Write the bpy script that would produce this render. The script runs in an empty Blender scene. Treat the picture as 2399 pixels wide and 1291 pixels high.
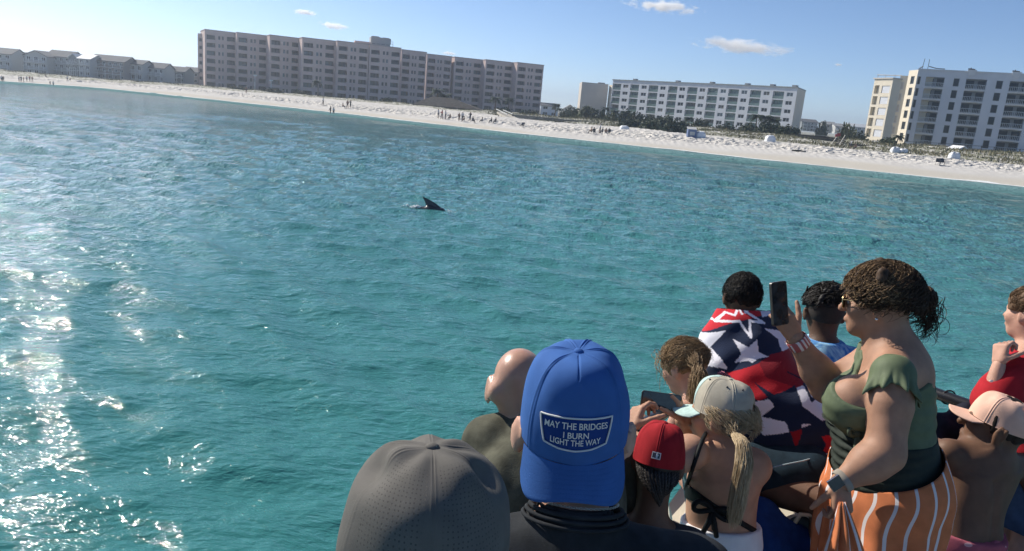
import bpy, bmesh, math, random
import numpy as np
from mathutils import Vector, Matrix, noise as mnoise
random.seed(7); rng = np.random.default_rng(7)
scene = bpy.context.scene
COL = scene.collection

# ------------------------------------------------------------------ camera
EYE = np.array([0.0, 0.0, 4.5])
FPX = 1745.0                       # focal length in photo pixels (2399 wide)
PITCH = math.atan(398.9 / FPX); ROLL = math.radians(5.03)
_F = np.array([0, math.cos(PITCH), -math.sin(PITCH)])
_R0 = np.array([1.0, 0, 0]); _U0 = np.array([0, math.sin(PITCH), math.cos(PITCH)])
_R = _R0 * math.cos(ROLL) + _U0 * math.sin(ROLL)
_U = _U0 * math.cos(ROLL) - _R0 * math.sin(ROLL)
cam_data = bpy.data.cameras.new('camera'); cam = bpy.data.objects.new('camera', cam_data); COL.objects.link(cam)
M = Matrix(((_R[0], _U[0], -_F[0], EYE[0]), (_R[1], _U[1], -_F[1], EYE[1]), (_R[2], _U[2], -_F[2], EYE[2]), (0, 0, 0, 1)))
cam.matrix_world = M
cam_data.sensor_width = 36.0; cam_data.lens = 36.0 * FPX / 2399.0
cam_data.clip_start = 0.05; cam_data.clip_end = 12000
scene.camera = cam

# ------------------------------------------------------------------ sky and sun
SUN_AZ = math.radians(-51); SUN_EL = math.radians(37)
SDIR = Vector((math.sin(SUN_AZ) * math.cos(SUN_EL), math.cos(SUN_AZ) * math.cos(SUN_EL), math.sin(SUN_EL)))
world = bpy.data.worlds.new('World'); scene.world = world; world.use_nodes = True
wn = world.node_tree.nodes; wl = world.node_tree.links
bg = wn['Background']
sky = wn.new('ShaderNodeTexSky'); sky.sky_type = 'NISHITA'; sky.sun_disc = False
sky.sun_elevation = SUN_EL; sky.sun_rotation = SUN_AZ % (2 * math.pi)
sky.air_density = 0.6; sky.dust_density = 0.15; sky.ozone_density = 4.0; sky.altitude = 0
wl.new(sky.outputs[0], bg.inputs['Color']); bg.inputs['Strength'].default_value = 0.100
sun_data = bpy.data.lights.new('sun', 'SUN'); sun_data.energy = 4.9; sun_data.angle = math.radians(0.53); sun_data.color = (1.0, 0.93, 0.82)
sun = bpy.data.objects.new('sun', sun_data); COL.objects.link(sun)
sun.rotation_euler = SDIR.to_track_quat('Z', 'Y').to_euler(); sun.location = (-30, 20, 40)
vs = scene.view_settings; vs.view_transform = 'Standard'; vs.look = 'None'; vs.exposure = 0.40; vs.gamma = 1.0; vs.use_curve_mapping = False
scene.render.engine = 'CYCLES'
scene.cycles.max_bounces = 12; scene.cycles.diffuse_bounces = 3; scene.cycles.glossy_bounces = 3; scene.cycles.volume_bounces = 10
scene.cycles.transparent_max_bounces = 8
scene.cycles.sample_clamp_indirect = 6.0

# ------------------------------------------------------------------ helpers
def P(px, py, d):
    """world point seen at photo pixel (px, py), d metres along the view axis"""
    return EYE + (_F * FPX + _R * (px - 1199.5) - _U * (py - 645.5)) * (d / FPX)
def pix(p):
    q = np.asarray(p, float) - EYE; z = q @ _F
    return np.array([q @ _R / z * FPX + 1199.5, -(q @ _U) / z * FPX + 645.5])
def nrm(v):
    v = np.asarray(v, float); return v / (np.linalg.norm(v) + 1e-12)

def mat(name, color, rough=0.6, spec=0.5, metal=0.0, var=0.0, vscale=8.0, bump=0.0, bscale=40.0, sss=0.0, sheen=0.0, var2=None, detail=4.0):
    m = bpy.data.materials.new(name); m.use_nodes = True
    nt = m.node_tree; b = nt.nodes['Principled BSDF']
    b.inputs['Base Color'].default_value = (*color, 1); b.inputs['Roughness'].default_value = rough
    b.inputs['Specular IOR Level'].default_value = spec; b.inputs['Metallic'].default_value = metal
    if sss: 
        b.inputs['Subsurface Weight'].default_value = sss; b.inputs['Subsurface Radius'].default_value = (1.0, 0.35, 0.2); b.inputs['Subsurface Scale'].default_value = 0.008
    if sheen: b.inputs['Sheen Weight'].default_value = sheen
    tc = None
    if var or bump or var2:
        tc = nt.nodes.new('ShaderNodeTexCoord')
    if var or var2:
        n = nt.nodes.new('ShaderNodeTexNoise'); n.inputs['Scale'].default_value = vscale; n.inputs['Detail'].default_value = detail
        nt.links.new(tc.outputs['Object'], n.inputs['Vector'])
        r = nt.nodes.new('ShaderNodeValToRGB')
        c2 = var2 if var2 else tuple(min(1, c * (1 + var)) for c in color)
        c1 = color if var2 else tuple(c * (1 - var) for c in color)
        r.color_ramp.elements[0].position = 0.32; r.color_ramp.elements[1].position = 0.68
        r.color_ramp.elements[0].color = (*c1, 1); r.color_ramp.elements[1].color = (*c2, 1)
        nt.links.new(n.outputs['Fac'], r.inputs[0]); nt.links.new(r.outputs[0], b.inputs['Base Color'])
    if bump:
        n2 = nt.nodes.new('ShaderNodeTexNoise'); n2.inputs['Scale'].default_value = bscale; n2.inputs['Detail'].default_value = 3
        nt.links.new(tc.outputs['Object'], n2.inputs['Vector'])
        bp = nt.nodes.new('ShaderNodeBump'); bp.inputs['Strength'].default_value = bump; bp.inputs['Distance'].default_value = 0.6 / bscale
        nt.links.new(n2.outputs['Fac'], bp.inputs['Height']); nt.links.new(bp.outputs[0], b.inputs['Normal'])
    return m

def new_mesh(name, verts, faces, material=None, smooth=False):
    me = bpy.data.meshes.new(name)
    verts = np.asarray(verts, dtype=np.float32)
    if isinstance(faces, np.ndarray):
        n = len(faces); k = faces.shape[1]
        me.vertices.add(len(verts)); me.vertices.foreach_set('co', verts.ravel())
        me.loops.add(n * k); me.loops.foreach_set('vertex_index', faces.astype(np.int32).ravel())
        me.polygons.add(n); me.polygons.foreach_set('loop_start', np.arange(0, n * k, k, dtype=np.int32))
        me.update(calc_edges=True); me.validate()
    else:
        me.from_pydata(verts.tolist(), [], faces); me.update()
    if material is not None:
        for mm in (material if isinstance(material, (list, tuple)) else [material]): me.materials.append(mm)
    if smooth: me.polygons.foreach_set('use_smooth', np.ones(len(me.polygons), dtype=bool))
    return me
def link(name, data, parent=None, loc=None, rot=None, scale=None):
    o = bpy.data.objects.new(name, data); COL.objects.link(o)
    if parent is not None: o.parent = parent
    if loc is not None: o.location = tuple(float(v) for v in loc)
    if rot is not None: o.rotation_euler = rot
    if scale is not None: o.scale = scale if hasattr(scale, '__len__') else (scale,) * 3
    return o
def tag(o, label=None, cat=None, group=None, kind=None):
    if label: o['label'] = label
    if cat: o['category'] = cat
    if group: o['group'] = group
    if kind: o['kind'] = kind
    return o
def thing(name, loc, label, cat, group=None, rz=0.0):
    o = link(name, None, None, loc, (0, 0, rz)); o.empty_display_size = 0.2
    return tag(o, label, cat, group)
def obj(name, verts, faces, material, parent=None, loc=None, smooth=False, rot=None):
    return link(name, new_mesh(name, verts, faces, material, smooth), parent, loc, rot)
def wobj(name, verts, faces, material, parent, smooth=True):
    """a part whose vertices are given in world space; its parent is an unrotated thing, or a part of one"""
    off = np.array(parent.location) if parent is not None else np.zeros(3)
    pp = parent.parent if parent is not None else None
    while pp is not None: off = off + np.array(pp.location); pp = pp.parent
    return link(name, new_mesh(name, np.asarray(verts) - off, faces, material, smooth), parent)

class MB:
    """collects boxes, tubes and quads for one mesh"""
    def __init__(s): s.v = []; s.f = []; s.n = 0
    def add(s, v, f):
        v = np.asarray(v, float); s.v.append(v); s.f += [tuple(int(i) + s.n for i in q) for q in f]; s.n += len(v); return s
    def box(s, lo, hi, R=None, o=None):
        x0, y0, z0 = lo; x1, y1, z1 = hi
        v = np.array([(x0, y0, z0), (x1, y0, z0), (x1, y1, z0), (x0, y1, z0), (x0, y0, z1), (x1, y0, z1), (x1, y1, z1), (x0, y1, z1)], float)
        if R is not None: v = v @ np.asarray(R).T
        if o is not None: v = v + np.asarray(o)
        return s.add(v, [(0, 3, 2, 1), (4, 5, 6, 7), (0, 1, 5, 4), (1, 2, 6, 5), (2, 3, 7, 6), (3, 0, 4, 7)])
    def tube(s, pts, r, n=6, cap=True):
        v, f = tube(pts, r, n, cap); return s.add(v, f)
    def quad(s, a, b, c, d): return s.add([a, b, c, d], [(0, 1, 2, 3)])
    def build(s, name, material, parent=None, smooth=False, loc=None, rot=None):
        return obj(name, np.concatenate(s.v), s.f, material, parent, loc, smooth, rot)
    def mesh(s, name, material, smooth=False):
        return new_mesh(name, np.concatenate(s.v), s.f, material, smooth)
def tube(pts, r, n=6, cap=True):
    pts = np.asarray(pts, float); m = len(pts)
    r = np.full(m, r) if np.isscalar(r) else np.asarray(r, float)
    t = np.gradient(pts, axis=0); t /= (np.linalg.norm(t, axis=1, keepdims=True) + 1e-9)
    ref = np.array([0, 0, 1.0]) if abs(t[0, 2]) < 0.9 else np.array([1.0, 0, 0])
    V = []
    a = nrm(np.cross(t[0], ref))
    for i in range(m):
        a = nrm(a - t[i] * (a @ t[i])); b = np.cross(t[i], a)
        th = np.arange(n) * 2 * math.pi / n
        V.append(pts[i] + r[i] * (np.cos(th)[:, None] * a + np.sin(th)[:, None] * b))
    F = [(i * n + j, i * n + (j + 1) % n, (i + 1) * n + (j + 1) % n, (i + 1) * n + j) for i in range(m - 1) for j in range(n)]
    if cap: F += [tuple(range(n - 1, -1, -1)), tuple((m - 1) * n + j for j in range(n))]
    return np.concatenate(V), F
def grid_faces(nu, nv, wrap=False):
    """faces of a vertex grid stored [i*nv + j]; wrap closes the j direction"""
    i = np.arange(nu - 1)[:, None]; j = np.arange(nv if wrap else nv - 1)[None, :]; j2 = (j + 1) % nv
    return np.stack([i * nv + j, (i + 1) * nv + j, (i + 1) * nv + j2, i * nv + j2], -1).reshape(-1, 4)
def vnoise(p, s, seed=0):
    """cheap smooth pseudo noise in about [-1, 1]: p n x 3"""
    r = np.random.default_rng(100 + seed); out = np.zeros(len(p))
    for k in range(7):
        d = r.normal(size=3); d /= np.linalg.norm(d); out += np.sin((p @ d) * s * r.uniform(0.7, 1.9) + r.uniform(0, 6.28))
    return out / 3.2
def sstep(a, b, x):
    t = np.clip((x - a) / (b - a), 0, 1); return t * t * (3 - 2 * t)
# ================================================================== THE SETTING
# ------------------------------------------------------------------ shore tables, from the photograph's columns
CPX = np.array([-700, 0, 240, 462, 775, 1000, 1275, 1500, 1750, 2000, 2200, 2399, 3000, 3600.])
CWL = np.array([165, 190, 207, 229, 263, 288, 320, 344, 370, 396, 417, 438, 500, 560.])     # waterline row
CDS = np.array([205, 195, 195, 200, 200, 190, 165, 152, 136, 127, 120, 115, 100, 95.])      # depth of sand top
CZS = np.array([0.5, 0.55, 1.0, 1.6, 1.7, 1.9, 1.6, 2.0, 2.1, 2.0, 2.2, 2.1, 2.2, 2.2])
CDV = np.array([235, 225, 225, 226, 226, 218, 200, 180, 165, 156, 148, 142, 130, 125.])     # depth of dune crest
CZV = np.array([1.2, 1.2, 1.3, 1.8, 1.9, 2.0, 2.2, 2.9, 3.0, 3.2, 3.5, 3.6, 3.8, 3.8])
def _water_hit(px, py):
    d = _F * FPX + _R * (px - 1199.5) - _U * (py - 645.5); t = -EYE[2] / d[2]; return EYE + d * t
_wl = np.array([_water_hit(a, b) for a, b in zip(CPX, CWL)])
CU = _wl[:, 0] / _wl[:, 1]; CW = _wl[:, 1]
CYS = np.array([P(a, b - 10, d)[1] for a, b, d in zip(CPX, CWL, CDS)])
CYV = np.array([P(a, b - 20, d)[1] for a, b, d in zip(CPX, CWL, CDV)])
def shore(u):
    return (np.interp(u, CU, CW), np.interp(u, CU, CYS), np.interp(u, CU, CZS), np.interp(u, CU, CYV), np.interp(u, CU, CZV))
def ground_z(x, y):
    x = np.asarray(x, float); y = np.asarray(y, float)
    u = x / np.maximum(y, 1.0); w, ys, zs, yv, zv = shore(u)
    w = w + 1.2 * np.sin(x * 0.11) + 0.8 * np.sin(x * 0.047 + 1.0)
    t = y - w; n1 = np.sin(x * 0.31 + y * 0.17) * np.sin(y * 0.23 - x * 0.12 + 1.3)
    n2 = np.sin(x * 0.9 + y * 0.6) * np.sin(y * 1.1 - x * 0.5)
    span = ys - w
    z = np.where(t < 0, t * 0.045, 0)
    s = np.clip(t / span, 0, 1)
    zb = zs * (1 - (1 - s) ** 2.0) * 0.96 + 0.25 * sstep(0, 5, t) * (1 - s)
    z = np.where(t >= 0, zb + sstep(6, 14, t) * (0.12 * n1 + 0.05 * n2), z)
    q = np.clip((y - ys) / (yv - ys), 0, 1)
    zd = zs + (zv - zs) * sstep(0, 1, q) + 0.28 * n1 * sstep(0.0, 0.4, q)
    z = np.where(y > ys, zd, z)
    back = np.clip((y - yv) / 30, 0, 1)
    zk = np.maximum(1.6, zv - 0.8)
    z = np.where(y > yv, zv + (zk - zv) * sstep(0, 1, back) + 0.28 * n1 * (1 - back), z)
    return z
def on_ground(px, py):
    """where the view ray through a photo pixel meets the terrain"""
    d = _F * FPX + _R * (px - 1199.5) - _U * (py - 645.5); d = d / d[1]
    ys = np.arange(70, 330, 0.25); q = EYE + d * ys[:, None]
    below = q[:, 2] <= ground_z(q[:, 0], q[:, 1])
    i = int(np.argmax(below)) if below.any() else len(ys) - 1
    p = q[i].copy(); p[2] = float(ground_z(p[0], p[1])); return p

# ------------------------------------------------------------------ materials of the shore
def sand_material():
    m = mat('beach_sand', (0.62, 0.59, 0.54), rough=0.95, spec=0.1); nt = m.node_tree; N = nt.nodes; L = nt.links; b = N['Principled BSDF']
    geo = N.new('ShaderNodeNewGeometry')
    at = N.new('ShaderNodeAttribute'); at.attribute_name = 'land'       # r: wetness, g: dune vegetation soil, b: trampled
    sep = N.new('ShaderNodeSeparateColor'); L.new(at.outputs['Color'], sep.inputs[0])
    n1 = N.new('ShaderNodeTexNoise'); n1.inputs['Scale'].default_value = 0.16; n1.inputs['Detail'].default_value = 6; L.new(geo.outputs['Position'], n1.inputs['Vector'])
    vo = N.new('ShaderNodeTexVoronoi'); vo.inputs['Scale'].default_value = 1.0; L.new(geo.outputs['Position'], vo.inputs['Vector'])
    n3 = N.new('ShaderNodeTexNoise'); n3.inputs['Scale'].default_value = 1.3; n3.inputs['Detail'].default_value = 3; L.new(geo.outputs['Position'], n3.inputs['Vector'])
    r1 = N.new('ShaderNodeValToRGB'); r1.color_ramp.elements[0].color = (0.47, 0.45, 0.42, 1); r1.color_ramp.elements[1].color = (0.62, 0.60, 0.565, 1); L.new(n1.outputs['Fac'], r1.inputs[0])
    wet = N.new('ShaderNodeMix'); wet.data_type = 'RGBA'; L.new(sep.outputs[0], wet.inputs['Factor']); L.new(r1.outputs[0], wet.inputs[6]); wet.inputs[7].default_value = (0.52, 0.485, 0.42, 1)
    veg = N.new('ShaderNodeMix'); veg.data_type = 'RGBA'
    mv = N.new('ShaderNodeMath'); mv.operation = 'MULTIPLY'; L.new(sep.outputs[1], mv.inputs[0])
    rv = N.new('ShaderNodeValToRGB'); rv.color_ramp.elements[0].position = 0.40; rv.color_ramp.elements[1].position = 0.55; L.new(n3.outputs['Fac'], rv.inputs[0]); L.new(rv.outputs[0], mv.inputs[1])
    L.new(mv.outputs[0], veg.inputs['Factor']); L.new(wet.outputs[2], veg.inputs[6]); veg.inputs[7].default_value = (0.13, 0.135, 0.075, 1)
    L.new(veg.outputs[2], b.inputs['Base Color'])
    bp = N.new('ShaderNodeBump'); bp.inputs['Distance'].default_value = 0.6
    ms = N.new('ShaderNodeMath'); ms.operation = 'MULTIPLY'; L.new(sep.outputs[2], ms.inputs[0]); ms.inputs[1].default_value = 1.0
    L.new(ms.outputs[0], bp.inputs['Strength'])
    ad = N.new('ShaderNodeMath'); ad.operation = 'ADD'; L.new(vo.outputs['Distance'], ad.inputs[0]); L.new(n3.outputs['Fac'], ad.inputs[1]); L.new(ad.outputs[0], bp.inputs['Height'])
    L.new(bp.outputs[0], b.inputs['Normal'])
    return m

# terrain sheet: columns of azimuth, rows from below the water to far inland
def build_terrain():
    us = np.concatenate([np.linspace(-1.45, -0.85, 24)[:-1], np.linspace(-0.85, 0.85, 760), np.linspace(0.85, 1.6, 24)[1:]])
    ts = np.concatenate([np.linspace(-14, 0, 8)[:-1], np.linspace(0, 40, 84), np.linspace(40, 130, 80)[1:], np.array([150, 180, 230, 300, 400, 600, 900, 1300, 1900])])
    w = shore(us)[0]
    Y = w[:, None] + ts[None, :]; X = us[:, None] * Y
    Z = ground_z(X, Y)
    foot = (ts > 5)[None, :] & (ts < 90)[None, :]
    Z = Z + np.where(foot, 0.05 * np.sin(X * 3.1 + Y * 1.7) * np.sin(Y * 2.3 - X * 2.9), 0)
    g = np.random.default_rng(5); wn_ = g.normal(size=X.shape); wn_[1:-1] = (wn_[:-2] + 1.2 * wn_[1:-1] + wn_[2:]) / 1.9
    tt = Y - w[:, None]; Z = Z + wn_ * foot * (0.022 + 0.075 * np.exp(-((tt - 17) / 8.0) ** 2)) * sstep(5, 9, tt)
    V = np.stack([X, Y, Z], -1).reshape(-1, 3)
    o = obj('beach', V, grid_faces(len(us), len(ts)), sand_material(), None, None, True)
    ys = shore(us)[1]; t = Y - w[:, None]
    wet = 1 - sstep(2.0, 5.0, t + 0.8 * np.sin(X * 0.25)); vegm = sstep(-2, 3, Y - ys[:, None] + 2 * np.sin(X * 0.21)) * (us[:, None] > -0.12) + sstep(3, 8, Y - ys[:, None]) * (us[:, None] <= -0.12)
    tram = sstep(6, 13, t) * (0.35 + 0.65 * np.exp(-((t - 17) / 11.0) ** 2))
    ca = o.data.color_attributes.new('land', 'FLOAT_COLOR', 'POINT')
    c = np.stack([wet, np.clip(vegm, 0, 1), tram, np.ones_like(wet)], -1).reshape(-1, 4).astype(np.float32)
    ca.data.foreach_set('color', c.ravel())
    tag(o, None, None, None, 'structure'); return o
build_terrain()

# ------------------------------------------------------------------ water
def water_material():
    m = bpy.data.materials.new('sea_water'); m.use_nodes = True; nt = m.node_tree; N = nt.nodes; L = nt.links; b = N['Principled BSDF']
    at = N.new('ShaderNodeAttribute'); at.attribute_name = 'sea'        # r: shallowness, g: distance
    sep = N.new('ShaderNodeSeparateColor'); L.new(at.outputs['Color'], sep.inputs[0])
    geo = N.new('ShaderNodeNewGeometry')
    n0 = N.new('ShaderNodeTexNoise'); n0.inputs['Scale'].default_value = 0.055; n0.inputs['Detail'].default_value = 5; L.new(geo.outputs['Position'], n0.inputs['Vector'])
    deep = N.new('ShaderNodeMix'); deep.data_type = 'RGBA'; L.new(n0.outputs['Fac'], deep.inputs['Factor'])
    deep.inputs[6].default_value = (0.024, 0.142, 0.140, 1); deep.inputs[7].default_value = (0.042, 0.205, 0.200, 1)
    sh = N.new('ShaderNodeMix'); sh.data_type = 'RGBA'; L.new(sep.outputs[0], sh.inputs['Factor']); L.new(deep.outputs[2], sh.inputs[6]); sh.inputs[7].default_value = (0.24, 0.41, 0.43, 1)
    # dark weed beds on the sandy bottom
    n4 = N.new('ShaderNodeTexNoise'); n4.inputs['Scale'].default_value = 0.075; n4.inputs['Detail'].default_value = 3
    mp = N.new('ShaderNodeMapping'); mp.inputs['Scale'].default_value = (0.35, 1.6, 1); mp.inputs['Location'].default_value = (3.1, 7.7, 0); L.new(geo.outputs['Position'], mp.inputs['Vector']); L.new(mp.outputs[0], n4.inputs['Vector'])
    r4 = N.new('ShaderNodeValToRGB'); r4.color_ramp.elements[0].position = 0.60; r4.color_ramp.elements[1].position = 0.72; L.new(n4.outputs['Fac'], r4.inputs[0])
    mw = N.new('ShaderNodeMath'); mw.operation = 'MULTIPLY'; L.new(r4.outputs[0], mw.inputs[0]); L.new(sep.outputs[2], mw.inputs[1])
    wd = N.new('ShaderNodeMix'); wd.data_type = 'RGBA'; L.new(mw.outputs[0], wd.inputs['Factor']); L.new(sh.outputs[2], wd.inputs[6]); wd.inputs[7].default_value = (0.012, 0.085, 0.105, 1)
    L.new(wd.outputs[2], b.inputs['Base Color'])
    b.inputs['IOR'].default_value = 1.333; b.inputs['Specular IOR Level'].default_value = 0.5
    mr = N.new('ShaderNodeMapRange'); mr.inputs['To Min'].default_value = 0.04; mr.inputs['To Max'].default_value = 0.11; L.new(sep.outputs[1], mr.inputs['Value']); L.new(mr.outputs[0], b.inputs['Roughness'])
    mp2 = N.new('ShaderNodeMapping'); mp2.inputs['Rotation'].default_value = (0, 0, math.radians(14)); mp2.inputs['Scale'].default_value = (0.62, 1.25, 1); L.new(geo.outputs['Position'], mp2.inputs['Vector'])
    na = N.new('ShaderNodeTexNoise'); na.inputs['Scale'].default_value = 1.0; na.inputs['Detail'].default_value = 6; na.inputs['Roughness'].default_value = 0.66; na.inputs['Distortion'].default_value = 0.4; L.new(mp2.outputs[0], na.inputs['Vector'])
    nb = N.new('ShaderNodeTexNoise'); nb.inputs['Scale'].default_value = 6.5; nb.inputs['Detail'].default_value = 3; L.new(mp2.outputs[0], nb.inputs['Vector'])
    b1 = N.new('ShaderNodeBump'); b1.inputs['Strength'].default_value = 1.0; L.new(na.outputs['Fac'], b1.inputs['Height'])
    md = N.new('ShaderNodeMapRange'); md.inputs['To Min'].default_value = 0.10; md.inputs['To Max'].default_value = 0.80; L.new(sep.outputs[1], md.inputs['Value']); L.new(md.outputs[0], b1.inputs['Distance'])
    mp3 = N.new('ShaderNodeMapping'); mp3.inputs['Rotation'].default_value = (0, 0, math.radians(8)); mp3.inputs['Scale'].default_value = (1.0, 0.42, 1); L.new(geo.outputs['Position'], mp3.inputs['Vector'])
    nc = N.new('ShaderNodeTexNoise'); nc.inputs['Scale'].default_value = 0.85; nc.inputs['Detail'].default_value = 4; nc.inputs['Roughness'].default_value = 0.7; L.new(mp3.outputs[0], nc.inputs['Vector'])
    b0 = N.new('ShaderNodeBump'); b0.inputs['Strength'].default_value = 1.0; L.new(nc.outputs['Fac'], b0.inputs['Height'])
    mc = N.new('ShaderNodeMapRange'); mc.inputs['To Min'].default_value = 0.0; mc.inputs['To Max'].default_value = 2.2; L.new(sep.outputs[1], mc.inputs['Value']); L.new(mc.outputs[0], b0.inputs['Distance']); L.new(b0.outputs[0], b1.inputs['Normal'])
    ms = N.new('ShaderNodeMapRange'); ms.inputs['To Min'].default_value = 0.5; ms.inputs['To Max'].default_value = 0.40; L.new(sep.outputs[1], ms.inputs['Value']); sm1 = N.new('ShaderNodeMath'); sm1.operation = 'MULTIPLY_ADD'; L.new(sep.outputs[0], sm1.inputs[0]); sm1.inputs[1].default_value = -2.3; sm1.inputs[2].default_value = 1.15; sm1.use_clamp = True; sm2 = N.new('ShaderNodeMath'); sm2.operation = 'MULTIPLY'; L.new(ms.outputs[0], sm2.inputs[0]); L.new(sm1.outputs[0], sm2.inputs[1]); L.new(sm2.outputs[0], b.inputs['Specular IOR Level'])
    b2 = N.new('ShaderNodeBump'); b2.inputs['Strength'].default_value = 1.0; b2.inputs['Distance'].default_value = 0.042; L.new(nb.outputs['Fac'], b2.inputs['Height']); L.new(b1.outputs[0], b2.inputs['Normal'])
    L.new(b2.outputs[0], b.inputs['Normal'])
    return m
def build_water():
    h = EYE[2]
    az = np.concatenate([np.radians(np.linspace(-180, -48, 70))[:-1], np.radians(np.linspace(-48, 48, 820)), np.radians(np.linspace(48, 180, 70))[1:]])
    dep = np.concatenate([np.linspace(math.atan(h / 1.5), math.atan(h / 5.5), 14)[:-1], np.linspace(math.atan(h / 5.5), math.atan(h / 190.0), 900)])
    r = np.concatenate([h / np.tan(dep), np.array([230, 300, 420, 600, 900, 1300, 2000.])])
    X = np.sin(az)[:, None] * r; Y = np.cos(az)[:, None] * r; Z = np.zeros_like(X)
    dr = np.gradient(r)
    g = np.random.default_rng(3)
    fine = (r < 215)
    rr = r[fine]; drr = dr[fine]; Xf = X[:, fine]; Yf = Y[:, fine]; Zf = np.zeros_like(Xf); DX = np.zeros_like(Xf); DY = np.zeros_like(Xf)
    for k in range(76):
        lam = 0.26 * (27.0 ** (k / 75.0)) * g.uniform(0.92, 1.08)
        th = math.radians(192 + g.normal() * (30 if lam < 1.5 else 20))          # travel direction, towards the boat
        kx, ky = math.sin(th), math.cos(th); kk = 2 * math.pi / lam
        amp = 0.0053 * lam * g.uniform(0.5, 1.3) * (1.1 if lam < 0.6 else (1.6 if lam < 2.8 else (0.75 if lam < 4 else 0.45)))
        wgt = sstep(1.6, 3.6, lam / drr)[None, :]
        ph = kk * (kx * Xf + ky * Yf) + g.uniform(0, 6.28)
        # slow modulation so that crests come in short pieces
        mod = 0.55 + 0.45 * np.sin(kk * 0.19 * (ky * Xf - kx * Yf) + g.uniform(0, 6.28)) * np.sin(kk * 0.11 * (kx * Xf + ky * Yf) + g.uniform(0, 6.28))
        a = amp * wgt * mod * ((1 + 1.3 * sstep(28, 85, rr)) if lam > 1.6 else 1)
        Zf += a * np.cos(ph); s = a * np.sin(ph) * 0.9; DX -= kx * s; DY -= ky * s
    Z[:, fine] = Zf; X[:, fine] += DX; Y[:, fine] += DY
    # swell dies out at the beach
    u = X / np.maximum(Y, 1); w = np.where(Y > 1, shore(u)[0], 1e6)
    toshore = w - Y
    Z *= np.where(Y > 1, sstep(-1, 7, toshore), 1)
    # one low breaking ripple along the beach
    Z += np.where((Y > 20), 0.16 * np.exp(-((toshore - 3.2 - 0.8 * np.sin(X * 0.09)) / 0.9) ** 2), 0) * (0.6 + 0.4 * np.sin(X * 0.13))
    V = np.stack([X, Y, Z], -1).reshape(-1, 3)
    o = obj('sea', V, grid_faces(len(az), len(r)), water_material(), None, None, True)
    shal = np.where(Y > 1, np.exp(-np.maximum(toshore, 0) / 12.0) * 0.75 + 0.45 * np.exp(-np.maximum(toshore, 0) / 50.0), 0)
    rad = np.hypot(X, Y); dist = sstep(8, 110, rad)
    weed = sstep(6, 14, toshore) * (1 - sstep(40, 70, toshore)) * (u > 0.05)
    c = np.stack([np.clip(shal, 0, 1), dist, weed, np.ones_like(shal)], -1).reshape(-1, 4).astype(np.float32)
    ca = o.data.color_attributes.new('sea', 'FLOAT_COLOR', 'POINT'); ca.data.foreach_set('color', c.ravel())
    tag(o, None, None, None, 'structure')
build_water()

# foam line of the tiny shore break
def build_foam():
    us = np.linspace(-0.8, 0.8, 700); w = shore(us)[0]; V = []
    for u_, w_ in zip(us, w):
        x = u_ * w_; ww = w_ + 1.2 * math.sin(x * 0.11) + 0.8 * math.sin(x * 0.047 + 1.0)
        c = ww - 0.5 + 0.5 * math.sin(x * 0.35) + 0.3 * math.sin(x * 0.9); hw = 0.35 + 0.25 * math.sin(x * 0.23 + 1) + 0.18 * math.sin(x * 1.3)
        hw = max(0.08, hw)
        for q in (-1, -0.4, 0.4, 1): 
            y = c + q * hw; V.append((u_ * y, y, max(0.02, float(ground_z(u_ * y, y))) + 0.035 + 0.06 * (1 - q * q)))
    o = obj('shore_foam', V, grid_faces(len(us), 4), mat('foam_white', (0.74, 0.77, 0.76), 0.8, var=0.12, vscale=2.0), None, None, True)
    tag(o, 'thin line of white foam where the sea meets the sand', 'foam', None, 'stuff')
build_foam()

# ------------------------------------------------------------------ haze
def build_haze():
    b = MB().box((-2600, -2250, -12), (3300, 2900, 60)); o = b.build('haze', None)
    m = bpy.data.materials.new('haze_air'); m.use_nodes = True; nt = m.node_tree; nt.nodes.remove(nt.nodes['Principled BSDF'])
    v = nt.nodes.new('ShaderNodeVolumePrincipled'); v.inputs['Color'].default_value = (0.86, 0.92, 1.0, 1); v.inputs['Density'].default_value = HAZE; v.inputs['Anisotropy'].default_value = 0.8
    nt.links.new(v.outputs[0], nt.nodes['Material Output'].inputs['Volume']); o.data.materials.append(m)
    tag(o, 'thin bright sea haze lying over the water and beach', 'haze', None, 'stuff')
HAZE = 0.0005
# ================================================================== SHORE BUILDINGS
PINK = mat('pink_stucco', (0.58, 0.46, 0.42), 0.9, 0.15, var=0.07, vscale=0.25)
PINK2 = mat('pink_stucco_trim', (0.40, 0.33, 0.315), 0.9, 0.15)
GLASSES = [mat('curtained_glass', (0.11, 0.105, 0.095), 0.35, 0.3, var=0.3, vscale=0.8), mat('blue_sky_glass', (0.05, 0.075, 0.095), 0.08, 0.6)]
DARKGL = mat('dark_glass', (0.022, 0.027, 0.034), 0.2, 0.3, var=0.5, vscale=0.35)
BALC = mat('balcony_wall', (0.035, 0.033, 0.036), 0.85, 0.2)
WHITE = mat('white_stucco', (0.61, 0.63, 0.67), 0.85, 0.2, var=0.04, vscale=0.4)
CREAM = mat('cream_stucco', (0.66, 0.60, 0.49), 0.88, 0.2, var=0.05, vscale=0.5)
BEIGE = mat('beige_stucco', (0.52, 0.48, 0.43), 0.88, 0.2, var=0.05, vscale=0.3)
GREENGL = mat('green_balcony_glass', (0.13, 0.19, 0.175), 0.2, 0.5, var=0.35, vscale=0.3)
RAILW = mat('white_railing', (0.62, 0.66, 0.68), 0.5, 0.4)
ROOFG = mat('grey_roofing', (0.26, 0.27, 0.28), 0.9, 0.2, var=0.15, vscale=0.5)
METALD = mat('dark_metal', (0.06, 0.065, 0.07), 0.45, 0.5)
TRIMG = mat('grey_trim', (0.26, 0.28, 0.28), 0.8, 0.2)

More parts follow.
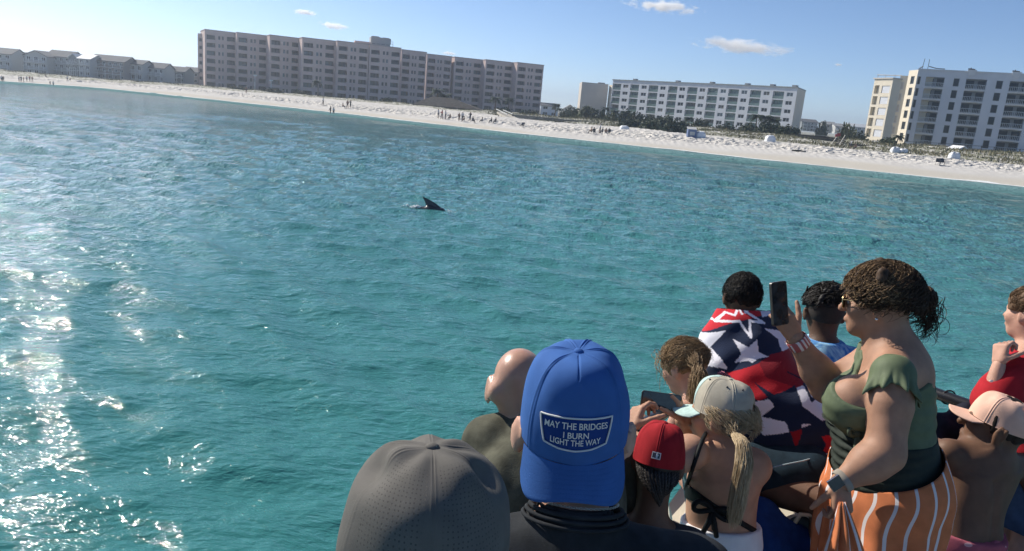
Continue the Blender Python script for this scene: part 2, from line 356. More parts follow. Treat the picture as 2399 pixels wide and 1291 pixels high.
def facade(W, H, ops, depth):
    """wall face in the x-z plane (front is -y) with real openings and their reveals"""
    xs = sorted({0.0, W, *[o[0] for o in ops], *[o[1] for o in ops]}); zs = sorted({0.0, H, *[o[2] for o in ops], *[o[3] for o in ops]})
    V, F = [], []
    def q(*p): n = len(V); V.extend(p); F.append((n, n + 1, n + 2, n + 3))
    for i in range(len(xs) - 1):
        for k in range(len(zs) - 1):
            cx, cz = (xs[i] + xs[i + 1]) / 2, (zs[k] + zs[k + 1]) / 2
            if any(o[0] < cx < o[1] and o[2] < cz < o[3] for o in ops): continue
            q((xs[i], 0, zs[k]), (xs[i + 1], 0, zs[k]), (xs[i + 1], 0, zs[k + 1]), (xs[i], 0, zs[k + 1]))
    for o in ops:
        d = o[4] if len(o) > 4 else depth; a, b, c, e = o[:4]
        q((a, 0, c), (a, d, c), (a, d, e), (a, 0, e)); q((b, d, c), (b, 0, c), (b, 0, e), (b, d, e))
        q((a, 0, e), (a, d, e), (b, d, e), (b, 0, e)); q((a, d, c), (a, 0, c), (b, 0, c), (b, d, c))
    return V, F
def place(x0y0z, ang, local):
    c, s = math.cos(ang), math.sin(ang); v = np.asarray(local, float)
    return np.stack([v[:, 0] * c - v[:, 1] * s, v[:, 0] * s + v[:, 1] * c, v[:, 2]], -1) + np.asarray(x0y0z)
def pane_mesh(w, h, m, frame=None, bars=1):
    """a window: pane with a slim frame and mullions standing proud of it"""
    k = MB(); k.box((0, 0, 0), (w, 0.05, h)); me = k.mesh('window_pane', [m] + ([frame] if frame else []))
    if frame:
        bm = bmesh.new(); bm.from_mesh(me)
        def bx(a, b, c, d):
            r = bmesh.ops.create_cube(bm, size=1); 
            for v in r['verts']: v.co = Vector(((a + b) / 2 + v.co.x * (b - a), -0.03 + v.co.y * 0.08, (c + d) / 2 + v.co.z * (d - c)))
            for f in {f for v in r['verts'] for f in v.link_faces}: f.material_index = 1
        t = 0.09
        bx(0, w, 0, t); bx(0, w, h - t, h); bx(0, t, t, h - t); bx(w - t, w, t, h - t)
        for i in range(bars): x = w * (i + 1) / (bars + 1); bx(x - t / 2, x + t / 2, t, h - t)
        bm.to_mesh(me); bm.free()
    return me
def rail_mesh(w, h, m, n=None):
    k = MB(); k.box((0, 0, h - 0.06), (w, 0.06, h)); k.box((0, 0, 0.05), (w, 0.06, 0.12)); n = n or max(3, int(w / 0.5))
    for i in range(n + 1): x = min(w - 0.05, max(0.0, w * i / n - 0.025)); k.box((x, 0.005, 0.12), (x + 0.05, 0.055, h - 0.06))
    return k.mesh('balcony_railing', m)

# ------------------------------------------------------------------ the long pink apartment block
def build_pink_block():
    H = 17.0; zr = EYE[2] + H; zb = 1.2; ht = zr - zb
    lx = [480, 555, 632, 708, 790, 866, 941, 1001, 1066, 1138.5, 1212.5]; rx = [553.5, 629, 706, 786, 864, 939.5, 999.5, 1059, 1131, 1204, 1274.5]
    dd = [273, 274, 272, 270, 272, 277, 290, 304, 308, 308, 308]
    root = thing('apartment_building', P(880, 200, 285) * np.array([1, 1, 0]) + np.array([0, 0, zb]), 'long dark pink apartment block of many stepped bays behind the beach, with a rooftop tower', 'apartment building')
    off = np.array(root.location)
    floors = 7; fh = 2.82
    cache = {}
    bal = lambda w: None
    prevR = None
    for i in range(11):
        def at(px, d):     # plan position of a column
            p = P(px, 245 + 0.088 * (px - 1200) - 100, d); return p[:2]
        a = at(lx[i], dd[i]); b = at(rx[i], dd[i] + (5.0 if i < 6 else 4.4))
        W = float(np.linalg.norm(b - a)); ang = math.atan2(b[1] - a[1], b[0] - a[0])
        ops = []; specs = []
        for f in range(floors):
            z0 = ht - 1.62 - f * fh - 1.30
            if z0 < 0.3: continue
            for (u0, u1, kind) in ((0.055, 0.33, 'b'), (0.42, 0.495, 'w'), (0.53, 0.605, 'w'), (0.70, 0.965, 'b')):
                if kind == 'b': ops.append((u0 * W, u1 * W, z0 - 0.22, z0 + 1.36, 1.5))
                else: ops.append((u0 * W, u1 * W, z0 - 0.10, z0 + 1.28, 0.25))
                specs.append(kind)
        V, F = facade(W, ht, ops, 0.25)
        k = MB(); k.add(V, F)
        dep = 16.0
        k.quad((0, dep, 0), (0, 0, 0), (0, 0, ht), (0, dep, ht)); k.quad((W, 0, 0), (W, dep, 0), (W, dep, ht), (W, 0, ht)); k.quad((0, dep, 0), (0, dep, ht), (W, dep, ht), (W, dep, 0))
        k.quad((0, 0.004, ht - 0.25), (W, 0.004, ht - 0.25), (W, dep, ht - 0.25), (0, dep, ht - 0.25))
        base = np.array([a[0], a[1], zb])
        w = obj('wall', place((0, 0, 0), ang, np.concatenate(k.v)), k.f, PINK, root, base - off)
        # parapet cap, a little proud
        c = MB(); c.box((-0.12, -0.15, 0), (W + 0.12, 0.3, 0.28)); c.box((-0.12, 0.3, 0), (0.2, dep, 0.28))
        obj('parapet', place((0, 0, 0), ang, np.concatenate(c.v)), c.f, PINK2, root, base - off + np.array([0, 0, ht + 0.003]))
        for (x0, x1, z0, z1, d), kind in zip(ops, specs):
            vr_ = random.choice((0, 0, 0, 1, 2)); GL = DARKGL if vr_ == 0 else GLASSES[vr_ - 1]; key = (kind, round(x1 - x0, 1), vr_)
            if key not in cache:
                ww, hh = x1 - x0, z1 - z0
                if kind == 'w': cache[key] = pane_mesh(ww - 0.01, hh - 0.01, GL, PINK2, 0)
                else:
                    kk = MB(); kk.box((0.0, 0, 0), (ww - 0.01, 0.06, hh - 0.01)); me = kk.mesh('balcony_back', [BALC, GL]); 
                    bm = bmesh.new(); bm.from_mesh(me)
                    for (p0, p1) in ((0.1, 0.5), (0.62, 0.9)):
                        r = bmesh.ops.create_cube(bm, size=1)
                        for v in r['verts']: v.co = Vector((ww * (p0 + p1) / 2 + v.co.x * ww * (p1 - p0), -0.03 + v.co.y * 0.08, hh * 0.46 + v.co.z * hh * 0.86))
                        for ff in {ff for v in r['verts'] for ff in v.link_faces}: ff.material_index = 1
                    bm.to_mesh(me); bm.free(); cache[key] = me
            p = place(base - off, ang, [(x0 + 0.005, (d if kind == 'b' else d) - 0.06, z0 + 0.005)])[0]
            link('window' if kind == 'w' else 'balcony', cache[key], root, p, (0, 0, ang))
            if kind == 'b':
                rk = ('r', key[1])
                if rk not in cache: cache[rk] = rail_mesh(x1 - x0 - 0.02, 0.42, METALD, 5)
                p = place(base - off, ang, [(x0 + 0.01, 0.06, z0 + 0.004)])[0]
                link('railing', cache[rk], root, p, (0, 0, ang))
    # lower setback wing at the far-left end
    p0 = P(463, 78, 281); p1 = P(481, 79, 281); W = float(np.linalg.norm(p1[:2] - p0[:2])); ang = math.atan2(p1[1] - p0[1], p1[0] - p0[0]); h2 = P(465, 78, 281)[2] - zb
    ops = [(0.15 * W, 0.9 * W, h2 - 2.9 - f * fh, h2 - 1.6 - f * fh, 0.3) for f in range(6)]
    V, F = facade(W, h2, ops, 0.3); k = MB().add(V, F); k.quad((0, 14, 0), (0, 0, 0), (0, 0, h2), (0, 14, h2)); k.quad((0, 0, h2), (W, 0, h2), (W, 14, h2), (0, 14, h2))
    base = np.array([p0[0], p0[1], zb]); obj('wall', place((0, 0, 0), ang, np.concatenate(k.v)), k.f, PINK, root, base - off)
    me = pane_mesh(0.75 * W - 0.01, 1.29, DARKGL, PINK2, 1)
    for o in ops: link('window', me, root, place(base - off, ang, [(o[0] + 0.005, 0.24, o[2] + 0.005)])[0], (0, 0, ang))
    # rooftop tower, lift house, aerial
    p = P(868, 108, 280); q = P(912, 112, 282); zt = P(880, 84, 281)[2]; W = float(np.linalg.norm(q[:2] - p[:2])); ang = math.atan2(q[1] - p[1], q[0] - p[0])
    t = MB(); hh = zt - zr; prof = [(0, 0, 0), (W, 0, 0), (W, 0, hh * 0.30), (W + 0.25, 0, hh * 0.36), (W + 0.25, 0, hh * 0.86), (W - 0.6, 0, hh * 0.94), (W * 0.62, 0, hh * 0.95), (W * 0.53, 0, hh * 0.90), (W * 0.44, 0, hh * 0.93), (W * 0.36, 0, hh), (0.3, 0, hh), (-0.2, 0, hh * 0.93), (-0.2, 0, hh * 0.36), (0, 0, hh * 0.30)]
    n = len(prof); v = [(x, 0, z) for x, _, z in prof] + [(x, 6.5, z) for x, _, z in prof]
    t.add(v, [tuple(range(n))] + [tuple(range(2 * n - 1, n - 1, -1))] + [(i, i + n, (i + 1) % n + n, (i + 1) % n) for i in range(n)])
    base = np.array([p[0], p[1] + 1.5, zr - 0.1]); obj('rooftop_tower', place((0, 0, 0), ang, np.concatenate(t.v)), t.f, mat('tower_grey', (0.36, 0.36, 0.35), 0.85), root, base - off)
    v = MB(); [v.box((x, -0.08, hh * 0.25), (x + W * 0.19, -0.004, hh * 0.30)) for x in np.linspace(0.02, 0.78, 4) * W]
    obj('vent', place((0, 0, 0), ang, np.concatenate(v.v)), v.f, METALD, root, base - off)
    p = P(827, 103, 279); q = P(866, 107, 279); W = float(np.linalg.norm(q[:2] - p[:2])); zt = P(830, 93.5, 279)[2]
    k = MB().box((0, 0, 0), (W, 5, zt - zr + 0.2)); obj('lift_house', place((0, 0, 0), ang, np.concatenate(k.v)), k.f, PINK, root, np.array([p[0], p[1] + 3, zr - 0.2]) - off)
    p = P(919, 112, 281); z1 = P(919, 97, 281)[2]; k = MB().tube([(0, 0, 0), (0, 0, z1 - zr)], 0.09); k.tube([(-1.2, 0, (z1 - zr) * 0.9), (0.1, 0, (z1 - zr) * 0.95)], 0.07); k.tube([(-1.0, 0, (z1 - zr) * 0.55), (0.1, 0, (z1 - zr) * 0.5)], 0.07)
    k.build('aerial', RAILW, root, False, np.array([p[0], p[1] + 1, zr]) - off)
build_pink_block()

# ------------------------------------------------------------------ the white block with green balcony columns
def build_white_block():
    zb = 2.3; D0, D1 = 310.0, 248.0
    a = P(1436, 188, D0)[:2]; b = P(1869, 206, D1)[:2]; W = float(np.linalg.norm(b - a)); ang = math.atan2(b[1] - a[1], b[0] - a[0])
    zr = 0.5 * (P(1436, 188, D0)[2] + P(1869, 206, D1)[2]); ht = zr - zb
    root = thing('apartment_building', (a[0], a[1], zb), 'white apartment block with nine green glazed balcony columns standing behind palms', 'apartment building')
    fh = 2.78; n = 9; floors = 6
    ops, kinds = [], []
    # column borders measured on the photograph (fractions of the frontage, perspective removed)
    def frac(px):     # plan fraction of a photo column on the facade line
        lo, hi = 0.0, 1.0
        for _ in range(40):
            m = (lo + hi) / 2; q = pix((a[0] + (b[0] - a[0]) * m, a[1] + (b[1] - a[1]) * m, zr - 2.0)); 
            if q[0] < px: lo = m
            else: hi = m
        return lo
    gl = [(1436, 1455), (1477, 1497), (1520, 1542), (1566, 1587), (1611, 1634), (1658, 1682), (1707, 1731), (1758, 1783), (1811, 1837)]
    wn_ = [(1460, 1472), (1503, 1515), (1547, 1559), (1592, 1605), (1639, 1652), (1688, 1701), (1737, 1751), (1789, 1803), (1843, 1858)]
    for f in range(floors + 1):
        zt = ht - 1.35 - f * fh
        for (p0, p1) in gl:
            if zt - 2.45 > 0: ops.append((max(0.15, frac(p0) * W), frac(p1) * W, zt - 2.45, zt, 1.1)); kinds.append('g')
        for (p0, p1) in wn_:
            if zt - 1.6 > 0: ops.append((frac(p0) * W, frac(p1) * W, zt - 1.55, zt - 0.2, 0.22)); kinds.append('w')
    V, F = facade(W, ht, ops, 0.22); k = MB().add(V, F); dep = 15.0
    cx, cy, _ = place((0, 0, 0), -ang, [tuple(P(1888, 212, D1 + 16)[:2] - a) + (0,)])[0]
    k.quad((0, dep, 0), (0, 0, 0), (0, 0, ht), (0, dep, ht)); k.quad((0, dep, 0), (0, dep, ht), (cx, cy, ht), (cx, cy, 0))
    obj('wall', place((0, 0, 0), ang, np.concatenate(k.v)), k.f, WHITE, root)
    # end wall leaning back behind the corner: seen at a slant on the photograph
    c2 = P(1888, 212, D1 + 16)[:2]; e = MB(); e.quad((W, 0, 0), tuple(place((0, 0, 0), -ang, [(c2[0] - a[0], c2[1] - a[1], 0)])[0]), tuple(place((0, 0, 0), -ang, [(c2[0] - a[0], c2[1] - a[1], ht)])[0]), (W, 0, ht))
    obj('end_wall', place((0, 0, 0), ang, np.concatenate(e.v)), e.f, CREAM, root)
    r = MB().add([(-0.15, -0.25, ht), (W + 0.1, -0.25, ht), (cx + 0.1, cy, ht), (0, dep, ht), (-0.15, -0.25, ht + 0.35), (W + 0.1, -0.25, ht + 0.35), (cx + 0.1, cy, ht + 0.35), (0, dep, ht + 0.35)], [(0, 3, 2, 1), (4, 5, 6, 7), (0, 1, 5, 4), (1, 2, 6, 5), (2, 3, 7, 6), (3, 0, 4, 7)]); obj('roof', place((0, 0, 0), ang, np.concatenate(r.v)), r.f, TRIMG, root)
    for fx in (0.11, 0.37, 0.56, 0.74, 0.86, 0.96):
        u = MB().box((fx * W, 2, ht + 0.35), (fx * W + 1.4, 3.6, ht + 1.05)); obj('roof_vent', place((0, 0, 0), ang, np.concatenate(u.v)), u.f, ROOFG, root)
    cache = {}
    for o, kd in zip(ops, kinds):
        vr_ = random.choice((0, 0, 0, 1, 2)); w, h = o[1] - o[0], o[3] - o[2]; key = (kd, round(w, 1), vr_)
        if key not in cache: cache[key] = pane_mesh(w - 0.01, h - 0.01, (GREENGL if vr_ != 1 else GLASSES[0]) if kd == 'g' else (DARKGL if vr_ == 0 else GLASSES[vr_ - 1]), RAILW if kd == 'w' else TRIMG, 2 if kd == 'g' else 1)
        link('balcony' if kd == 'g' else 'window', cache[key], root, place((0, 0, 0), ang, [(o[0] + 0.005, o[4] - 0.05, o[2] + 0.005)])[0], (0, 0, ang))
        if kd == 'g':
            rk = ('r', round(w, 1))
            if rk not in cache:
                kk = MB().box((0, 0, 0), (w - 0.02, 0.05, 0.95)); cache[rk] = kk.mesh('balcony_front', GREENGL)
            link('balcony_front', cache[rk], root, place((0, 0, 0), ang, [(o[0] + 0.01, 0.1, o[2] + 0.006)])[0], (0, 0, ang))
    # blank stair block at the far-left end, a bright reveal between
    p0 = P(1364, 192, D0 + 6)[:2]; p1 = P(1426, 196, D0 + 6)[:2]; hb = P(1364, 192, D0 + 6)[2] - zb; A2 = math.atan2(p1[1] - p0[1], p1[0] - p0[0]); W2 = float(np.linalg.norm(p1 - p0))
    k = MB().box((0, 0, 0), (W2, 14, hb)); obj('stair_tower', place((0, 0, 0), A2, np.concatenate(k.v)), k.f, BEIGE, root, np.array([p0[0], p0[1], zb]) - np.array(root.location))
    k = MB().box((W2 * 0.62, 2, hb), (W2 * 0.88, 5, hb + 0.5)); obj('roof_vent', place((0, 0, 0), A2, np.concatenate(k.v)), k.f, ROOFG, root, np.array([p0[0], p0[1], zb]) - np.array(root.location))
    p2 = P(1427, 196, D0 + 8)[:2]; p3 = P(1437, 196, D0 + 3)[:2]; A3 = math.atan2(p3[1] - p2[1], p3[0] - p2[0]); W3 = float(np.linalg.norm(p3 - p2))
    k = MB().box((0, 0.2, 0), (W3, 8, hb - 0.2)); obj('link_wall', place((0, 0, 0), A3, np.concatenate(k.v)), k.f, CREAM, root, np.array([p2[0], p2[1], zb]) - np.array(root.location))
build_white_block()

# ------------------------------------------------------------------ the near white block at the picture's edge
def build_near_block():
    zb = 3.0; D0, D1 = 183.0, 173.0
    a = P(2152, 163, D0)[:2]; b0 = P(2399, 173, D1)[:2]; W0 = float(np.linalg.norm(b0 - a)); ang = math.atan2(b0[1] - a[1], b0[0] - a[0]); W = W0 * 2.15
    zr = P(2152, 163, D0)[2]; ht = zr - zb
    root = thing('apartment_building', (a[0], a[1], zb), 'white seven storey apartment block with curved balconies and a cream side wing on the dune', 'apartment building')
    fh = 2.78; ops, kinds = [], []
    ux = lambda px: W0 * (px - 2152) / 247.0
    bays = [(2171, 2220), (2268, 2320), (2369, 2423), (2475, 2530), (2585, 2640)]
    wins = [(2153.5, 2162), (2242, 2256), (2342, 2357), (2446, 2461), (2554, 2570)]
    for f in range(7):
        zt = ht - 1.55 - f * fh
        if zt - 2.35 < 0: continue
        for (p0, p1) in bays: ops.append((ux(p0) + 0.3, ux(p1), zt - 2.35, zt, 1.9)); kinds.append('b')
        for (p0, p1) in wins: ops.append((ux(p0), ux(p1), zt - 1.95, zt - 0.05, 0.2)); kinds.append('w')
    V, F = facade(W, ht, ops, 0.2); k = MB().add(V, F); dep = 18.0
    k.quad((W, 0, 0), (W, dep, 0), (W, dep, ht), (W, 0, ht)); k.quad((0, dep, 0), (0, dep, ht), (W, dep, ht), (W, dep, 0)); k.quad((0, 0.004, ht - 0.3), (W, 0.004, ht - 0.3), (W, dep, ht - 0.3), (0, dep, ht - 0.3))
    obj('wall', place((0, 0, 0), ang, np.concatenate(k.v)), k.f, WHITE, root)
    cache = {}
    for o, kd in zip(ops, kinds):
        w, h = o[1] - o[0], o[3] - o[2]; key = (kd, round(w, 1))
        if key not in cache:
            if kd == 'w': cache[key] = pane_mesh(w - 0.01, h - 0.01, DARKGL, TRIMG, 0)
            else:
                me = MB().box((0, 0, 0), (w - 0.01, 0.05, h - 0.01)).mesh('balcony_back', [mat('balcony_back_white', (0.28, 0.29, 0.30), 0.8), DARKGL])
                bm = bmesh.new(); bm.from_mesh(me)
                for (q0, q1) in ((0.04, 0.42), (0.6, 0.95)):
                    r = bmesh.ops.create_cube(bm, size=1)
                    for v in r['verts']: v.co = Vector((w * (q0 + q1) / 2 + v.co.x * w * (q1 - q0), -0.03 + v.co.y * 0.08, h * 0.46 + v.co.z * h * 0.84))
                    for ff in {ff for v in r['verts'] for ff in v.link_faces}: ff.material_index = 1
                bm.to_mesh(me); bm.free(); cache[key] = me
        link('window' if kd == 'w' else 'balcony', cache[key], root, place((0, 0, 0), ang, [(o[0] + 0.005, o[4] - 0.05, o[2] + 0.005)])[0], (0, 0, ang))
        if kd == 'b':
            rk = ('r', round(w, 1))
            if rk not in cache:      # bowed slab and railing
                kk = MB(); m_ = 9; xs = np.linspace(0, w, m_); bow = -0.75 * np.sin(np.pi * xs / w)
                for i in range(m_ - 1):
                    v = [(xs[i], bow[i], 0), (xs[i + 1], bow[i + 1], 0), (xs[i + 1], 0.3, 0), (xs[i], 0.3, 0), (xs[i], bow[i], 0.2), (xs[i + 1], bow[i + 1], 0.2), (xs[i + 1], 0.3, 0.2), (xs[i], 0.3, 0.2)]
                    kk.add(v, [(0, 3, 2, 1), (4, 5, 6, 7), (0, 1, 5, 4)])
                slab = kk.mesh('balcony_slab', WHITE)
                kk = MB(); top = [(x, y + 0.04, 1.2) for x, y in zip(xs, bow)]; kk.tube(top, 0.045, 4); kk.tube([(x, y, 0.33) for x, y, z in top], 0.03, 4)
                for x in np.linspace(0.05, w - 0.05, 13): y = -0.75 * math.sin(math.pi * x / w) + 0.04; kk.box((x - 0.03, y - 0.02, 0.2), (x + 0.03, y + 0.02, 1.18))
                cache[rk] = (slab, kk.mesh('balcony_railing', RAILW))
            q = place((0, 0, 0), ang, [(o[0], -0.004, o[2] - 0.2)])[0]
            s = link('balcony_slab', cache[rk][0], root, q, (0, 0, ang)); link('railing', cache[rk][1], s)
    # cornice, roof notches with white brackets, aerials
    c = MB().box((-0.1, -0.2, ht), (W + 0.1, 0.35, ht + 0.25)); obj('parapet', place((0, 0, 0), ang, np.concatenate(c.v)), c.f, WHITE, root)
    for px in (2281, 2383, 2500):
        x = ux(px); k = MB(); k.add([(x - 1.0, -0.5, ht + 0.5), (x + 1.0, -0.5, ht + 0.5), (x + 0.55, -0.25, ht - 0.9), (x - 0.45, -0.25, ht - 0.9), (x - 1.0, 0.0, ht + 0.5), (x + 1.0, 0.0, ht + 0.5), (x + 0.55, -0.02, ht - 0.9), (x - 0.45, -0.02, ht - 0.9)], [(0, 3, 2, 1), (4, 5, 6, 7), (0, 1, 5, 4), (1, 2, 6, 5), (2, 3, 7, 6), (3, 0, 4, 7)])
        obj('roof_bracket', place((0, 0, 0), ang, np.concatenate(k.v)), k.f, WHITE, root)
        k = MB(); k.tube([(x - 0.5, 1, ht), (x - 0.3, 1, ht + 1.1)], 0.12, 5); k.tube([(x - 0.9, 1, ht + 0.8), (x + 0.6, 1, ht + 0.7)], 0.16, 5); obj('roof_light', place((0, 0, 0), ang, np.concatenate(k.v)), k.f, METALD, root)
    k = MB()
    for (px, h, l) in ((2160, 2.7, 0.2), (2174, 2.6, 0.0)):
        x = ux(px); k.tube([(x, 0.6, ht - 2.0), (x, 0.5, ht), (x + l, 0.5, ht + h)], 0.07, 5)
    k.tube([(ux(2176), 0.5, ht + 0.9), (ux(2195), 0.5, ht + 0.5), (ux(2216), 0.5, ht + 0.45)], 0.11, 5); k.tube([(ux(2152), 0.5, ht + 0.2), (ux(2162), 0.5, ht + 0.9)], 0.12, 5)
    obj('aerial', place((0, 0, 0), ang, np.concatenate(k.v)), k.f, METALD, root)
    # sunlit corner face (chamfer) with windows, then the recessed link and the cream wing
    c0 = P(2128, 327, D0 + 3.5)[:2]; Wc = float(np.linalg.norm(a - c0)); A2 = math.atan2(a[1] - c0[1], a[0] - c0[0])
    def chain(name, p, W, A, h, opn, m, kinds, dp=0.25, back=8.0):
        V, F = facade(W, h, opn, dp); k = MB().add(V, F); k.quad((0, back, 0), (0, 0, 0), (0, 0, h), (0, back, h)); k.quad((W, 0, 0), (W, back, 0), (W, back, h), (W, 0, h)); k.quad((0, 0, h), (W, 0, h), (W, back, h), (0, back, h))
        base = np.array([p[0], p[1], 0]) - np.array([a[0], a[1], 0]); obj(name, place((0, 0, 0), A, np.concatenate(k.v)), k.f, m, root, base)
        for o, kd in zip(opn, kinds):
            me = pane_mesh(o[1] - o[0] - 0.01, o[3] - o[2] - 0.01, kd[0], kd[1], 0); link('window', me, root, place(base, A, [(o[0] + 0.005, (o[4] if len(o) > 4 else dp) - 0.06, o[2] + 0.005)])[0], (0, 0, A))
    # the corner face turns to the sun: its outer edge lies further back than its inner one
    c0 = P(2131, 163, D0 + 4.5)[:2]; Wc = float(np.linalg.norm(a - c0)); A2 = math.atan2(a[1] - c0[1], a[0] - c0[0])
    opn = [(Wc * 0.34, Wc * 0.74, ht - 3.4 - f * fh, ht - 1.5 - f * fh) for f in range(6)]
    chain('corner_wall', c0, Wc, A2, ht - 0.02, opn, CREAM, [(DARKGL, TRIMG)] * 6)
    c1 = P(2110, 178, D0 + 6)[:2]; Wk = float(np.linalg.norm(c0 - c1)); A3 = math.atan2(c0[1] - c1[1], c0[0] - c1[0]); hk = P(2120, 178, D0 + 6)[2] - zb
    opn = [(Wk * 0.2, Wk * 0.62, hk - 3.4 - f * fh, hk - 1.5 - f * fh) for f in range(6)]
    chain('link_wall', c1, Wk, A3, hk, opn, CREAM, [(BEIGE, WHITE)] * 6)
    dw = D0 - 6; w1 = P(2093, 184, dw)[:2]; w0 = P(2049, 188, dw + 6)[:2]; Ww = float(np.linalg.norm(w1 - w0)); A4 = math.atan2(w1[1] - w0[1], w1[0] - w0[0]); hw = P(2070, 184, dw + 2)[2] - zb
    opn, kk = [], []
    for f in range(6):
        z = hw - 1.5 - f * 2.6
        opn += [(Ww * 0.08, Ww * 0.34, z - 2.0, z, 0.9), (Ww * 0.48, Ww * 0.92, z - 1.9, z - 0.1, 0.18)]; kk += [(CREAM, TRIMG), (WHITE, BEIGE)]
    chain('wing_wall', w0, Ww, A4, hw, opn, CREAM, kk, 0.2, 2.4)
    k = MB().box((-0.3, -0.3, hw), (Ww + 0.2, 2.6, hw + 0.25)); k.tube([(0.4, 0.2, hw + 1.0), (Ww + 0.3, 2, hw + 0.9)], 0.1, 5)
    for x in (0.5, Ww * 0.5, Ww): k.tube([(x, 0.3, hw), (x, 0.4, hw + 1.0)], 0.06, 4)
    obj('roof', place((0, 0, 0), A4, np.concatenate(k.v)), k.f, BEIGE, root, np.array([w0[0] - a[0], w0[1] - a[1], 0]))
build_near_block()

# ------------------------------------------------------------------ small houses
def gable_house(px0, px1, py_base, py_eave, py_ridge, d, wallm, roofm, label, group=None, storeys=2, wins=3, ridge_along=True, gable_front=False, name='house', cat='house', rot=0.0):
    p0 = P(px0, py_base, d); p1 = P(px1, py_base + 0.088 * (px1 - px0), d); W = float(np.linalg.norm((p1 - p0)[:2])); ang = math.atan2(p1[1] - p0[1], p1[0] - p0[0]) + rot
    zb = float(min(p0[2], p1[2])) ; pm = (px0 + px1) / 2; zt = P(pm, py_eave, d)[2]; zr = P(pm, py_ridge, d)[2]; H = zt - zb; R = zr - zt; dep = max(8.0, W * 0.8) if name == 'house' else 2.4
    t = thing(name, (p0[0], p0[1], zb), label, cat, group, ang)
    fh = H / storeys; ops = []
    for s in range(storeys):
        for i in range(wins):
            cx = W * (i + 0.5) / wins; hw = W / wins * 0.27
            ops.append((cx - hw, cx + hw, fh * s + fh * 0.28, fh * s + fh * 0.80))
    V, F = facade(W, H, ops, 0.15); k = MB().add(V, F); k.quad((0, dep, 0), (0, 0, 0), (0, 0, H), (0, dep, H)); k.quad((W, 0, 0), (W, dep, 0), (W, dep, H), (W, 0, H))
    if gable_front: k.add([(0, 0, H), (W, 0, H), (W / 2, 0, H + R)], [(0, 1, 2)])
    else: k.add([(0, 0, H), (0, dep / 2, H + R), (0, dep, H)], [(0, 1, 2)]); k.add([(W, 0, H), (W, dep / 2, H + R), (W, dep, H)], [(0, 2, 1)])
    k.build('wall', wallm, t)
    r = MB(); e = 0.45; th = 0.22
    def slab(a, b, c, d_):
        u = np.array([a, b, c, d_], float); r.add(np.concatenate([u, u - np.array([0, 0, th])]), [(0, 1, 2, 3), (7, 6, 5, 4), (0, 4, 5, 1), (1, 5, 6, 2), (2, 6, 7, 3), (3, 7, 4, 0)])
    if gable_front:
        slab((-e, -e, H - 0.1), (W / 2, -e, H + R + th), (W / 2, dep, H + R + th), (-e, dep, H - 0.1)); slab((W / 2, -e, H + R + th), (W + e, -e, H - 0.1), (W + e, dep, H - 0.1), (W / 2, dep, H + R + th))
    else:
        slab((-e, -e, H - 0.1), (W + e, -e, H - 0.1), (W + e, dep / 2, H + R + th), (-e, dep / 2, H + R + th)); slab((-e, dep / 2, H + R + th), (W + e, dep / 2, H + R + th), (W + e, dep + e, H - 0.1), (-e, dep + e, H - 0.1))
    r.build('roof', roofm, t)
    cache = None
    for o in ops:
        if cache is None: cache = pane_mesh(o[1] - o[0] - 0.01, o[3] - o[2] - 0.01, DARKGL, RAILW, 1)
        link('window', cache, t, (o[0] + 0.005, 0.1, o[2] + 0.005))
    if storeys >= 3 or wins >= 3:
        b = MB()
        for s in range(1, storeys):
            z = fh * s; b.box((W * 0.05, -1.3, z - 0.1), (W * 0.95, -0.004, z + 0.05)); b.box((W * 0.05, -1.3, z + 0.95), (W * 0.95, -1.22, z + 1.03))
            for x in np.linspace(W * 0.05, W * 0.95 - 0.12, 5): b.box((x, -1.28, 0.0 if s == 1 else z + 0.05), (x + 0.12, -1.2, z + 0.95))
        b.build('porch', RAILW, t)
    return t
SLATE = mat('slate_roofing', (0.12, 0.125, 0.135), 0.85, 0.2, var=0.12, vscale=0.6); TINROOF = mat('tin_roofing', (0.52, 0.54, 0.55), 0.4, 0.5)
SIDING1 = mat('grey_siding', (0.42, 0.45, 0.45), 0.85); SIDING2 = mat('blue_grey_siding', (0.22, 0.245, 0.26), 0.85); SIDING3 = mat('taupe_siding', (0.29, 0.26, 0.245), 0.85); SIDINGW = mat('white_siding', (0.46, 0.47, 0.46), 0.8)
G = 'beach houses in a row beyond the far end of the sand'
gable_house(-42, 28, 170, 124, 112, 240, SIDING1, SLATE, 'grey beach house cut by the photo edge, first of the row', G, 3, 4)
gable_house(24, 60, 171, 131, 122, 246, SIDING2, SLATE, 'low blue grey beach house beside the cut-off house of the row', G, 2, 3)
gable_house(60, 112, 175, 130, 119.5, 240, SIDINGW, SLATE, 'white fronted beach house with a grey gable facing the sea', G, 3, 3, gable_front=True)
gable_house(110, 166, 177, 132, 119, 244, SIDING1, SLATE, 'tall grey beach house with the highest ridge and stacked porches', G, 3, 4)
gable_house(163, 184, 179, 136, 127, 240, SIDING2, TINROOF, 'narrow blue grey beach house under a shiny tin gable', G, 3, 2, gable_front=True)
gable_house(185, 212, 179, 137, 128, 238, SIDINGW, TINROOF, 'narrow white beach house with a bright tin roof beside the tin gabled one', G, 3, 2)
gable_house(211, 292, 184, 142, 130, 242, SIDING3, SLATE, 'wide taupe beach house with a long dark roof', G, 3, 6)
gable_house(290, 334, 189, 149, 140, 246, SIDINGW, SLATE, 'pale blank-sided beach house near the middle of the row', G, 2, 3)
gable_house(333, 384, 191, 158, 147, 250, SIDING1, SLATE, 'grey low beach house sitting behind dark dune bushes', G, 2, 4)
gable_house(382, 432, 192, 166, 156, 262, SIDING2, SLATE, 'small blue grey beach house near the pink block', G, 2, 4)
gable_house(428, 466, 195, 168, 158, 285, SIDING3, SLATE, 'last small taupe house partly behind the pink block', G, 2, 2)
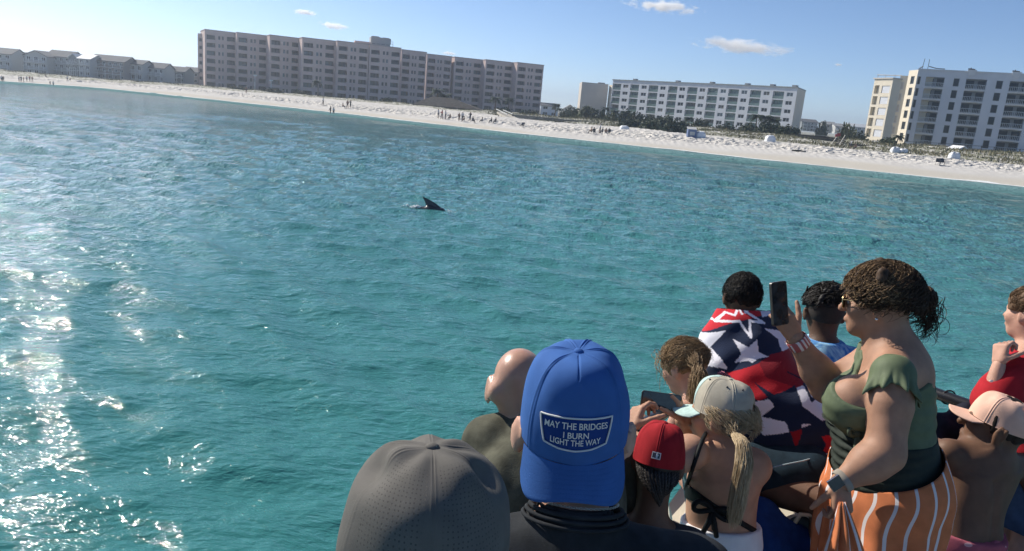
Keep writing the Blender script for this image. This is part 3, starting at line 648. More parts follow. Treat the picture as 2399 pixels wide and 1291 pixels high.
gable_house(1266, 1306, 272, 247, 242.5, 300, WHITE, SLATE, 'white house with a dark flat hipped roof beside the pink block', None, 2, 2)
gable_house(1320, 1346, 276, 255, 246, 330, SIDINGW, ROOFG, 'small white gabled house seen between the two tall blocks', None, 2, 2, gable_front=True)
gable_house(1876, 1912, 306, 285, 280, 330, SIDING2, SLATE, 'blue grey house standing right behind the end of the white block', None, 3, 2)
gable_house(1932, 1956, 310, 291, 286, 340, SIDINGW, ROOFG, 'small white house behind the dark beach wall, nearer the white block', None, 2, 2)
gable_house(1955, 1992, 313, 296, 291, 335, SIDINGW, ROOFG, 'wide pale house behind the dark beach wall, with two window rows', None, 2, 3)
gable_house(1990, 2032, 316, 297, 291, 330, SIDINGW, TINROOF, 'pale tin roofed house just beside the cream wing', None, 2, 3)

# ------------------------------------------------------------------ palms, shrubs, dune plants
BARK = mat('palm_bark', (0.17, 0.13, 0.095), 0.95, 0.1, var=0.3, vscale=6)
FROND = mat('palm_frond', (0.042, 0.065, 0.03), 0.6, 0.3, var=0.35, vscale=1.5)
SHRUBG = mat('shrub_leaf', (0.04, 0.055, 0.03), 0.7, 0.25, var=0.4, vscale=1.2)
SHRUB2 = mat('olive_leaf', (0.085, 0.10, 0.05), 0.7, 0.25, var=0.4, vscale=1.2)
def palm_meshes(h, seed):
    g = np.random.default_rng(seed); n = 9
    pts = [(0.25 * math.sin(1.5 * i / n + seed) * i / n, 0.2 * math.cos(seed + i / n) * i / n, h * i / n) for i in range(n + 1)]
    v, f = tube(pts, np.linspace(0.20, 0.13, n + 1) * (1 + 0.12 * (np.arange(n + 1) % 2)), 7); trunk = new_mesh('palm_trunk', v, f, BARK, True)
    k = MB(); top = np.array(pts[-1])
    for i in range(34):
        a = g.uniform(0, 6.28); up = g.uniform(-0.7, 1.2); L = g.uniform(1.5, 2.3); m = 7
        d = np.array([math.cos(a), math.sin(a), 0]); side = np.array([-d[1], d[0], 0])
        c = [top + d * L * t * math.cos(up * (1 - t)) + np.array([0, 0, L * (math.sin(up) * t - 0.75 * t * t)]) for t in np.linspace(0, 1, m)]
        for s in (-1, 1):
            for j in range(m - 1):
                for q in range(3):
                    t = (j + q / 3) / (m - 1); b = c[j] + (c[j + 1] - c[j]) * q / 3; w = 0.55 * math.sin(math.pi * min(1, t * 0.9 + 0.12)) + 0.05
                    e = b + side * s * w + d * w * 0.5 + np.array([0, 0, -w * 0.35 + g.uniform(-.06, .06)]); k.add([b - d * .03, b + d * 0.26, e], [(0, 1, 2)])
    return trunk, k.mesh('palm_crown', FROND)
PALMS = [palm_meshes(h, s) for h, s in ((4.2, 1), (5.2, 2), (3.4, 3))]
def shrub_mesh(seed, m, n=1500, rx=1.0, rz=0.8):
    g = np.random.default_rng(seed); k = MB(); cl = g.normal(size=(14, 3)); cl /= np.linalg.norm(cl, axis=1, keepdims=True); cl *= g.uniform(0.35, 0.75, (14, 1)); cl[:, 2] = np.abs(cl[:, 2]) * 0.9
    c = cl[g.integers(0, 14, n)] + g.normal(size=(n, 3)) * 0.17; c[:, 2] = np.maximum(c[:, 2], 0.02)
    A = g.normal(size=(n, 3)); A /= np.linalg.norm(A, axis=1, keepdims=True); B = g.normal(size=(n, 3)); B -= A * (A * B).sum(1, keepdims=True); B /= np.linalg.norm(B, axis=1, keepdims=True)
    s = g.uniform(0.07, 0.15, (n, 1)); v = np.stack([c - A * s, c + B * s * 0.6, c + A * s, c - B * s * 0.6], 1).reshape(-1, 3) * np.array([rx, rx, rz])
    return new_mesh('shrub_foliage', v, np.arange(4 * n).reshape(-1, 4), m)
SHRUBS = [shrub_mesh(1, SHRUBG), shrub_mesh(2, SHRUB2), shrub_mesh(3, SHRUBG, 1700, 1.0, 0.6)]
STEM = [new_mesh('stem', *tube([(0, 0, -0.4), (0.03, 0.02, 0.3), (0.1, 0, 0.6)], [0.06, 0.05, 0.02], 5), BARK)]
def palm(px, py_top, py_base, d, k, label):
    b = P(px, py_base, d); b[2] = min(b[2], float(ground_z(b[0], b[1]))); t = P(px, py_top, d); h0 = (4.2, 5.2, 3.4)[k] + 1.0; s = max(0.6, (t[2] - b[2]) / h0)
    r = thing('palm_tree', b, label, 'palm tree', 'palms and trees in front of the tall blocks', random.uniform(0, 6)); r.scale = (s, s, s)
    link('trunk', PALMS[k][0], r); link('crown', PALMS[k][1], r)
def shrub(px, py_base, d, wpx, hpx, k, label, group='dark shrubs along the back of the beach', name='shrub', cat='shrub', z=None):
    b = P(px, py_base, d); top = b[2] + hpx * d / FPX; b[2] = float(ground_z(b[0], b[1])) - 0.1; hpx = 1.25 * max(hpx, (top - b[2]) * FPX / d)
    r = thing(name, b, label, cat, group, random.uniform(0, 6)); sx = wpx * d / FPX / 1.7; sz = hpx * d / FPX / (0.75 if k < 2 else 0.55); r.scale = (sx, sx, sz)
    link('foliage', SHRUBS[k], r); link('stem', STEM[0], r)
for px, t, b, d, k, lab in (
    (745, 185, 226, 225, 1, 'dark palm standing alone before the middle of the pink block'), (1022, 203, 252, 232, 0, 'palm rising behind the pavilion roof by the pink block'), (1040, 215, 256, 230, 2, 'short palm close behind the pavilion roof slope'),
    (1158, 222, 266, 228, 0, 'palm in front of the pink block above the boardwalk ramp'), (1190, 226, 268, 226, 1, 'bushy palm beside the ramp-side palm before the pink block'),
    (1300, 240, 272, 240, 1, 'tall palm beside the white hipped house'), (1308, 250, 276, 230, 0, 'lower palm leaning against the white hipped house'), (1375, 246, 284, 215, 1, 'tall palm before the blank stair tower'), (1390, 252, 286, 212, 0, 'palm beside the tallest palm at the stair tower'),
    (1414, 248, 286, 215, 1, 'palm at the bright strip between stair tower and white block'), (1440, 254, 288, 210, 0, 'palm at the first green balcony column'), (1462, 256, 290, 208, 2, 'palm before the first window column of the white block'), (1548, 272, 302, 190, 2, 'short palm at the third white column'),
    (1612, 270, 303, 190, 0, 'round dark palm by the fifth balcony column'), (1770, 264, 306, 172, 1, 'spindly palm, first of three before the last balcony columns'), (1787, 264, 307, 170, 0, 'spindly palm, middle of three before the last balcony columns'), (1812, 272, 307, 170, 0, 'full crowned palm, third of three before the last balcony columns'), (2098, 312, 346, 158, 2, 'small palm in the corner between cream wing and white block')):
    palm(px, t, b, d, k, lab)
i = 0
spots = [(905, 241, 226, 30, 10, 0), (560, 212, 226, 40, 9, 0), (640, 218, 226, 44, 9, 0), (700, 222, 226, 36, 10, 0), (1090, 262, 220, 34, 10, 0), (1180, 270, 218, 40, 12, 0), (1240, 272, 216, 44, 12, 0), (1330, 279, 222, 36, 22, 0), (1352, 282, 215, 34, 22, 1), (1374, 287, 210, 44, 26, 1), (1402, 290, 205, 44, 22, 0), (1432, 290, 200, 36, 18, 1), (1466, 295, 192, 44, 26, 0), (1490, 300, 186, 36, 20, 0), (1522, 303, 178, 40, 16, 0), (1556, 306, 172, 50, 20, 0), (1592, 308, 168, 40, 18, 0), (1640, 303, 180, 40, 20, 0), (1700, 306, 176, 46, 14, 0), (1752, 308, 172, 40, 16, 0), (1800, 310, 166, 56, 22, 0), (1846, 312, 162, 56, 16, 0), (2010, 330, 175, 40, 18, 0), (1985, 318, 190, 40, 18, 1), (1925, 307, 260, 26, 14, 1), (2080, 345, 150, 40, 14, 1), (1480, 306, 160, 60, 16, 2), (1530, 311, 152, 60, 18, 2), (1575, 315, 146, 56, 20, 2), (1612, 316, 145, 40, 18, 2)]
words = ['low dark shrub at the foot of the pink block under its penthouse bays', 'low dark shrub at the foot of the pink block, second bay', 'low dark shrub at the foot of the pink block, third bay', 'low dark shrub at the foot of the pink block near the lone palm', 'dark shrub beside the pavilion posts', 'dark shrub behind the boardwalk ramp', 'dark shrub at the last bay of the pink block', 'dense dark shrub beside the white hipped house', 'olive shrub in front of the small gabled house', 'tall olive bush below the stair tower palms', 'dark bush under the two stair tower palms', 'olive bush below the bright wall strip', 'tall dark bush at the first balcony column', 'dark bush at the second balcony column', 'dark bush at the third balcony column', 'dark bush before the fourth white column', 'dark bush left of the round dark palm', 'dark bush right behind the round dark palm', 'low bush below the seventh balcony column', 'low bush near the three spindly palms', 'wide dark bush around the spindly palm trunks', 'dark bush at the corner of the white block', 'dark bush between beach wall and cream wing', 'olive bush above the red stair item', 'brown green tree between the pale houses', 'olive bush at the foot of the cream wing', 'low spreading dark bush at the edge of the sand, westmost', 'low spreading dark bush on the sand edge in front of the third column', 'low spreading dark bush on the sand edge in front of the fourth column', 'low spreading dark bush beside the blue beach box']
for (px, py, d, w, h, k), lab in zip(spots, words): shrub(px, py, d, w, h, k, lab.replace('westmost', 'nearest the seated group'))
# low planting that nobody could count along the dunes
def build_dune_grass():
    g = np.random.default_rng(11); V = []
    n = 26000; u = np.concatenate([g.uniform(-0.05, 0.85, 22000), g.uniform(-0.8, -0.05, 4000)])
    w, ys, zs, yv, zv = shore(u); f = g.uniform(0, 1, n) ** 0.8; y = ys + 1 + (yv + 8 - ys) * f
    y = np.where(u < -0.05, yv - 3 + 10 * g.uniform(0, 1, n), y); x = u * y
    keep = (np.sin(x * 0.45) * np.sin(y * 0.37 + x * 0.2) + 0.4 * np.sin(x * 1.3 + y)) > -0.35
    x, y = x[keep], y[keep]; n = len(x); z = ground_z(x, y)
    h = g.uniform(0.18, 0.6, n); a = g.uniform(0, 6.28, n); lean = g.normal(size=(n, 2)) * 0.18; wd = g.uniform(0.05, 0.16, n)
    b = np.stack([x, y, z - 0.03], -1); s = np.stack([np.cos(a) * wd, np.sin(a) * wd, np.zeros(n)], -1); t = b + np.stack([lean[:, 0], lean[:, 1], h], -1)
    V = np.stack([b - s, b + s, t], 1).reshape(-1, 3)
    o = obj('dune_grass', V, np.arange(3 * n).reshape(-1, 3), mat('dune_grass', (0.13, 0.135, 0.07), 0.8, 0.2, var2=(0.22, 0.19, 0.12), vscale=0.3))
    tag(o, 'patchy green and straw coloured grass growing on the low dunes', 'dune grass', None, 'stuff')
build_dune_grass()

# ------------------------------------------------------------------ boardwalks, walls, pavilion
WOODG = mat('weathered_wood', (0.22, 0.205, 0.185), 0.9, 0.15, var=0.25, vscale=1.5); WOODL = mat('pale_wood', (0.46, 0.43, 0.37), 0.9, 0.15, var=0.2, vscale=2); WOODD = mat('dark_wood', (0.095, 0.085, 0.075), 0.9, 0.15, var=0.3, vscale=1.5)
def run_fence(name, pts, h, pm, bm_, label, cat, boards=True, step=2.2, toprail=True):
    """posts and boards along a ground polyline of (px, py_top, depth); h is the height"""
    w = [P(*p) for p in pts]; t = thing(name, w[0] - np.array([0, 0, h]), label, cat); off = np.array(t.location)
    tot = 0
    for a, b in zip(w[:-1], w[1:]):
        L = float(np.linalg.norm(b - a)); m = max(1, int(L / step)); d = (b - a) / L; ang = math.atan2(d[1], d[0])
        for i in range(m + 1): q = a + (b - a) * i / m - off; MB().box((-0.09, -0.09, -h - 0.6), (0.09, 0.09, 0.06)).build('post', pm, t, False, q, (0, 0, ang))
        for i in range(m):
            q0 = a + (b - a) * i / m - off; q1 = a + (b - a) * (i + 1) / m - off
            sl = (q1[2] - q0[2]) / (L / m)
            nb = max(3, int(h / 0.34)) if boards else 2
            for j in range(nb):
                z = -h * (j + 0.5) / nb if boards else (-0.05 - j * h * 0.55); hh = h / nb * 0.44 if boards else 0.05
                v = [(0, -0.03, z - hh), (L / m, -0.03, z - hh + sl * L / m), (L / m, 0.03, z - hh + sl * L / m), (0, 0.03, z - hh), (0, -0.03, z + hh), (L / m, -0.03, z + hh + sl * L / m), (L / m, 0.03, z + hh + sl * L / m), (0, 0.03, z + hh)]
                k = MB().add(v, [(0, 3, 2, 1), (4, 5, 6, 7), (0, 1, 5, 4), (1, 2, 6, 5), (2, 3, 7, 6), (3, 0, 4, 7)]); k.build('board', bm_, t, False, q0, (0, 0, ang))
            if toprail:
                v = [(0, -0.14, 0.07), (L / m, -0.14, 0.07 + sl * L / m), (L / m, 0.14, 0.07 + sl * L / m), (0, 0.14, 0.07)]; v = v + [(x, y, z + 0.07) for x, y, z in v]
                MB().add(v, [(0, 3, 2, 1), (4, 5, 6, 7), (0, 1, 5, 4), (1, 2, 6, 5), (2, 3, 7, 6), (3, 0, 4, 7)]).build('top_rail', WOODL, t, False, q0, (0, 0, ang))
    return t
run_fence('boardwalk', [(1200, 268, 168), (1290, 276, 168), (1400, 288, 168)], 0.9, WOODG, WOODG, 'long low grey boardwalk running from the pale ramp along the dune', 'boardwalk', True, 2.6)
run_fence('fence', [(1300, 284, 158), (1350, 288, 158)], 0.75, WOODD, WOODD, 'short dark board fence on the sand below the boardwalk end', 'fence', True, 2.0, False)
run_fence('beach_wall', [(1871, 314, 150), (1940, 320, 148), (1962, 323, 147)], 1.6, WOODD, WOODD, 'dark board retaining wall with a pale cap behind the beach stairs', 'wall', True, 2.2)
run_fence('fence', [(1990, 336, 140), (2040, 340, 140), (2086, 345, 139)], 1.0, WOODD, WOODD, 'dark weathered board fence running to the cream wing', 'fence', True, 1.8, False)
run_fence('railing', [(2120, 331, 172), (2200, 335, 170), (2300, 342, 168), (2420, 352, 166), (2560, 364, 164)], 1.3, METALD, METALD, 'thin dark terrace railing along the foot of the near white block', 'railing', False, 2.2, False)
def build_pavilion():
    d = 205; a = P(965, 250, d); b = P(1128, 264, d); zt = P(1010, 226, d)[2]; ze = P(960, 243, d)[2]; W = float(np.linalg.norm((b - a)[:2])); t = thing('pavilion', (a[0], a[1], 1.4), 'dark open pavilion with a low hipped roof in front of the pink block', 'pavilion')
    z0 = ze - 1.4; zr = zt - 1.4; r = MB(); r.add([(0, 0, z0), (W, 0, z0), (W, 8, z0), (0, 8, z0), (W * 0.25, 4, zr), (W * 0.55, 4, zr), (0, 0, z0 - 0.2), (W, 0, z0 - 0.2), (W, 8, z0 - 0.2), (0, 8, z0 - 0.2)], [(0, 1, 5, 4), (1, 2, 5), (2, 3, 4, 5), (3, 0, 4), (6, 7, 1, 0), (7, 8, 2, 1), (8, 9, 3, 2), (9, 6, 0, 3), (9, 8, 7, 6)]); r.build('roof', WOODD, t)
    for x in np.linspace(0.4, W - 0.4, 7):
        for y in (0.4, 7.6): MB().box((x - 0.12, y - 0.12, -0.5), (x + 0.12, y + 0.12, z0 - 0.2)).build('post', WOODG, t)
    MB().box((0.5, 6.5, -0.5), (W - 0.5, 7.2, z0 * 0.6)).build('bar_counter', WOODD, t)
build_pavilion()
def build_ramp():
    t = thing('ramp', P(1166, 262, 172) - np.array([0, 0, 1.2]), 'pale ramp with two bright handrails coming down from the boardwalk', 'ramp'); off = np.array(t.location)
    for (p, q, r) in (((1163, 256, 173), (1189, 268, 166), 0.12), ((1179, 258, 173), (1203, 268, 168), 0.12)):
        k = MB().tube([P(*p) - off, P(*q) - off], r, 6); k.build('handrail', SIDINGW, t)
    a, b, c, e = P(1164, 262, 173), P(1180, 262, 174), P(1212, 276, 166), P(1186, 276, 164); v = np.array([a, b, c, e]) - off; v = np.concatenate([v, v - np.array([0, 0, 0.35])])
    MB().add(v, [(0, 1, 2, 3), (7, 6, 5, 4), (0, 4, 5, 1), (1, 5, 6, 2), (2, 6, 7, 3), (3, 7, 4, 0)]).build('deck', WOODL, t)
    for p in ((1168, 266, 172), (1186, 274, 168), (1200, 275, 168)):
        q = P(*p) - off; MB().box((-0.1, -0.1, -2.0), (0.1, 0.1, 0)).build('post', WOODG, t, False, q)
build_ramp()
def build_stairs():
    t = thing('beach_stairs', P(1965, 345, 138), 'wooden beach stairs with grey handrails in the gap of the dark wall', 'stairs'); off = np.array(t.location)
    for i in range(7):
        f = i / 6; a = P(1950 + 15 * f, 348 - 24 * f, 138 + 6 * f) - off; b = P(1970 + 12 * f, 350 - 24 * f, 138 + 6 * f) - off
        MB().tube([a, b], 0.12, 4).build('step', WOODD, t)
    for (p, q) in (((1945, 342, 138), (1962, 318, 145)), ((1964, 343, 138), (1980, 317, 145))): MB().tube([P(*p) - off, P(*q) - off], 0.09, 5).build('handrail', WOODL, t)
    tw = thing('beach_towel', P(1963, 317, 144), 'red towel hung over the top of the beach stairs handrail', 'towel'); MB().box((-0.5, -0.05, -0.25), (0.5, 0.05, 0.3)).build('cloth', mat('red_cloth_far', (0.38, 0.05, 0.06), 0.9), tw, False, None, (0, math.radians(-20), 0))
build_stairs()
def build_shed():
    for (px0, px1, yb, ye, yr, d, lab) in ((2238, 2272, 359, 352, 344.5, 140, 'low white roofed beach shed half sunk in the dune grass'),):
        gable_house(px0, px1, yb, ye, yr, d, SIDINGW, mat('white_roofing', (0.72, 0.73, 0.74), 0.6), lab, None, 1, 1, gable_front=True, name='beach_shed', cat='shed', rot=0.25)
build_shed()
# white covered stacks of beach gear
TARP = mat('white_tarpaulin', (0.72, 0.74, 0.77), 0.55, 0.4, var=0.06, vscale=2, bump=0.4, bscale=6)
def tarp(px, py, wpx, hpx, lab, flat=0.0):
    b = on_ground(px, py); d = float((b - EYE) @ _F); w = wpx * d / FPX / 2; h = hpx * d / FPX; g = np.random.default_rng(int(px)); n, m = 9, 16; V = []
    for i in range(n):
        ph = i / (n - 1) * math.pi / 2
        for j in range(m):
            th = j / m * 2 * math.pi; q = 0.62; c, s = math.cos(th), math.sin(th)
            V.append((w * math.copysign(abs(c) ** q, c) * math.cos(ph) ** 0.45 * (1 + 0.06 * math.sin(5 * th)), 0.8 * w * math.copysign(abs(s) ** q, s) * math.cos(ph) ** 0.45, h * math.sin(ph) ** 0.8 * (1 + 0.1 * math.sin(3 * th + px)) - 0.1 * (i == 0)))
    t = thing('covered_stack', b, lab, 'tarp', 'white tarpaulins over stacked beach gear'); obj('tarpaulin', V, grid_faces(n, m, True), TARP, t, None, True)
    k = MB()
    for s in (-0.55, 0.0, 0.55): k.tube([(w * s, -0.8 * w * 0.95, 0.05), (w * s, -0.55 * w, h * 0.93), (w * s, 0, h * 1.04), (w * s, 0.6 * w, h * 0.9)], 0.025, 4)
    k.build('tie_rope', WOODG, t)
tarp(1640, 322, 26, 13, 'pale tarpaulin mound on the sand right of the blue beach box'); tarp(1804, 332, 24, 13, 'pale tarpaulin mound on the sand below the three palms'); tarp(2096, 358, 20, 13, 'white tarpaulin mound at the end of the dark board fence, nearer the fence'); tarp(2116, 359, 20, 10, 'white tarpaulin mound at the fence end, on the dune side'); tarp(2234, 373, 24, 14, 'white tarpaulin mound on the sand under the white roofed shed'); tarp(1463, 303, 22, 8, 'long white covered mound at the dark bushes near the seated group')
b = on_ground(1619, 321); t = thing('beach_box', b, 'blue beach box with a raised lid standing on the sand beside a tarpaulin', 'box'); BLUEB = mat('faded_blue_paint', (0.12, 0.17, 0.30), 0.6)
MB().box((-0.75, -0.6, -0.1), (0.75, 0.6, 1.3)).build('body', BLUEB, t); MB().box((-0.8, -0.65, 0), (0.8, 0.65, 0.08)).build('lid', SIDINGW, t, False, (0, 0.2, 1.42), (0.3, 0, 0)); MB().box((-0.4, -0.63, 0.3), (0.4, -0.603, 0.9)).build('door', SIDINGW, t)
b = on_ground(1870, 356); t = thing('driftwood_log', b, 'dark driftwood log lying on the white sand', 'log'); MB().tube([(-1.0, 0, 0.1), (-0.3, 0.05, 0.16), (0.4, 0, 0.14), (1.1, -0.1, 0.1)], [0.10, 0.14, 0.13, 0.07], 8).build('log', WOODD, t, True); MB().tube([(0.3, 0, 0.2), (0.5, 0.05, 0.5)], [0.05, 0.02], 6).build('branch', WOODD, t, True)
# tall lamp posts before the pink block
for px, y0, y1, lab in ((597, 214, 178, 'white lamp post by the third bay of the pink block'), (635, 216, 190, 'shorter white lamp post by the fourth bay of the pink block')):
    p = P(px, y0, 228); q = P(px, y1, 228); t = thing('lamp_post', p, lab, 'lamp post', 'lamp posts before the pink block'); h = float(q[2] - p[2]); MB().tube([(0, 0, -0.5), (0, 0, h)], 0.09, 6).build('pole', RAILW, t); MB().box((-0.5, -0.25, 0), (0.5, 0.25, 0.35)).build('lamp_head', RAILW, t, False, (0, 0, h))

# ------------------------------------------------------------------ clouds, far above and beyond the haze
def build_cloud(px, py, wpx, hpx, d, seed, lab):
    c = P(px, py, d); w = wpx * d / FPX / 2; h = hpx * d / FPX / 2
    bm = bmesh.new(); bmesh.ops.create_icosphere(bm, subdivisions=4, radius=1.0, matrix=Matrix.Diagonal((w, w * 0.6, h, 1)))
    me = bpy.data.meshes.new('cloud'); bm.to_mesh(me); bm.free(); o = link('cloud', me, None, c, (0, math.radians(2), 0))
    m = bpy.data.materials.new('cloud_vapour'); m.use_nodes = True; nt = m.node_tree; N = nt.nodes; L = nt.links; N.remove(N['Principled BSDF'])
    v = N.new('ShaderNodeVolumePrincipled'); v.inputs['Color'].default_value = (1, 1, 1, 1); v.inputs['Anisotropy'].default_value = 0.35
    tc = N.new('ShaderNodeTexCoord'); mp = N.new('ShaderNodeMapping'); mp.inputs['Scale'].default_value = (1 / w, 1 / (0.6 * w), 1 / h); L.new(tc.outputs['Object'], mp.inputs['Vector'])
    ln = N.new('ShaderNodeVectorMath'); ln.operation = 'LENGTH'; L.new(mp.outputs[0], ln.inputs[0])
    n2 = N.new('ShaderNodeMapping'); n2.inputs['Scale'].default_value = (4.2 / w, 4.2 / w, 1.5 / h); n2.inputs['Location'].default_value = (seed * 3.7, seed * 1.3, seed); L.new(tc.outputs['Object'], n2.inputs['Vector'])
    no = N.new('ShaderNodeTexNoise'); no.inputs['Scale'].default_value = 1.0; no.inputs['Detail'].default_value = 7; no.inputs['Roughness'].default_value = 0.6; L.new(n2.outputs[0], no.inputs['Vector'])
    s1 = N.new('ShaderNodeMath'); s1.operation = 'MULTIPLY_ADD'; L.new(ln.outputs['Value'], s1.inputs[0]); s1.inputs[1].default_value = -0.42; L.new(no.outputs['Fac'], s1.inputs[2])
    mr = N.new('ShaderNodeMapRange'); mr.inputs['From Min'].default_value = 0.22; mr.inputs['From Max'].default_value = 0.42; mr.inputs['To Min'].default_value = 0.0; mr.inputs['To Max'].default_value = 1.3 / h; L.new(s1.outputs[0], mr.inputs['Value']); L.new(mr.outputs[0], v.inputs['Density'])
    L.new(v.outputs[0], N['Material Output'].inputs['Volume']); me.materials.append(m)
    tag(o, lab, 'cloud', 'small white clouds over the beach'); return o
build_cloud(1556, 16, 210, 34, 4200, 1, 'largest high white cloud cut close to the top edge of the sky')
build_cloud(1738, 109, 270, 40, 4200, 2, 'long white cloud floating above the white apartment block')
build_cloud(783, 61, 92, 22, 4200, 3, 'small white cloud over the middle of the pink block')
build_cloud(714, 29, 74, 16, 4200, 4, 'smallest wispy cloud high above the pink block')
build_cloud(1964, 152, 26, 10, 4200, 5, 'tiny cloud puff in the gap between the two white blocks')
build_cloud(1052, 125, 46, 10, 4200, 6, 'thin low cloud just above the roof of the pink block')
build_haze()
# ================================================================== SOLID SHAPES FOR BODIES AND CLOTHES
class Sdf:
    """smoothly joined tapered limbs and ellipsoids; meshed as one continuous surface"""
    def __init__(s): s.pr = []
    def copy(s): c = Sdf(); c.pr = list(s.pr); return c
    def cap(s, a, b, ra, rb=None, k=0.03, flat=None):
        """tapered limb a-b; flat = (direction, factor): thinner along that direction by the factor"""
        rb = ra if rb is None else rb; a = np.asarray(a, float); b = np.asarray(b, float); r = max(ra, rb)
        s.pr.append(('c', (a, b, ra, rb, flat), k, np.minimum(a, b) - r, np.maximum(a, b) + r)); return s
    def chain(s, pts, rad, k=0.03):
        for i in range(len(pts) - 1): s.cap(pts[i], pts[i + 1], rad[i], rad[i + 1], k)
        return s
    def ell(s, c, r, R=None, k=0.03):
        c = np.asarray(c, float); r = np.asarray(r, float); m = r.max(); R = np.eye(3) if R is None else R
        s.pr.append(('e', (c, r, R), k, c - m, c + m)); return s
    def bounds(s): return np.min([p[3] for p in s.pr], 0), np.max([p[4] for p in s.pr], 0)
    @staticmethod
    def dist(kind, a, p):
        if kind == 'c':
            A, B, ra, rb, flat = a; d = B - A; q = p - A
            t = np.clip((q @ d) / (d @ d + 1e-12), 0, 1); v = q - t[..., None] * d
            if flat is not None:
                n, f = flat; w = v @ n; v = v + np.multiply.outer(w * (f - 1), n)
            return np.sqrt((v * v).sum(-1)) - (ra + (rb - ra) * t)
        c, r, R = a; q = (p - c) @ R; k0 = np.sqrt(((q / r) ** 2).sum(-1)); k1 = np.sqrt(((q / r ** 2) ** 2).sum(-1)) + 1e-9
        return np.where(k0 < 1e-6, -r.min(), k0 * (k0 - 1) / k1)
    def field(s, p):
        F = None
        for kind, a, k, _, _ in s.pr:
            d = s.dist(kind, a, p)
            if F is None: F = d
            else: h = np.maximum(k - np.abs(F - d), 0) / k; F = np.minimum(F, d) - h * h * k * 0.25
        return F
    def mesh(s, h, off=0.0, cut=None, disp=None, lo=None, hi=None):
        l, u = s.bounds(); l = l - off - 3 * h; u = u + off + 3 * h
        if lo is not None: l = np.maximum(l, lo)
        if hi is not None: u = np.minimum(u, hi)
        n = np.maximum(4, np.ceil((u - l) / h).astype(int)); ax = [l[i] + np.arange(n[i]) * h for i in range(3)]
        F = np.full(n, 0.3, dtype=np.float64)
        for kind, a, k, bl, bu in s.pr:
            m = k + off + 3 * h + 0.015
            i0 = [int(np.clip(np.floor((bl[i] - m - l[i]) / h), 0, n[i])) for i in range(3)]; i1 = [int(np.clip(np.ceil((bu[i] + m - l[i]) / h) + 1, 0, n[i])) for i in range(3)]
            if any(i1[i] <= i0[i] for i in range(3)): continue
            g = np.stack(np.meshgrid(ax[0][i0[0]:i1[0]], ax[1][i0[1]:i1[1]], ax[2][i0[2]:i1[2]], indexing='ij'), -1)
            d = s.dist(kind, a, g); f = F[i0[0]:i1[0], i0[1]:i1[1], i0[2]:i1[2]]
            q = np.maximum(k - np.abs(f - d), 0) / k; F[i0[0]:i1[0], i0[1]:i1[1], i0[2]:i1[2]] = np.minimum(f, d) - q * q * k * 0.25
        F -= off
        if disp is not None or cut is not None:
            idx = np.argwhere((F < 0.035) & (F > -0.06 if cut is None else F < 0.035)); p = l + idx * h; v = F[tuple(idx.T)]
            if disp is not None: v = v + disp(p)
            if cut is not None: v = np.maximum(v, cut(p))
            F[tuple(idx.T)] = v
        return nets(F, l, h)
def nets(F, org, h):
    ins = F < 0; n = F.shape
    cs = [(i, j, k) for i in (0, 1) for j in (0, 1) for k in (0, 1)]
    cnt = sum(ins[i:n[0] - 1 + i, j:n[1] - 1 + j, k:n[2] - 1 + k].astype(np.int8) for i, j, k in cs)
    act = np.argwhere((cnt > 0) & (cnt < 8))
    if len(act) == 0: return np.zeros((0, 3)), np.zeros((0, 4), int)
    val = np.stack([F[act[:, 0] + i, act[:, 1] + j, act[:, 2] + k] for i, j, k in cs], 1)
    S = np.zeros((len(act), 3)); C = np.zeros(len(act))
    for a in range(8):
        for b in range(a + 1, 8):
            d = np.array(cs[b]) - np.array(cs[a])
            if np.abs(d).sum() != 1: continue
            x = (val[:, a] < 0) != (val[:, b] < 0); t = np.where(x, val[:, a] / np.where(x, val[:, a] - val[:, b], 1), 0)
            S += np.where(x[:, None], np.array(cs[a]) + t[:, None] * d, 0); C += x
    V = org + (act + S / C[:, None]) * h
    I = np.full(tuple(np.array(n) - 1), -1, dtype=np.int64); I[tuple(act.T)] = np.arange(len(act))
    Q = []
    for axis in range(3):
        sl0 = [slice(None)] * 3; sl1 = [slice(None)] * 3; sl0[axis] = slice(0, -1); sl1[axis] = slice(1, None)
        x = ins[tuple(sl0)] != ins[tuple(sl1)]; e = np.argwhere(x); u, w = (axis + 1) % 3, (axis + 2) % 3
        e = e[(e[:, u] > 0) & (e[:, w] > 0) & (e[:, u] < n[u] - 1) & (e[:, w] < n[w] - 1)]
        def cell(du, dw): q = e.copy(); q[:, u] += du; q[:, w] += dw; return I[tuple(q.T)]
        f = np.stack([cell(-1, -1), cell(0, -1), cell(0, 0), cell(-1, 0)], 1); flip = ~ins[tuple(e.T)]
        f[flip] = f[flip][:, ::-1]; Q.append(f[(f >= 0).all(1)])
    return V, np.concatenate(Q)
def joinm(*ms):
    V, Q, n = [], [], 0
    for v, f in ms: V.append(v); Q.append(np.asarray(f) + n); n += len(v)
    return np.concatenate(V), np.concatenate(Q)
def frame(f, u=(0, 0, 1)):
    """rows: right, forward, up of a part that faces f"""
    f = nrm(f); u = np.asarray(u, float); u = nrm(u - f * (u @ f)); r = np.cross(f, u); return np.stack([r, f, u])
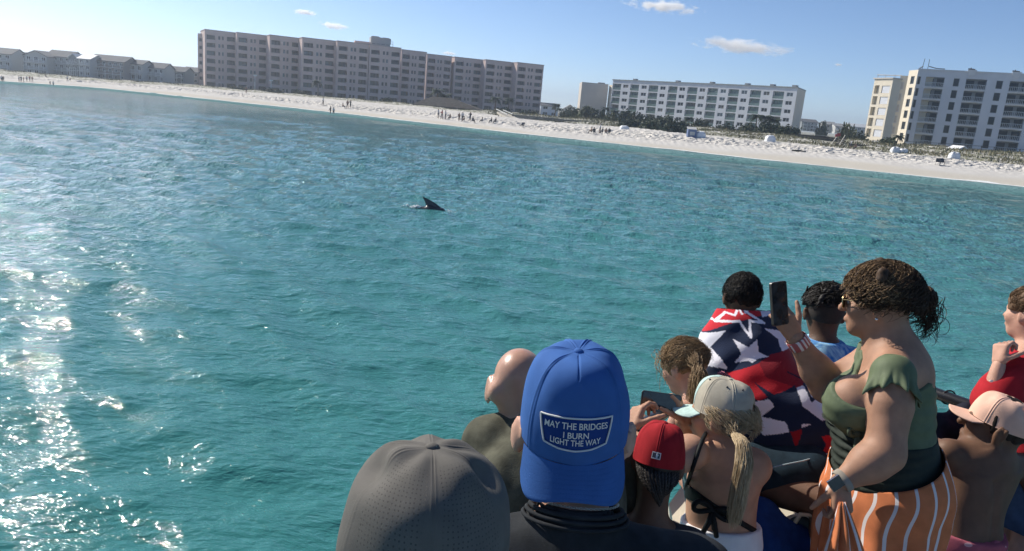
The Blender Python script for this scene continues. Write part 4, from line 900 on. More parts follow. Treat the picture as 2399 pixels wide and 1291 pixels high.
def head(B, c, f, u=(0, 0, 1), s=1.0, neck=None, ears=True):
    """head with brow, nose, lips, chin and ears round its middle point c"""
    A = frame(f, u); R = A.T; L = lambda x, y, z: np.asarray(c) + s * (np.array([x, y, z]) @ A)
    B.ell(L(0, -0.012, 0.028), s * np.array([.075, .096, .088]), R, 0.03); B.ell(L(0, 0.028, -0.045), s * np.array([.058, .062, .066]), R, 0.04)
    B.ell(L(0, 0.062, -0.088), s * np.array([.026, .022, .02]), R, 0.03); B.cap(L(-.03, .079, .022), L(.03, .079, .022), .011 * s, .011 * s, .02)
    B.cap(L(0, .088, .012), L(0, .108, -.022), .009 * s, .013 * s, .012); B.cap(L(-.018, .09, -.056), L(.018, .09, -.056), .008 * s, .008 * s, .012)
    for q in (-1, 1): B.ell(L(q * .042, .062, -.02), s * np.array([.022, .02, .02]), R, 0.025)
    if ears:
        for q in (-1, 1):
            E = R @ np.array(Matrix.Rotation(q * math.radians(-24), 3, 'Z')) ; B.ell(L(q * .083, -.014, -.005), s * np.array([.008, .021, .033]), E, 0.008); B.ell(L(q * .076, -.008, -.012), s * np.array([.012, .012, .02]), R, .01)
            B.cap(L(q * .089, -.03, .018), L(q * .088, -.03, -.014), .006 * s, .005 * s, .008)
    if neck is not None: B.cap(L(0, -.022, -.045), neck, .052 * s, .058 * s, .035)
    return L, A
def eyes(par, L, s=1.0):
    for q in (-1, 1):
        v, f = ball(L(q * .031, .078, .002), .0105 * s, 8, 12); wobj('eye', v, f, EYEM, par)
def ball(c, r, n=8, m=12, sc=(1, 1, 1)):
    th = np.linspace(0, math.pi, n); ph = np.arange(m) * 2 * math.pi / m
    V = np.stack([np.outer(np.sin(th), np.cos(ph)), np.outer(np.sin(th), np.sin(ph)), np.outer(np.cos(th), np.ones(m))], -1).reshape(-1, 3) * r * np.array(sc) + np.asarray(c)
    return V, grid_faces(n, m, True)
def hand(B, w, d, pn, side, curl=(25, 25, 30, 35), s=1.0, thumb=(0.55, 0.25, 0.3), spread=0.06):
    """five fingers on a palm: w wrist, d towards the knuckles, pn palm normal, side the thumb's direction"""
    d = nrm(d); pn = nrm(np.asarray(pn) - d * (np.asarray(pn) @ d)); t = nrm(np.cross(pn, d)); t = t if t @ np.asarray(side) > 0 else -t
    w = np.asarray(w, float); P0 = lambda a, b, c: w + s * (d * a + t * b + pn * c)
    for b in (-.028, -.009, .010, .028): B.cap(P0(.012, b * .6, 0), P0(.078, b, 0), .015 * s, .0115 * s, .012)
    for i, (b, L, r) in enumerate(((.029, .072, .0088), (.0095, .080, .0090), (-.0095, .074, .0086), (-.028, .058, .0076))):
        p = P0(.080, b, 0); a = 0.0; sp = b * spread * 12
        for j, fr in enumerate((.45, .31, .24)):
            a += math.radians(curl[i]) * (0.8 if j == 0 else 1.0); dd = nrm(d * math.cos(a) + pn * math.sin(a) + t * sp * 0.25); q = p + dd * L * fr * s
            B.cap(p, q, r * s * (1 - .08 * j), r * s * (1 - .08 * (j + 1)), .004); p = q
    p = P0(.022, .026, .004); dd = nrm(d * (1 - thumb[0]) + t * thumb[0] + pn * thumb[1]); q = p + dd * .042 * s; B.cap(p, q, .0125 * s, .0105 * s, .008)
    d2 = nrm(dd + pn * thumb[2] + d * .3); r2 = q + d2 * .03 * s; B.cap(q, r2, .0102 * s, .0088 * s, .004); B.cap(r2, r2 + nrm(d2 + pn * .15 + d * .1) * .022 * s, .009 * s, .0075 * s, .004)
def torso(B, hips, neck, sl, sr, g=1.0, dep=1.0, belly=0.0, k=0.06):
    """trunk between the hip centre and the neck root, as wide as the shoulders ask"""
    hips = np.asarray(hips, float); neck = np.asarray(neck, float); x = nrm(np.asarray(sr) - np.asarray(sl)); u = nrm(neck - hips); y = nrm(np.cross(u, x)); x = np.cross(y, u); R = np.stack([x, y, u], 1); H = np.linalg.norm(neck - hips); W = np.linalg.norm(np.asarray(sr) - np.asarray(sl)) / 2
    at = lambda f, dy=0.0: hips + u * H * f + y * dy
    B.ell(at(.02), (W * .84 * g, .112 * dep * g, .15 * H / .5), R, k); B.ell(at(.30, .01 + belly), (W * .76 * g, (.104 + belly * .5) * dep * g, .17 * H / .5), R, k); B.ell(at(.62, 0.005), (W * .90, .112 * dep, .19 * H / .5), R, k); B.ell(at(.80, -.01), (W * .92, .09 * dep, .12 * H / .5), R, k)
    for q in (sl, sr): B.cap(neck - u * .025 * H / .5, np.asarray(q) , .05 * H / .5, .046 * W / .19, .05)
    return at, R
def limb(B, pts, rad, k=0.025):
    return B.chain([np.asarray(p, float) for p in pts], rad, k)
def legs(B, hl, hr, kl, kr, al, ar, s=1.0, toe=(0, 1, 0), k=0.035):
    toe = nrm(toe)
    for h_, kn, an in ((hl, kl, al), (hr, kr, ar)):
        h_, kn, an = map(lambda q: np.asarray(q, float), (h_, kn, an)); B.cap(h_, kn, .082 * s, .054 * s, k); mid = kn + (an - kn) * .35; B.cap(kn, mid, .052 * s, .054 * s, k); B.cap(mid, an, .054 * s, .036 * s, k)
        B.cap(an - np.array([0, 0, .03 * s]), an + toe * .15 * s - np.array([0, 0, .045 * s]), .036 * s, .026 * s, .02)
        for i, b in enumerate((-.026, -.012, .002, .015, .027)): x = np.cross(toe, (0, 0, 1.0)) * b * s; B.cap(an + toe * .14 * s + x - np.array([0, 0, .048 * s]), an + toe * (.185 - .004 * abs(i - 1)) * s + x * 1.15 - np.array([0, 0, .052 * s]), .011 * s, .009 * s, .006)
def body(par, B, h, m, extra=None, disp=None, name='body'):
    ms = [B.mesh(h, 0, None, disp)]
    for e, hh in (extra or []): ms.append(e.mesh(hh))
    v, f = joinm(*ms); return wobj(name, v, f, m, par)
def cloth(par, B, name, m, off, cut, h=0.008, wr=0.004, ws=38.0, seed=0, stretch=(1, 1, 1)):
    st = np.array(stretch); dp = (lambda p: wr * vnoise(p * st, ws, seed) + wr * .5 * vnoise(p * st, ws * 2.3, seed + 1)) if wr else None
    v, f = B.mesh(h, off, cut, dp); return wobj(name, v, f, m, par)
def strands(paths, r, taper=0.35, sides=3):
    """many hair locks: paths n x m x 3, r per lock"""
    paths = np.asarray(paths); n, m, _ = paths.shape; r = np.broadcast_to(np.asarray(r, float).reshape(-1, 1), (n, 1))
    t = np.gradient(paths, axis=1); t /= np.linalg.norm(t, axis=2, keepdims=True) + 1e-9
    ref = np.array([.31, .52, .79]); a = np.cross(t, ref); a /= np.linalg.norm(a, axis=2, keepdims=True) + 1e-9; b = np.cross(t, a)
    w = r * (1 - (1 - taper) * np.linspace(0, 1, m)[None, :] ** 2); V = []
    for j in range(sides): th = 2 * math.pi * j / sides; V.append(paths + w[..., None] * (math.cos(th) * a + math.sin(th) * b))
    V = np.stack(V, 2).reshape(-1, 3); i = np.arange(n)[:, None, None]; q = np.arange(m - 1)[None, :, None]; j = np.arange(sides)[None, None, :]; j2 = (j + 1) % sides; base = i * m * sides
    F = np.stack([base + q * sides + j, base + q * sides + j2, base + (q + 1) * sides + j2, base + (q + 1) * sides + j], -1).reshape(-1, 4); return V, F
def tail(path, radii, n, r, g, m=18, wav=0.004, fr=3.0):
    """a bundle of locks along a path"""
    path = np.asarray(path, float); T = np.linspace(0, len(path) - 1, m); C = np.stack([np.interp(T, np.arange(len(path)), path[:, i]) for i in range(3)], 1); Rr = np.interp(T, np.arange(len(path)), radii)
    for _ in range(2): C[1:-1] = (C[:-2] + 2 * C[1:-1] + C[2:]) / 4
    d = g.normal(size=(n, 3)); d /= np.linalg.norm(d, axis=1, keepdims=True); d *= g.uniform(0.2, 1, (n, 1)) ** 0.5
    ph = g.uniform(0, 6.28, (n, 1)); L = np.linspace(0, 1, m)[None, :] * g.uniform(.75, 1.0, (n, 1)); idx = L * (m - 1)
    Cn = np.stack([np.interp(idx.ravel(), np.arange(m), C[:, i]).reshape(n, m) for i in range(3)], -1); Rn = np.interp(idx.ravel(), np.arange(m), Rr).reshape(n, m)
    w = wav * np.stack([np.sin(fr * 6.28 * L + ph), np.cos(fr * 5.1 * L + ph * 1.7), .5 * np.sin(fr * 7 * L + ph * .6)], -1)
    return strands(Cn + d[:, None, :] * Rn[..., None] + w, g.uniform(.6, 1.3, n) * r)
def scalp_hair(L, A, s, g, n, length, down, region, r, lift=0.004, curl=0.0, cf=3.0, m=9, comb=None, rand=0.0):
    """locks rooted on the skull, combed along comb (head axes) then falling"""
    P0, out = [], []
    while len(out) < n:
        d = g.normal(size=(4 * n, 3)); d /= np.linalg.norm(d, axis=1, keepdims=True); d = d[region(d)]; out += list(d)
    d = np.array(out[:n]); root = d * np.array([.077, .098, .090]) + np.array([0, -.012, .028])
    cb = np.array(comb if comb is not None else (0, -1, 0), float); cb = cb + rand * g.normal(size=d.shape); tdir = cb - d * (d * cb).sum(1, keepdims=True); tdir /= np.linalg.norm(tdir, axis=1, keepdims=True) + 1e-9
    tt = np.linspace(0, 1, m)[None, :, None]; Ln = (length * g.uniform(.6, 1.15, n))[:, None, None]
    p = root[:, None, :] + d[:, None, :] * (lift + .010 * tt * (1 - tt) * 3) + tdir[:, None, :] * Ln * tt + np.array([0, 0, -1.0]) * down * Ln * tt ** 2
    q = p - np.array([0, -.012, .028]); sc = np.sqrt(((q / np.array([.079, .100, .092])) ** 2).sum(-1, keepdims=True)); q = np.where(sc < 1, q / sc, q); p = q + np.array([0, -.012, .028])
    if curl:
        ph = g.uniform(0, 6.28, (n, 1)); a = cf * 6.28 * tt[..., 0] + ph; p = p + curl * np.stack([np.sin(a), np.cos(a * 1.1), np.sin(a * .9 + 1)], -1) * np.minimum(1, tt * 2.5)
    W = L(0, 0, 0) + s * (p @ A); return strands(W, g.uniform(.7, 1.3, n) * r)

# ------------------------------------------------------------------ materials of people
def skin(name, c, v=0.10): return mat(name, c, 0.58, 0.28, var=v * 1.5, vscale=19.0, bump=0.16, bscale=260.0, sss=0.10)
SKIN_TAN = skin('tan_skin', (0.42, 0.235, 0.155)); SKIN_PINK = skin('fair_skin', (0.52, 0.30, 0.22)); SKIN_BROWN = skin('brown_skin', (0.135, 0.072, 0.045)); SKIN_DARK = skin('dark_skin', (0.10, 0.055, 0.036)); SKIN_MID = skin('medium_skin', (0.36, 0.20, 0.13))
EYEM = mat('eye_white', (0.7, 0.68, 0.65), 0.2, 0.5)
def fabric(name, c, var=0.12, rough=0.9, bs=420.0, bump=0.35, sheen=0.0): return mat(name, c, rough, 0.15, var=var, vscale=26.0, bump=bump, bscale=bs, sheen=sheen)
def hairm(name, c, c2, sc=55.0):
    m = mat(name, c, 0.62, 0.25, var2=tuple(.6 * b_ + .4 * a_ for a_, b_ in zip(c, c2)), vscale=190.0, detail=2); nt = m.node_tree; no = [n for n in nt.nodes if n.type == 'TEX_NOISE'][0]; tc = [n for n in nt.nodes if n.type == 'TEX_COORD'][0]
    mp = nt.nodes.new('ShaderNodeMapping'); mp.inputs['Scale'].default_value = (1, 1, 0.12); nt.links.new(tc.outputs['Object'], mp.inputs['Vector']); nt.links.new(mp.outputs[0], no.inputs['Vector']); return m

def onto(B, px, py, d0, lift=0.0, span=0.35):
    """first point of the solid met along the view ray through a photo pixel"""
    d = np.linspace(d0 - span, d0 + span, 700); p = np.array([P(px, py, t) for t in d]); f = B.field(p); i = int(np.argmax(f < lift)) if (f < lift).any() else int(np.argmin(f)); return p[i]
# ================================================================== THE BOAT
DECK = 2.35; SEAT = 3.0
def on_z(px, py, z):
    d = _F * FPX + _R * (px - 1199.5) - _U * (py - 645.5); return EYE + d * ((z - EYE[2]) / d[2])
def build_boat():
    rp = [on_z(*q, 3.40) for q in ((1050, 1292), (1180, 1190), (1300, 1110), (1480, 1012), (1545, 974), (1590, 940), (1650, 882), (1760, 842), (1930, 838), (2060, 868), (2185, 919), (2260, 946))]
    d = nrm(rp[-1] - rp[-2]); rp += [rp[-1] + d * 0.7, rp[-1] + np.array([1.0, -1.5, 0]), rp[-1] + np.array([1.15, -3.2, 0])]; rp = [rp[0] + np.array([-.45, -.9, 0]), rp[0] + np.array([-.3, -.45, 0])] + rp
    rp = np.array(rp); cen = np.array([0.6, 0.6, 0])
    root = thing('boat', (0.6, 0.6, 0.0), 'open tour boat bow with a dark metal rail holding the crowd', 'boat'); off = np.array(root.location)
    fib = mat('white_fibreglass', (0.70, 0.70, 0.68), 0.35, 0.5, var=0.04, vscale=3); railm = mat('black_rail_paint', (0.018, 0.019, 0.022), 0.28, 0.5)
    m = len(rp); k = MB(); o = rp[:, :2]; rim = [(x, y, DECK + 0.12) for x, y in o]; out = [(x + (x - cen[0]) * .03, y + (y - cen[1]) * .03, DECK + 0.12) for x, y in o]; low = [(cen[0] + (x - cen[0]) * .72, cen[1] + (y - cen[1]) * .78, -0.5) for x, y in o]
    V = np.array(rim + out + low) - off; F = []
    for i in range(m - 1): F += [(i, i + 1, m + i + 1, m + i), (m + i, m + i + 1, 2 * m + i + 1, 2 * m + i)]
    F.append((m - 1, 0, m, 2 * m - 1)); F.append((2 * m - 1, m, 2 * m, 3 * m - 1)); obj('hull', V, F, fib, root)
    back = [(-1.2, -3.2), (3.3, -3.2)]; dk = MB(); dv = [(x, y, DECK - 0.05) for x, y in list(o) + back[::-1]]; n = len(dv); dv = np.array(dv + [(x, y, DECK) for x, y, z in dv]) - off
    dk.add(dv, [tuple(range(n, 2 * n)), tuple(range(n - 1, -1, -1))] + [(i, (i + 1) % n, n + (i + 1) % n, n + i) for i in range(n)]); dk.build('deck', mat('grey_deck', (0.34, 0.35, 0.36), 0.85, 0.3, var=0.1, vscale=6), root)
    def smooth(p):
        q = [p[0]]
        for a, b in zip(p[:-1], p[1:]): q += [a * .75 + b * .25, a * .25 + b * .75]
        return np.array(q + [p[-1]])
    top = smooth(rp); v, f = tube(top - off, 0.026, 10); obj('top_rail', v, f, railm, root, None, True)
    mid = top.copy(); mid[:, 2] = 3.05; v, f = tube(mid - off, 0.017, 8); obj('mid_rail', v, f, railm, root, None, True)
    for i in (0, 2, 4, 6, 8, 9, 12, 13, 14, 16):
        p = rp[i] - off; v, f = tube([(p[0], p[1], DECK + .1), (p[0], p[1], 3.39)], 0.019, 8); obj('rail_post', v, f, railm, root, None, True)
    # locker bench round the bow
    seg = rp[7:16]; inn = seg + (cen - seg) * np.array([1, 1, 0]) * 0.0
    nd = np.array([nrm((cen - s) * np.array([1, 1, 0])) for s in seg]); a = seg + nd * 0.10; b = seg + nd * 0.86
    for z0, z1, g, nm, mm in ((DECK + .002, SEAT - .07, 0.03, 'bench_locker', fib), (SEAT - .068, SEAT, 0.0, 'bench_cushion', mat('cream_vinyl', (0.58, 0.53, 0.43), 0.5, 0.4, var=0.05, vscale=8))):
        aa = a.copy(); bb = b - nd * g; n = len(seg); V = np.concatenate([np.c_[aa[:, :2], np.full(n, z0)], np.c_[bb[:, :2], np.full(n, z0)], np.c_[bb[:, :2], np.full(n, z1)], np.c_[aa[:, :2], np.full(n, z1)]]) - off
        F = [(c * n + i, c * n + i + 1, ((c + 1) % 4) * n + i + 1, ((c + 1) % 4) * n + i) for c in range(4) for i in range(n - 1)] + [(0, n, 2 * n, 3 * n), (4 * n - 1, 3 * n - 1, 2 * n - 1, n - 1)]
        obj(nm, V, F, mm, root)
    q = on_z(2222, 931, 3.40) - off; v, f = tube([q + np.array([.02 * math.cos(t) * 1.6, 0, .02 * math.sin(t) * 1.6]) for t in np.linspace(0, 6.28, 14)], .004, 5); obj('cable_tie', v, f, railm, root)
    return rp
RAILPTS = build_boat()

# ================================================================== CAPS
def stitch_fabric(name, c, rows=7):
    """brim cloth with rows of stitching along its edge, in the sheet's own coordinates"""
    m = fabric(name, c, 0.06); nt = m.node_tree; N = nt.nodes; L = nt.links; b = N['Principled BSDF']
    uv = N.new('ShaderNodeUVMap'); uv.uv_map = 'UVMap'; sp = N.new('ShaderNodeSeparateXYZ'); L.new(uv.outputs[0], sp.inputs[0])
    def mth(op, a, v): n = N.new('ShaderNodeMath'); n.operation = op; L.new(a, n.inputs[0]); (L.new(v, n.inputs[1]) if not isinstance(v, (int, float)) else setattr(n.inputs[1], 'default_value', v)); return n.outputs[0]
    row = mth('GREATER_THAN', mth('SINE', mth('MULTIPLY', sp.outputs[1], 6.2832 * rows), 0.0), 0.72); dash = mth('GREATER_THAN', mth('SINE', mth('MULTIPLY', sp.outputs[0], 6.2832 * 46), 0.0), -0.35)
    edge = mth('GREATER_THAN', sp.outputs[1], 0.10); s = mth('MULTIPLY', mth('MULTIPLY', row, dash), edge)
    bp = N.new('ShaderNodeBump'); bp.inputs['Strength'].default_value = 0.9; bp.inputs['Distance'].default_value = 0.0022; L.new(s, bp.inputs['Height'])
    old = b.inputs['Normal'].links[0].from_socket if b.inputs['Normal'].links else None
    if old: L.new(old, bp.inputs['Normal'])
    L.new(bp.outputs[0], b.inputs['Normal']); return m
class Cap:
    def __init__(s, par, c, f, u, a, b, H, m, brim=None, e1=0.62, e2=0.9, seams=(30, 90, 150, 210, 270, 330), front=0.06, pucker=0.002, button=True, seed=0, name='cap', seam_w=2.2, seam_h=0.0016, brim_mat=None, hole=None, sag=None):
        s.c = np.asarray(c, float); s.A = frame(f, u); s.a, s.b, s.H, s.e1, s.e2, s.front = a, b, H, e1, e2, front; s.par = par; s.sag = sag; s.seed = seed; s.seams = seams; s.sw, s.sh, s.pk = seam_w, seam_h, pucker
        nt_, nz = 288, 60; th = np.arange(nt_) / nt_ * 360.0; tz = np.linspace(-0.10, 1, nz)
        T, Z = np.meshgrid(th, tz, indexing='ij'); V = s.pos(T.ravel(), Z.ravel(), 0.0, True); F = grid_faces(nt_, nz); F = np.concatenate([F, np.stack([(nt_ - 1) * nz + np.arange(nz - 1), np.arange(nz - 1), np.arange(1, nz), (nt_ - 1) * nz + np.arange(1, nz)], 1)])
        if hole is not None:
            cent = np.stack([T.ravel()[F].mean(1), Z.ravel()[F].mean(1)], 1); wrapd = np.abs((T.ravel()[F] - hole[0] + 180) % 360 - 180).max(1); keep = ~((wrapd / hole[1]) ** 2 + (np.maximum(Z.ravel()[F].mean(1), 0) / hole[2]) ** 2 < 1); keep |= Z.ravel()[F].mean(1) < 0.02 if hole[3] else False; F = F[keep]
        s.o = wobj(name, V, F, m, par)
        if brim: s.brim(*brim, brim_mat or m)
        if button:
            t = s.pos(np.array([0.0]), np.array([1.0]), 0)[0]; v, f_ = ball((0, 0, 0), 0.0085, 7, 14, (1, 1, .55)); wobj('button', v @ s.A + t, f_, m, s.o)
    def pos(s, th, t, off=0.0, detail=False):
        """surface point at angle th (degrees; 90 is the front) and height share t"""
        th = np.asarray(th, float); t = np.asarray(t, float); r = np.radians(th); tc = np.clip(t, 0, 1); ph = tc * math.pi / 2
        fr = np.exp(-((th - 90 + 180) % 360 - 180) ** 2 / 50 ** 2); rho = np.maximum(np.cos(ph), 1e-6) ** s.e1; rho = np.where(t >= 1, 0, rho); z = s.H * np.sin(ph) ** s.e2 + np.minimum(t, 0) * s.H * 0.3
        z = z * (1 + s.front * fr * np.sin(ph * 2) * 1.2); d = off + np.zeros_like(z); rho = rho * (1 + 0.03 * fr * np.sin(ph * 2))
        if detail or True:
            for q in s.seams: dd = (th - q + 180) % 360 - 180; w = s.sw / np.maximum(rho, 0.12); d = d + s.sh * (np.exp(-((dd - 0.9 * w) / (0.55 * w)) ** 2) + np.exp(-((dd + 0.9 * w) / (0.55 * w)) ** 2) - 0.7 * np.exp(-(dd / (0.5 * w)) ** 2)) * (rho > .03)
            n = np.sin(3 * r + s.seed) * np.sin(2.2 * t * 3 + s.seed * 2) + 0.6 * np.sin(7 * r + 1.3 * s.seed + 4 * t) * np.sin(5 * t + s.seed); d = d + s.pk * n
        d = d * sstep(0.02, 0.42, rho) + off * (1 - sstep(0.02, 0.42, rho))
        if s.sag is not None: d = d + s.sag(th, t)
        x = (s.a * rho + d) * np.cos(r); y = (s.b * rho + d) * np.sin(r); z = z + d * np.sin(ph) * 0.8
        return s.c + np.stack([x, y, z], -1) @ s.A
    def plane_to_surf(s, u, v, off):
        """u to the viewer's right, v up, both in metres on the front panel"""
        t = np.arcsin(np.clip(np.asarray(v) / s.H, -1, 1) ** 1.0) / (math.pi / 2); th = 90 + np.degrees(np.asarray(u) / (s.a * 1.02)); return s.pos(th, t, off)
    def brim(s, L, droop, half, curve, expo, m):
        n1, n2 = 61, 15; sx = np.linspace(-1, 1, n1); rr = np.linspace(0, 1, n2); V, UV = [], []
        cd, sd = math.cos(math.radians(droop)), math.sin(math.radians(droop))
        def pt(q, r, o):
            th = math.radians(90 - half * q); bx, by = s.a * 1.01 * math.cos(th), s.b * 1.01 * math.sin(th); ln = L * (1 - abs(q) ** expo) ** 0.62 * r + (s.b - by) * 0.92 * r * 0.75
            x = bx * (1 + 0.05 * r); drop = curve * (bx / s.a) ** 2 * (0.15 + r); return (x, by + ln * cd + o * sd, -ln * sd - drop * cd * 1.0 + o * cd - 0.004)
        for o in (0.0, -0.0035):
            for q in sx:
                for r in rr: V.append(pt(q, r, o)); UV.append((q * .5 + .5, r))
        F = grid_faces(n1, n2); N = n1 * n2; G = [F, F[:, ::-1] + N]
        e = np.array([(i * n2 + n2 - 1, (i + 1) * n2 + n2 - 1, (i + 1) * n2 + n2 - 1 + N, i * n2 + n2 - 1 + N) for i in range(n1 - 1)]); G.append(e)
        o = wobj('brim', np.array(V) @ s.A + s.c, np.concatenate(G), m, s.o); lay = o.data.uv_layers.new(name='UVMap'); UV = np.array(UV); li = np.zeros(len(o.data.loops), dtype=np.int32); o.data.loops.foreach_get('vertex_index', li); lay.data.foreach_set('uv', UV[li].astype(np.float32).ravel()); s.brim_pt = lambda q, r, o_: np.array(pt(q, r, o_)) @ s.A + s.c
        s.brim_o = o
def text_mesh(body, size, sub=True):
    cu = bpy.data.curves.new('lettering', 'FONT'); cu.body = body; cu.size = size; cu.align_x = 'CENTER'; cu.resolution_u = 4; cu.offset = size * 0.014
    o = bpy.data.objects.new('lettering', cu); COL.objects.link(o); bpy.context.view_layer.update(); dg = bpy.context.evaluated_depsgraph_get(); me = bpy.data.meshes.new_from_object(o.evaluated_get(dg)); bpy.data.objects.remove(o); bpy.data.curves.remove(cu)
    bm = bmesh.new(); bm.from_mesh(me); bmesh.ops.triangulate(bm, faces=bm.faces); bm.to_mesh(me); bm.free()
    v = np.array([x.co[:] for x in me.vertices]); f = [tuple(p.vertices) for p in me.polygons]; bpy.data.meshes.remove(me); return v, f

# ================================================================== PEOPLE
def person(loc, label): return thing('person', loc, label, 'person')
def torso_cut(zlo=None, zhi=None, extra=None):
    def c(p):
        r = np.full(len(p), -1.0)
        if zlo is not None: r = np.maximum(r, zlo - p[:, 2])
        if zhi is not None: r = np.maximum(r, p[:, 2] - zhi)
        if extra is not None: r = np.maximum(r, extra(p))
        return r
    return c

# ---------------------------------------------- man in the blue cap
def man_blue_cap():
    c = P(1350, 1010, 1.33); f = nrm((0.06, 1, -0.12)); B = Sdf(); neck = c + np.array([.008, -.075, -.142]); L, A = head(B, c, f, (0.02, 0, 1), 1.04, neck)
    for q in (0, 1): B.ell(P(1213 + 262 * q, 1018 + 12 * q, 1.335), (.011, .021, .036), np.array(Matrix.Rotation(math.radians(24 - 48 * q), 3, 'Z')), .012)
    root = person((c[0] + .02, c[1] - .12, DECK), 'man in a dark t-shirt, bright blue cap worn backwards with white lettered patch')
    sl = neck + np.array([-.185, .01, -.085]); sr = neck + np.array([.215, .0, -.075]); hips = np.array([c[0] + .03, c[1] - .14, DECK + .93])
    torso(B, hips, neck + np.array([0, .01, -.03]), sl, sr, 1.0, 1.1); T = B.copy()
    el, er = sl + np.array([-.05, .02, -.29]), sr + np.array([.07, .06, -.28]); wl, wr = el + np.array([.06, .2, -.12]), er + np.array([-.05, .2, -.13])
    for s_, e, w, sd in ((sl, el, wl, 1), (sr, er, wr, -1)):
        limb(B, [s_, e, w], [.058, .045, .03]); T.cap(s_, s_ + (e - s_) * .75, .060, .058, .03)
        hand(B, w, (0.1 * sd, .8, -.5), (sd * .7, -.2, -.5), (0, .3, .8), (35, 38, 40, 42))
    kn = [hips + np.array([q * .11, .03, -.47]) for q in (-1, 1)]; an = [np.array([k_[0], k_[1] - .03, DECK + .09]) for k_ in kn]; legs(B, hips + np.array([-.1, 0, -.06]), hips + np.array([.1, 0, -.06]), *kn, *an)
    body(root, B, .0085, SKIN_PINK); eyes(root, L, 1.04)
    tee = fabric('dark_tee', (0.026, 0.029, 0.033), 0.25, bs=500); nk = neck
    def col(p): return .078 - np.sqrt(((p - (nk + np.array([0, .028, .012]))) @ np.diag([1, 1, 1.0])).__pow__(2).sum(1))
    T2 = Sdf(); T2.pr = T.pr[len(head(Sdf(), c, f, (0.02, 0, 1), 1.04, neck)[0:0]) + 0:]; 
    nh = 0; tmp = Sdf(); head(tmp, c, f, (0.02, 0, 1), 1.04, neck); nh = len(tmp.pr); T2.pr = T.pr[nh:] + [tmp.pr[-1]]
    shirt = cloth(root, T2, 'shirt', tee, .012, torso_cut(hips[2] - .12, None, lambda p: np.maximum(col(p), p[:, 2] - (nk[2] + .045 + (nk[1] - p[:, 1]) * .25))), .0075, .0035, 26, 3)
    # ribbed collar, seams, chain
    def ring(r, dz, back=0.0, n=48, sq=1.0): return np.array([nk + np.array([r * math.cos(t), .016 + r * .92 * math.sin(t), dz + (math.sin(t) * -.022) - .0 + (-.012 if math.sin(t) > 0 else 0) * math.sin(t)]) for t in np.linspace(0, 2 * math.pi, n)])
    for i, (r, dz) in enumerate(((.080, .028), (.086, .020), (.092, .011))): v, fa = tube(ring(r, dz), .0042 - i * .0003, 8, False); wobj('collar_rib', v, fa, tee, shirt)
    links = MB(); rg = ring(.071, .040, n=105)
    for i in range(0, 104): 
        p = rg[i]; d = nrm(rg[i + 1] - p); n1 = nrm(np.cross(d, (0, 0, 1.0))) if i % 2 else np.array([0, 0, 1.0]); links.tube([p + (d * math.cos(t) * .0030 + n1 * math.sin(t) * .0020) for t in np.linspace(0, 6.28, 7)], .0008, 4, False)
    o = wobj('neck_chain', np.concatenate(links.v), links.f, mat('silver', (0.45, 0.44, 0.42), 0.35, 0.5, 1.0), root)
    # the cap
    blue = fabric('blue_twill', (0.045, 0.125, 0.36), 0.07, 0.85, 900, 0.25); bb = stitch_fabric('blue_brim_twill', (0.045, 0.125, 0.36), 8)
    u = nrm((-0.055, -.10, 1)); fw = nrm((-0.03, -1, -.20)); cc = P(1345, 985, 1.325) + np.array([0, 0, -.010])
    def sag(th, t): dd = (th - 90 + 180) % 360 - 180; return np.where((np.abs(dd) < 7) & (t > .62) & (t < .97), -.0022 * np.exp(-(dd * (1 - t) * 3.4 / 1.0) ** 2), 0)
    C = Cap(root, cc, fw, u, .0965, .106, .152, blue, (.060, 58, 62, .030, 4.5), .58, .88, (38, 142, 200, 250, 290, 340), .10, .0016, True, 2.0, 'cap', 1.5, .0020, bb, None, sag)
    # patch: plate, border and three lines of lettering on the front panel
    navy = fabric('navy_patch', (0.018, 0.052, 0.22), 0.08, 0.9, 1200, .3); wth = mat('white_thread', (0.72, 0.72, 0.70), 0.8, 0.2, bump=.4, bscale=900)
    v0 = .043
    outline = [(x_, y_ * .86) for x_, y_ in [(-.0655, .0300), (-.04, .0318), (0, .0325), (.04, .0318), (.0655, .0300), (.060, .006), (.0535, -.0195), (.028, -.0250), (0, -.0268), (-.028, -.0250), (-.0535, -.0195), (-.060, .006)]]
    ol = []
    for a_, b_ in zip(outline, outline[1:] + outline[:1]): ol += [tuple(np.array(a_) + (np.array(b_) - np.array(a_)) * q) for q in np.linspace(0, 1, 6)[:-1]]
    ol = np.array(ol); rings = [ol * s_ for s_ in (1.0, .75, .5, .25)] ; V = np.concatenate(rings + [np.zeros((1, 2))]); n = len(ol); F = [(k * n + i, k * n + (i + 1) % n, (k + 1) * n + (i + 1) % n, (k + 1) * n + i) for k in range(3) for i in range(n)] + [(3 * n + i, 3 * n + (i + 1) % n, 4 * n) for i in range(n)]
    edge = C.plane_to_surf(ol[:, 0], ol[:, 1] + v0, .0002); top = C.plane_to_surf(V[:, 0], V[:, 1] + v0, .0024); pl = wobj('patch', np.concatenate([top, edge]), F + [(i, len(V) + i, len(V) + (i + 1) % n, (i + 1) % n) for i in range(n)], navy, C.o)
    loop = C.plane_to_surf(np.r_[ol[:, 0], ol[0, 0]], np.r_[ol[:, 1], ol[0, 1]] + v0, .0030); v, fa = tube(loop, .00155, 6, False); wobj('patch_border', v, fa, wth, C.o)
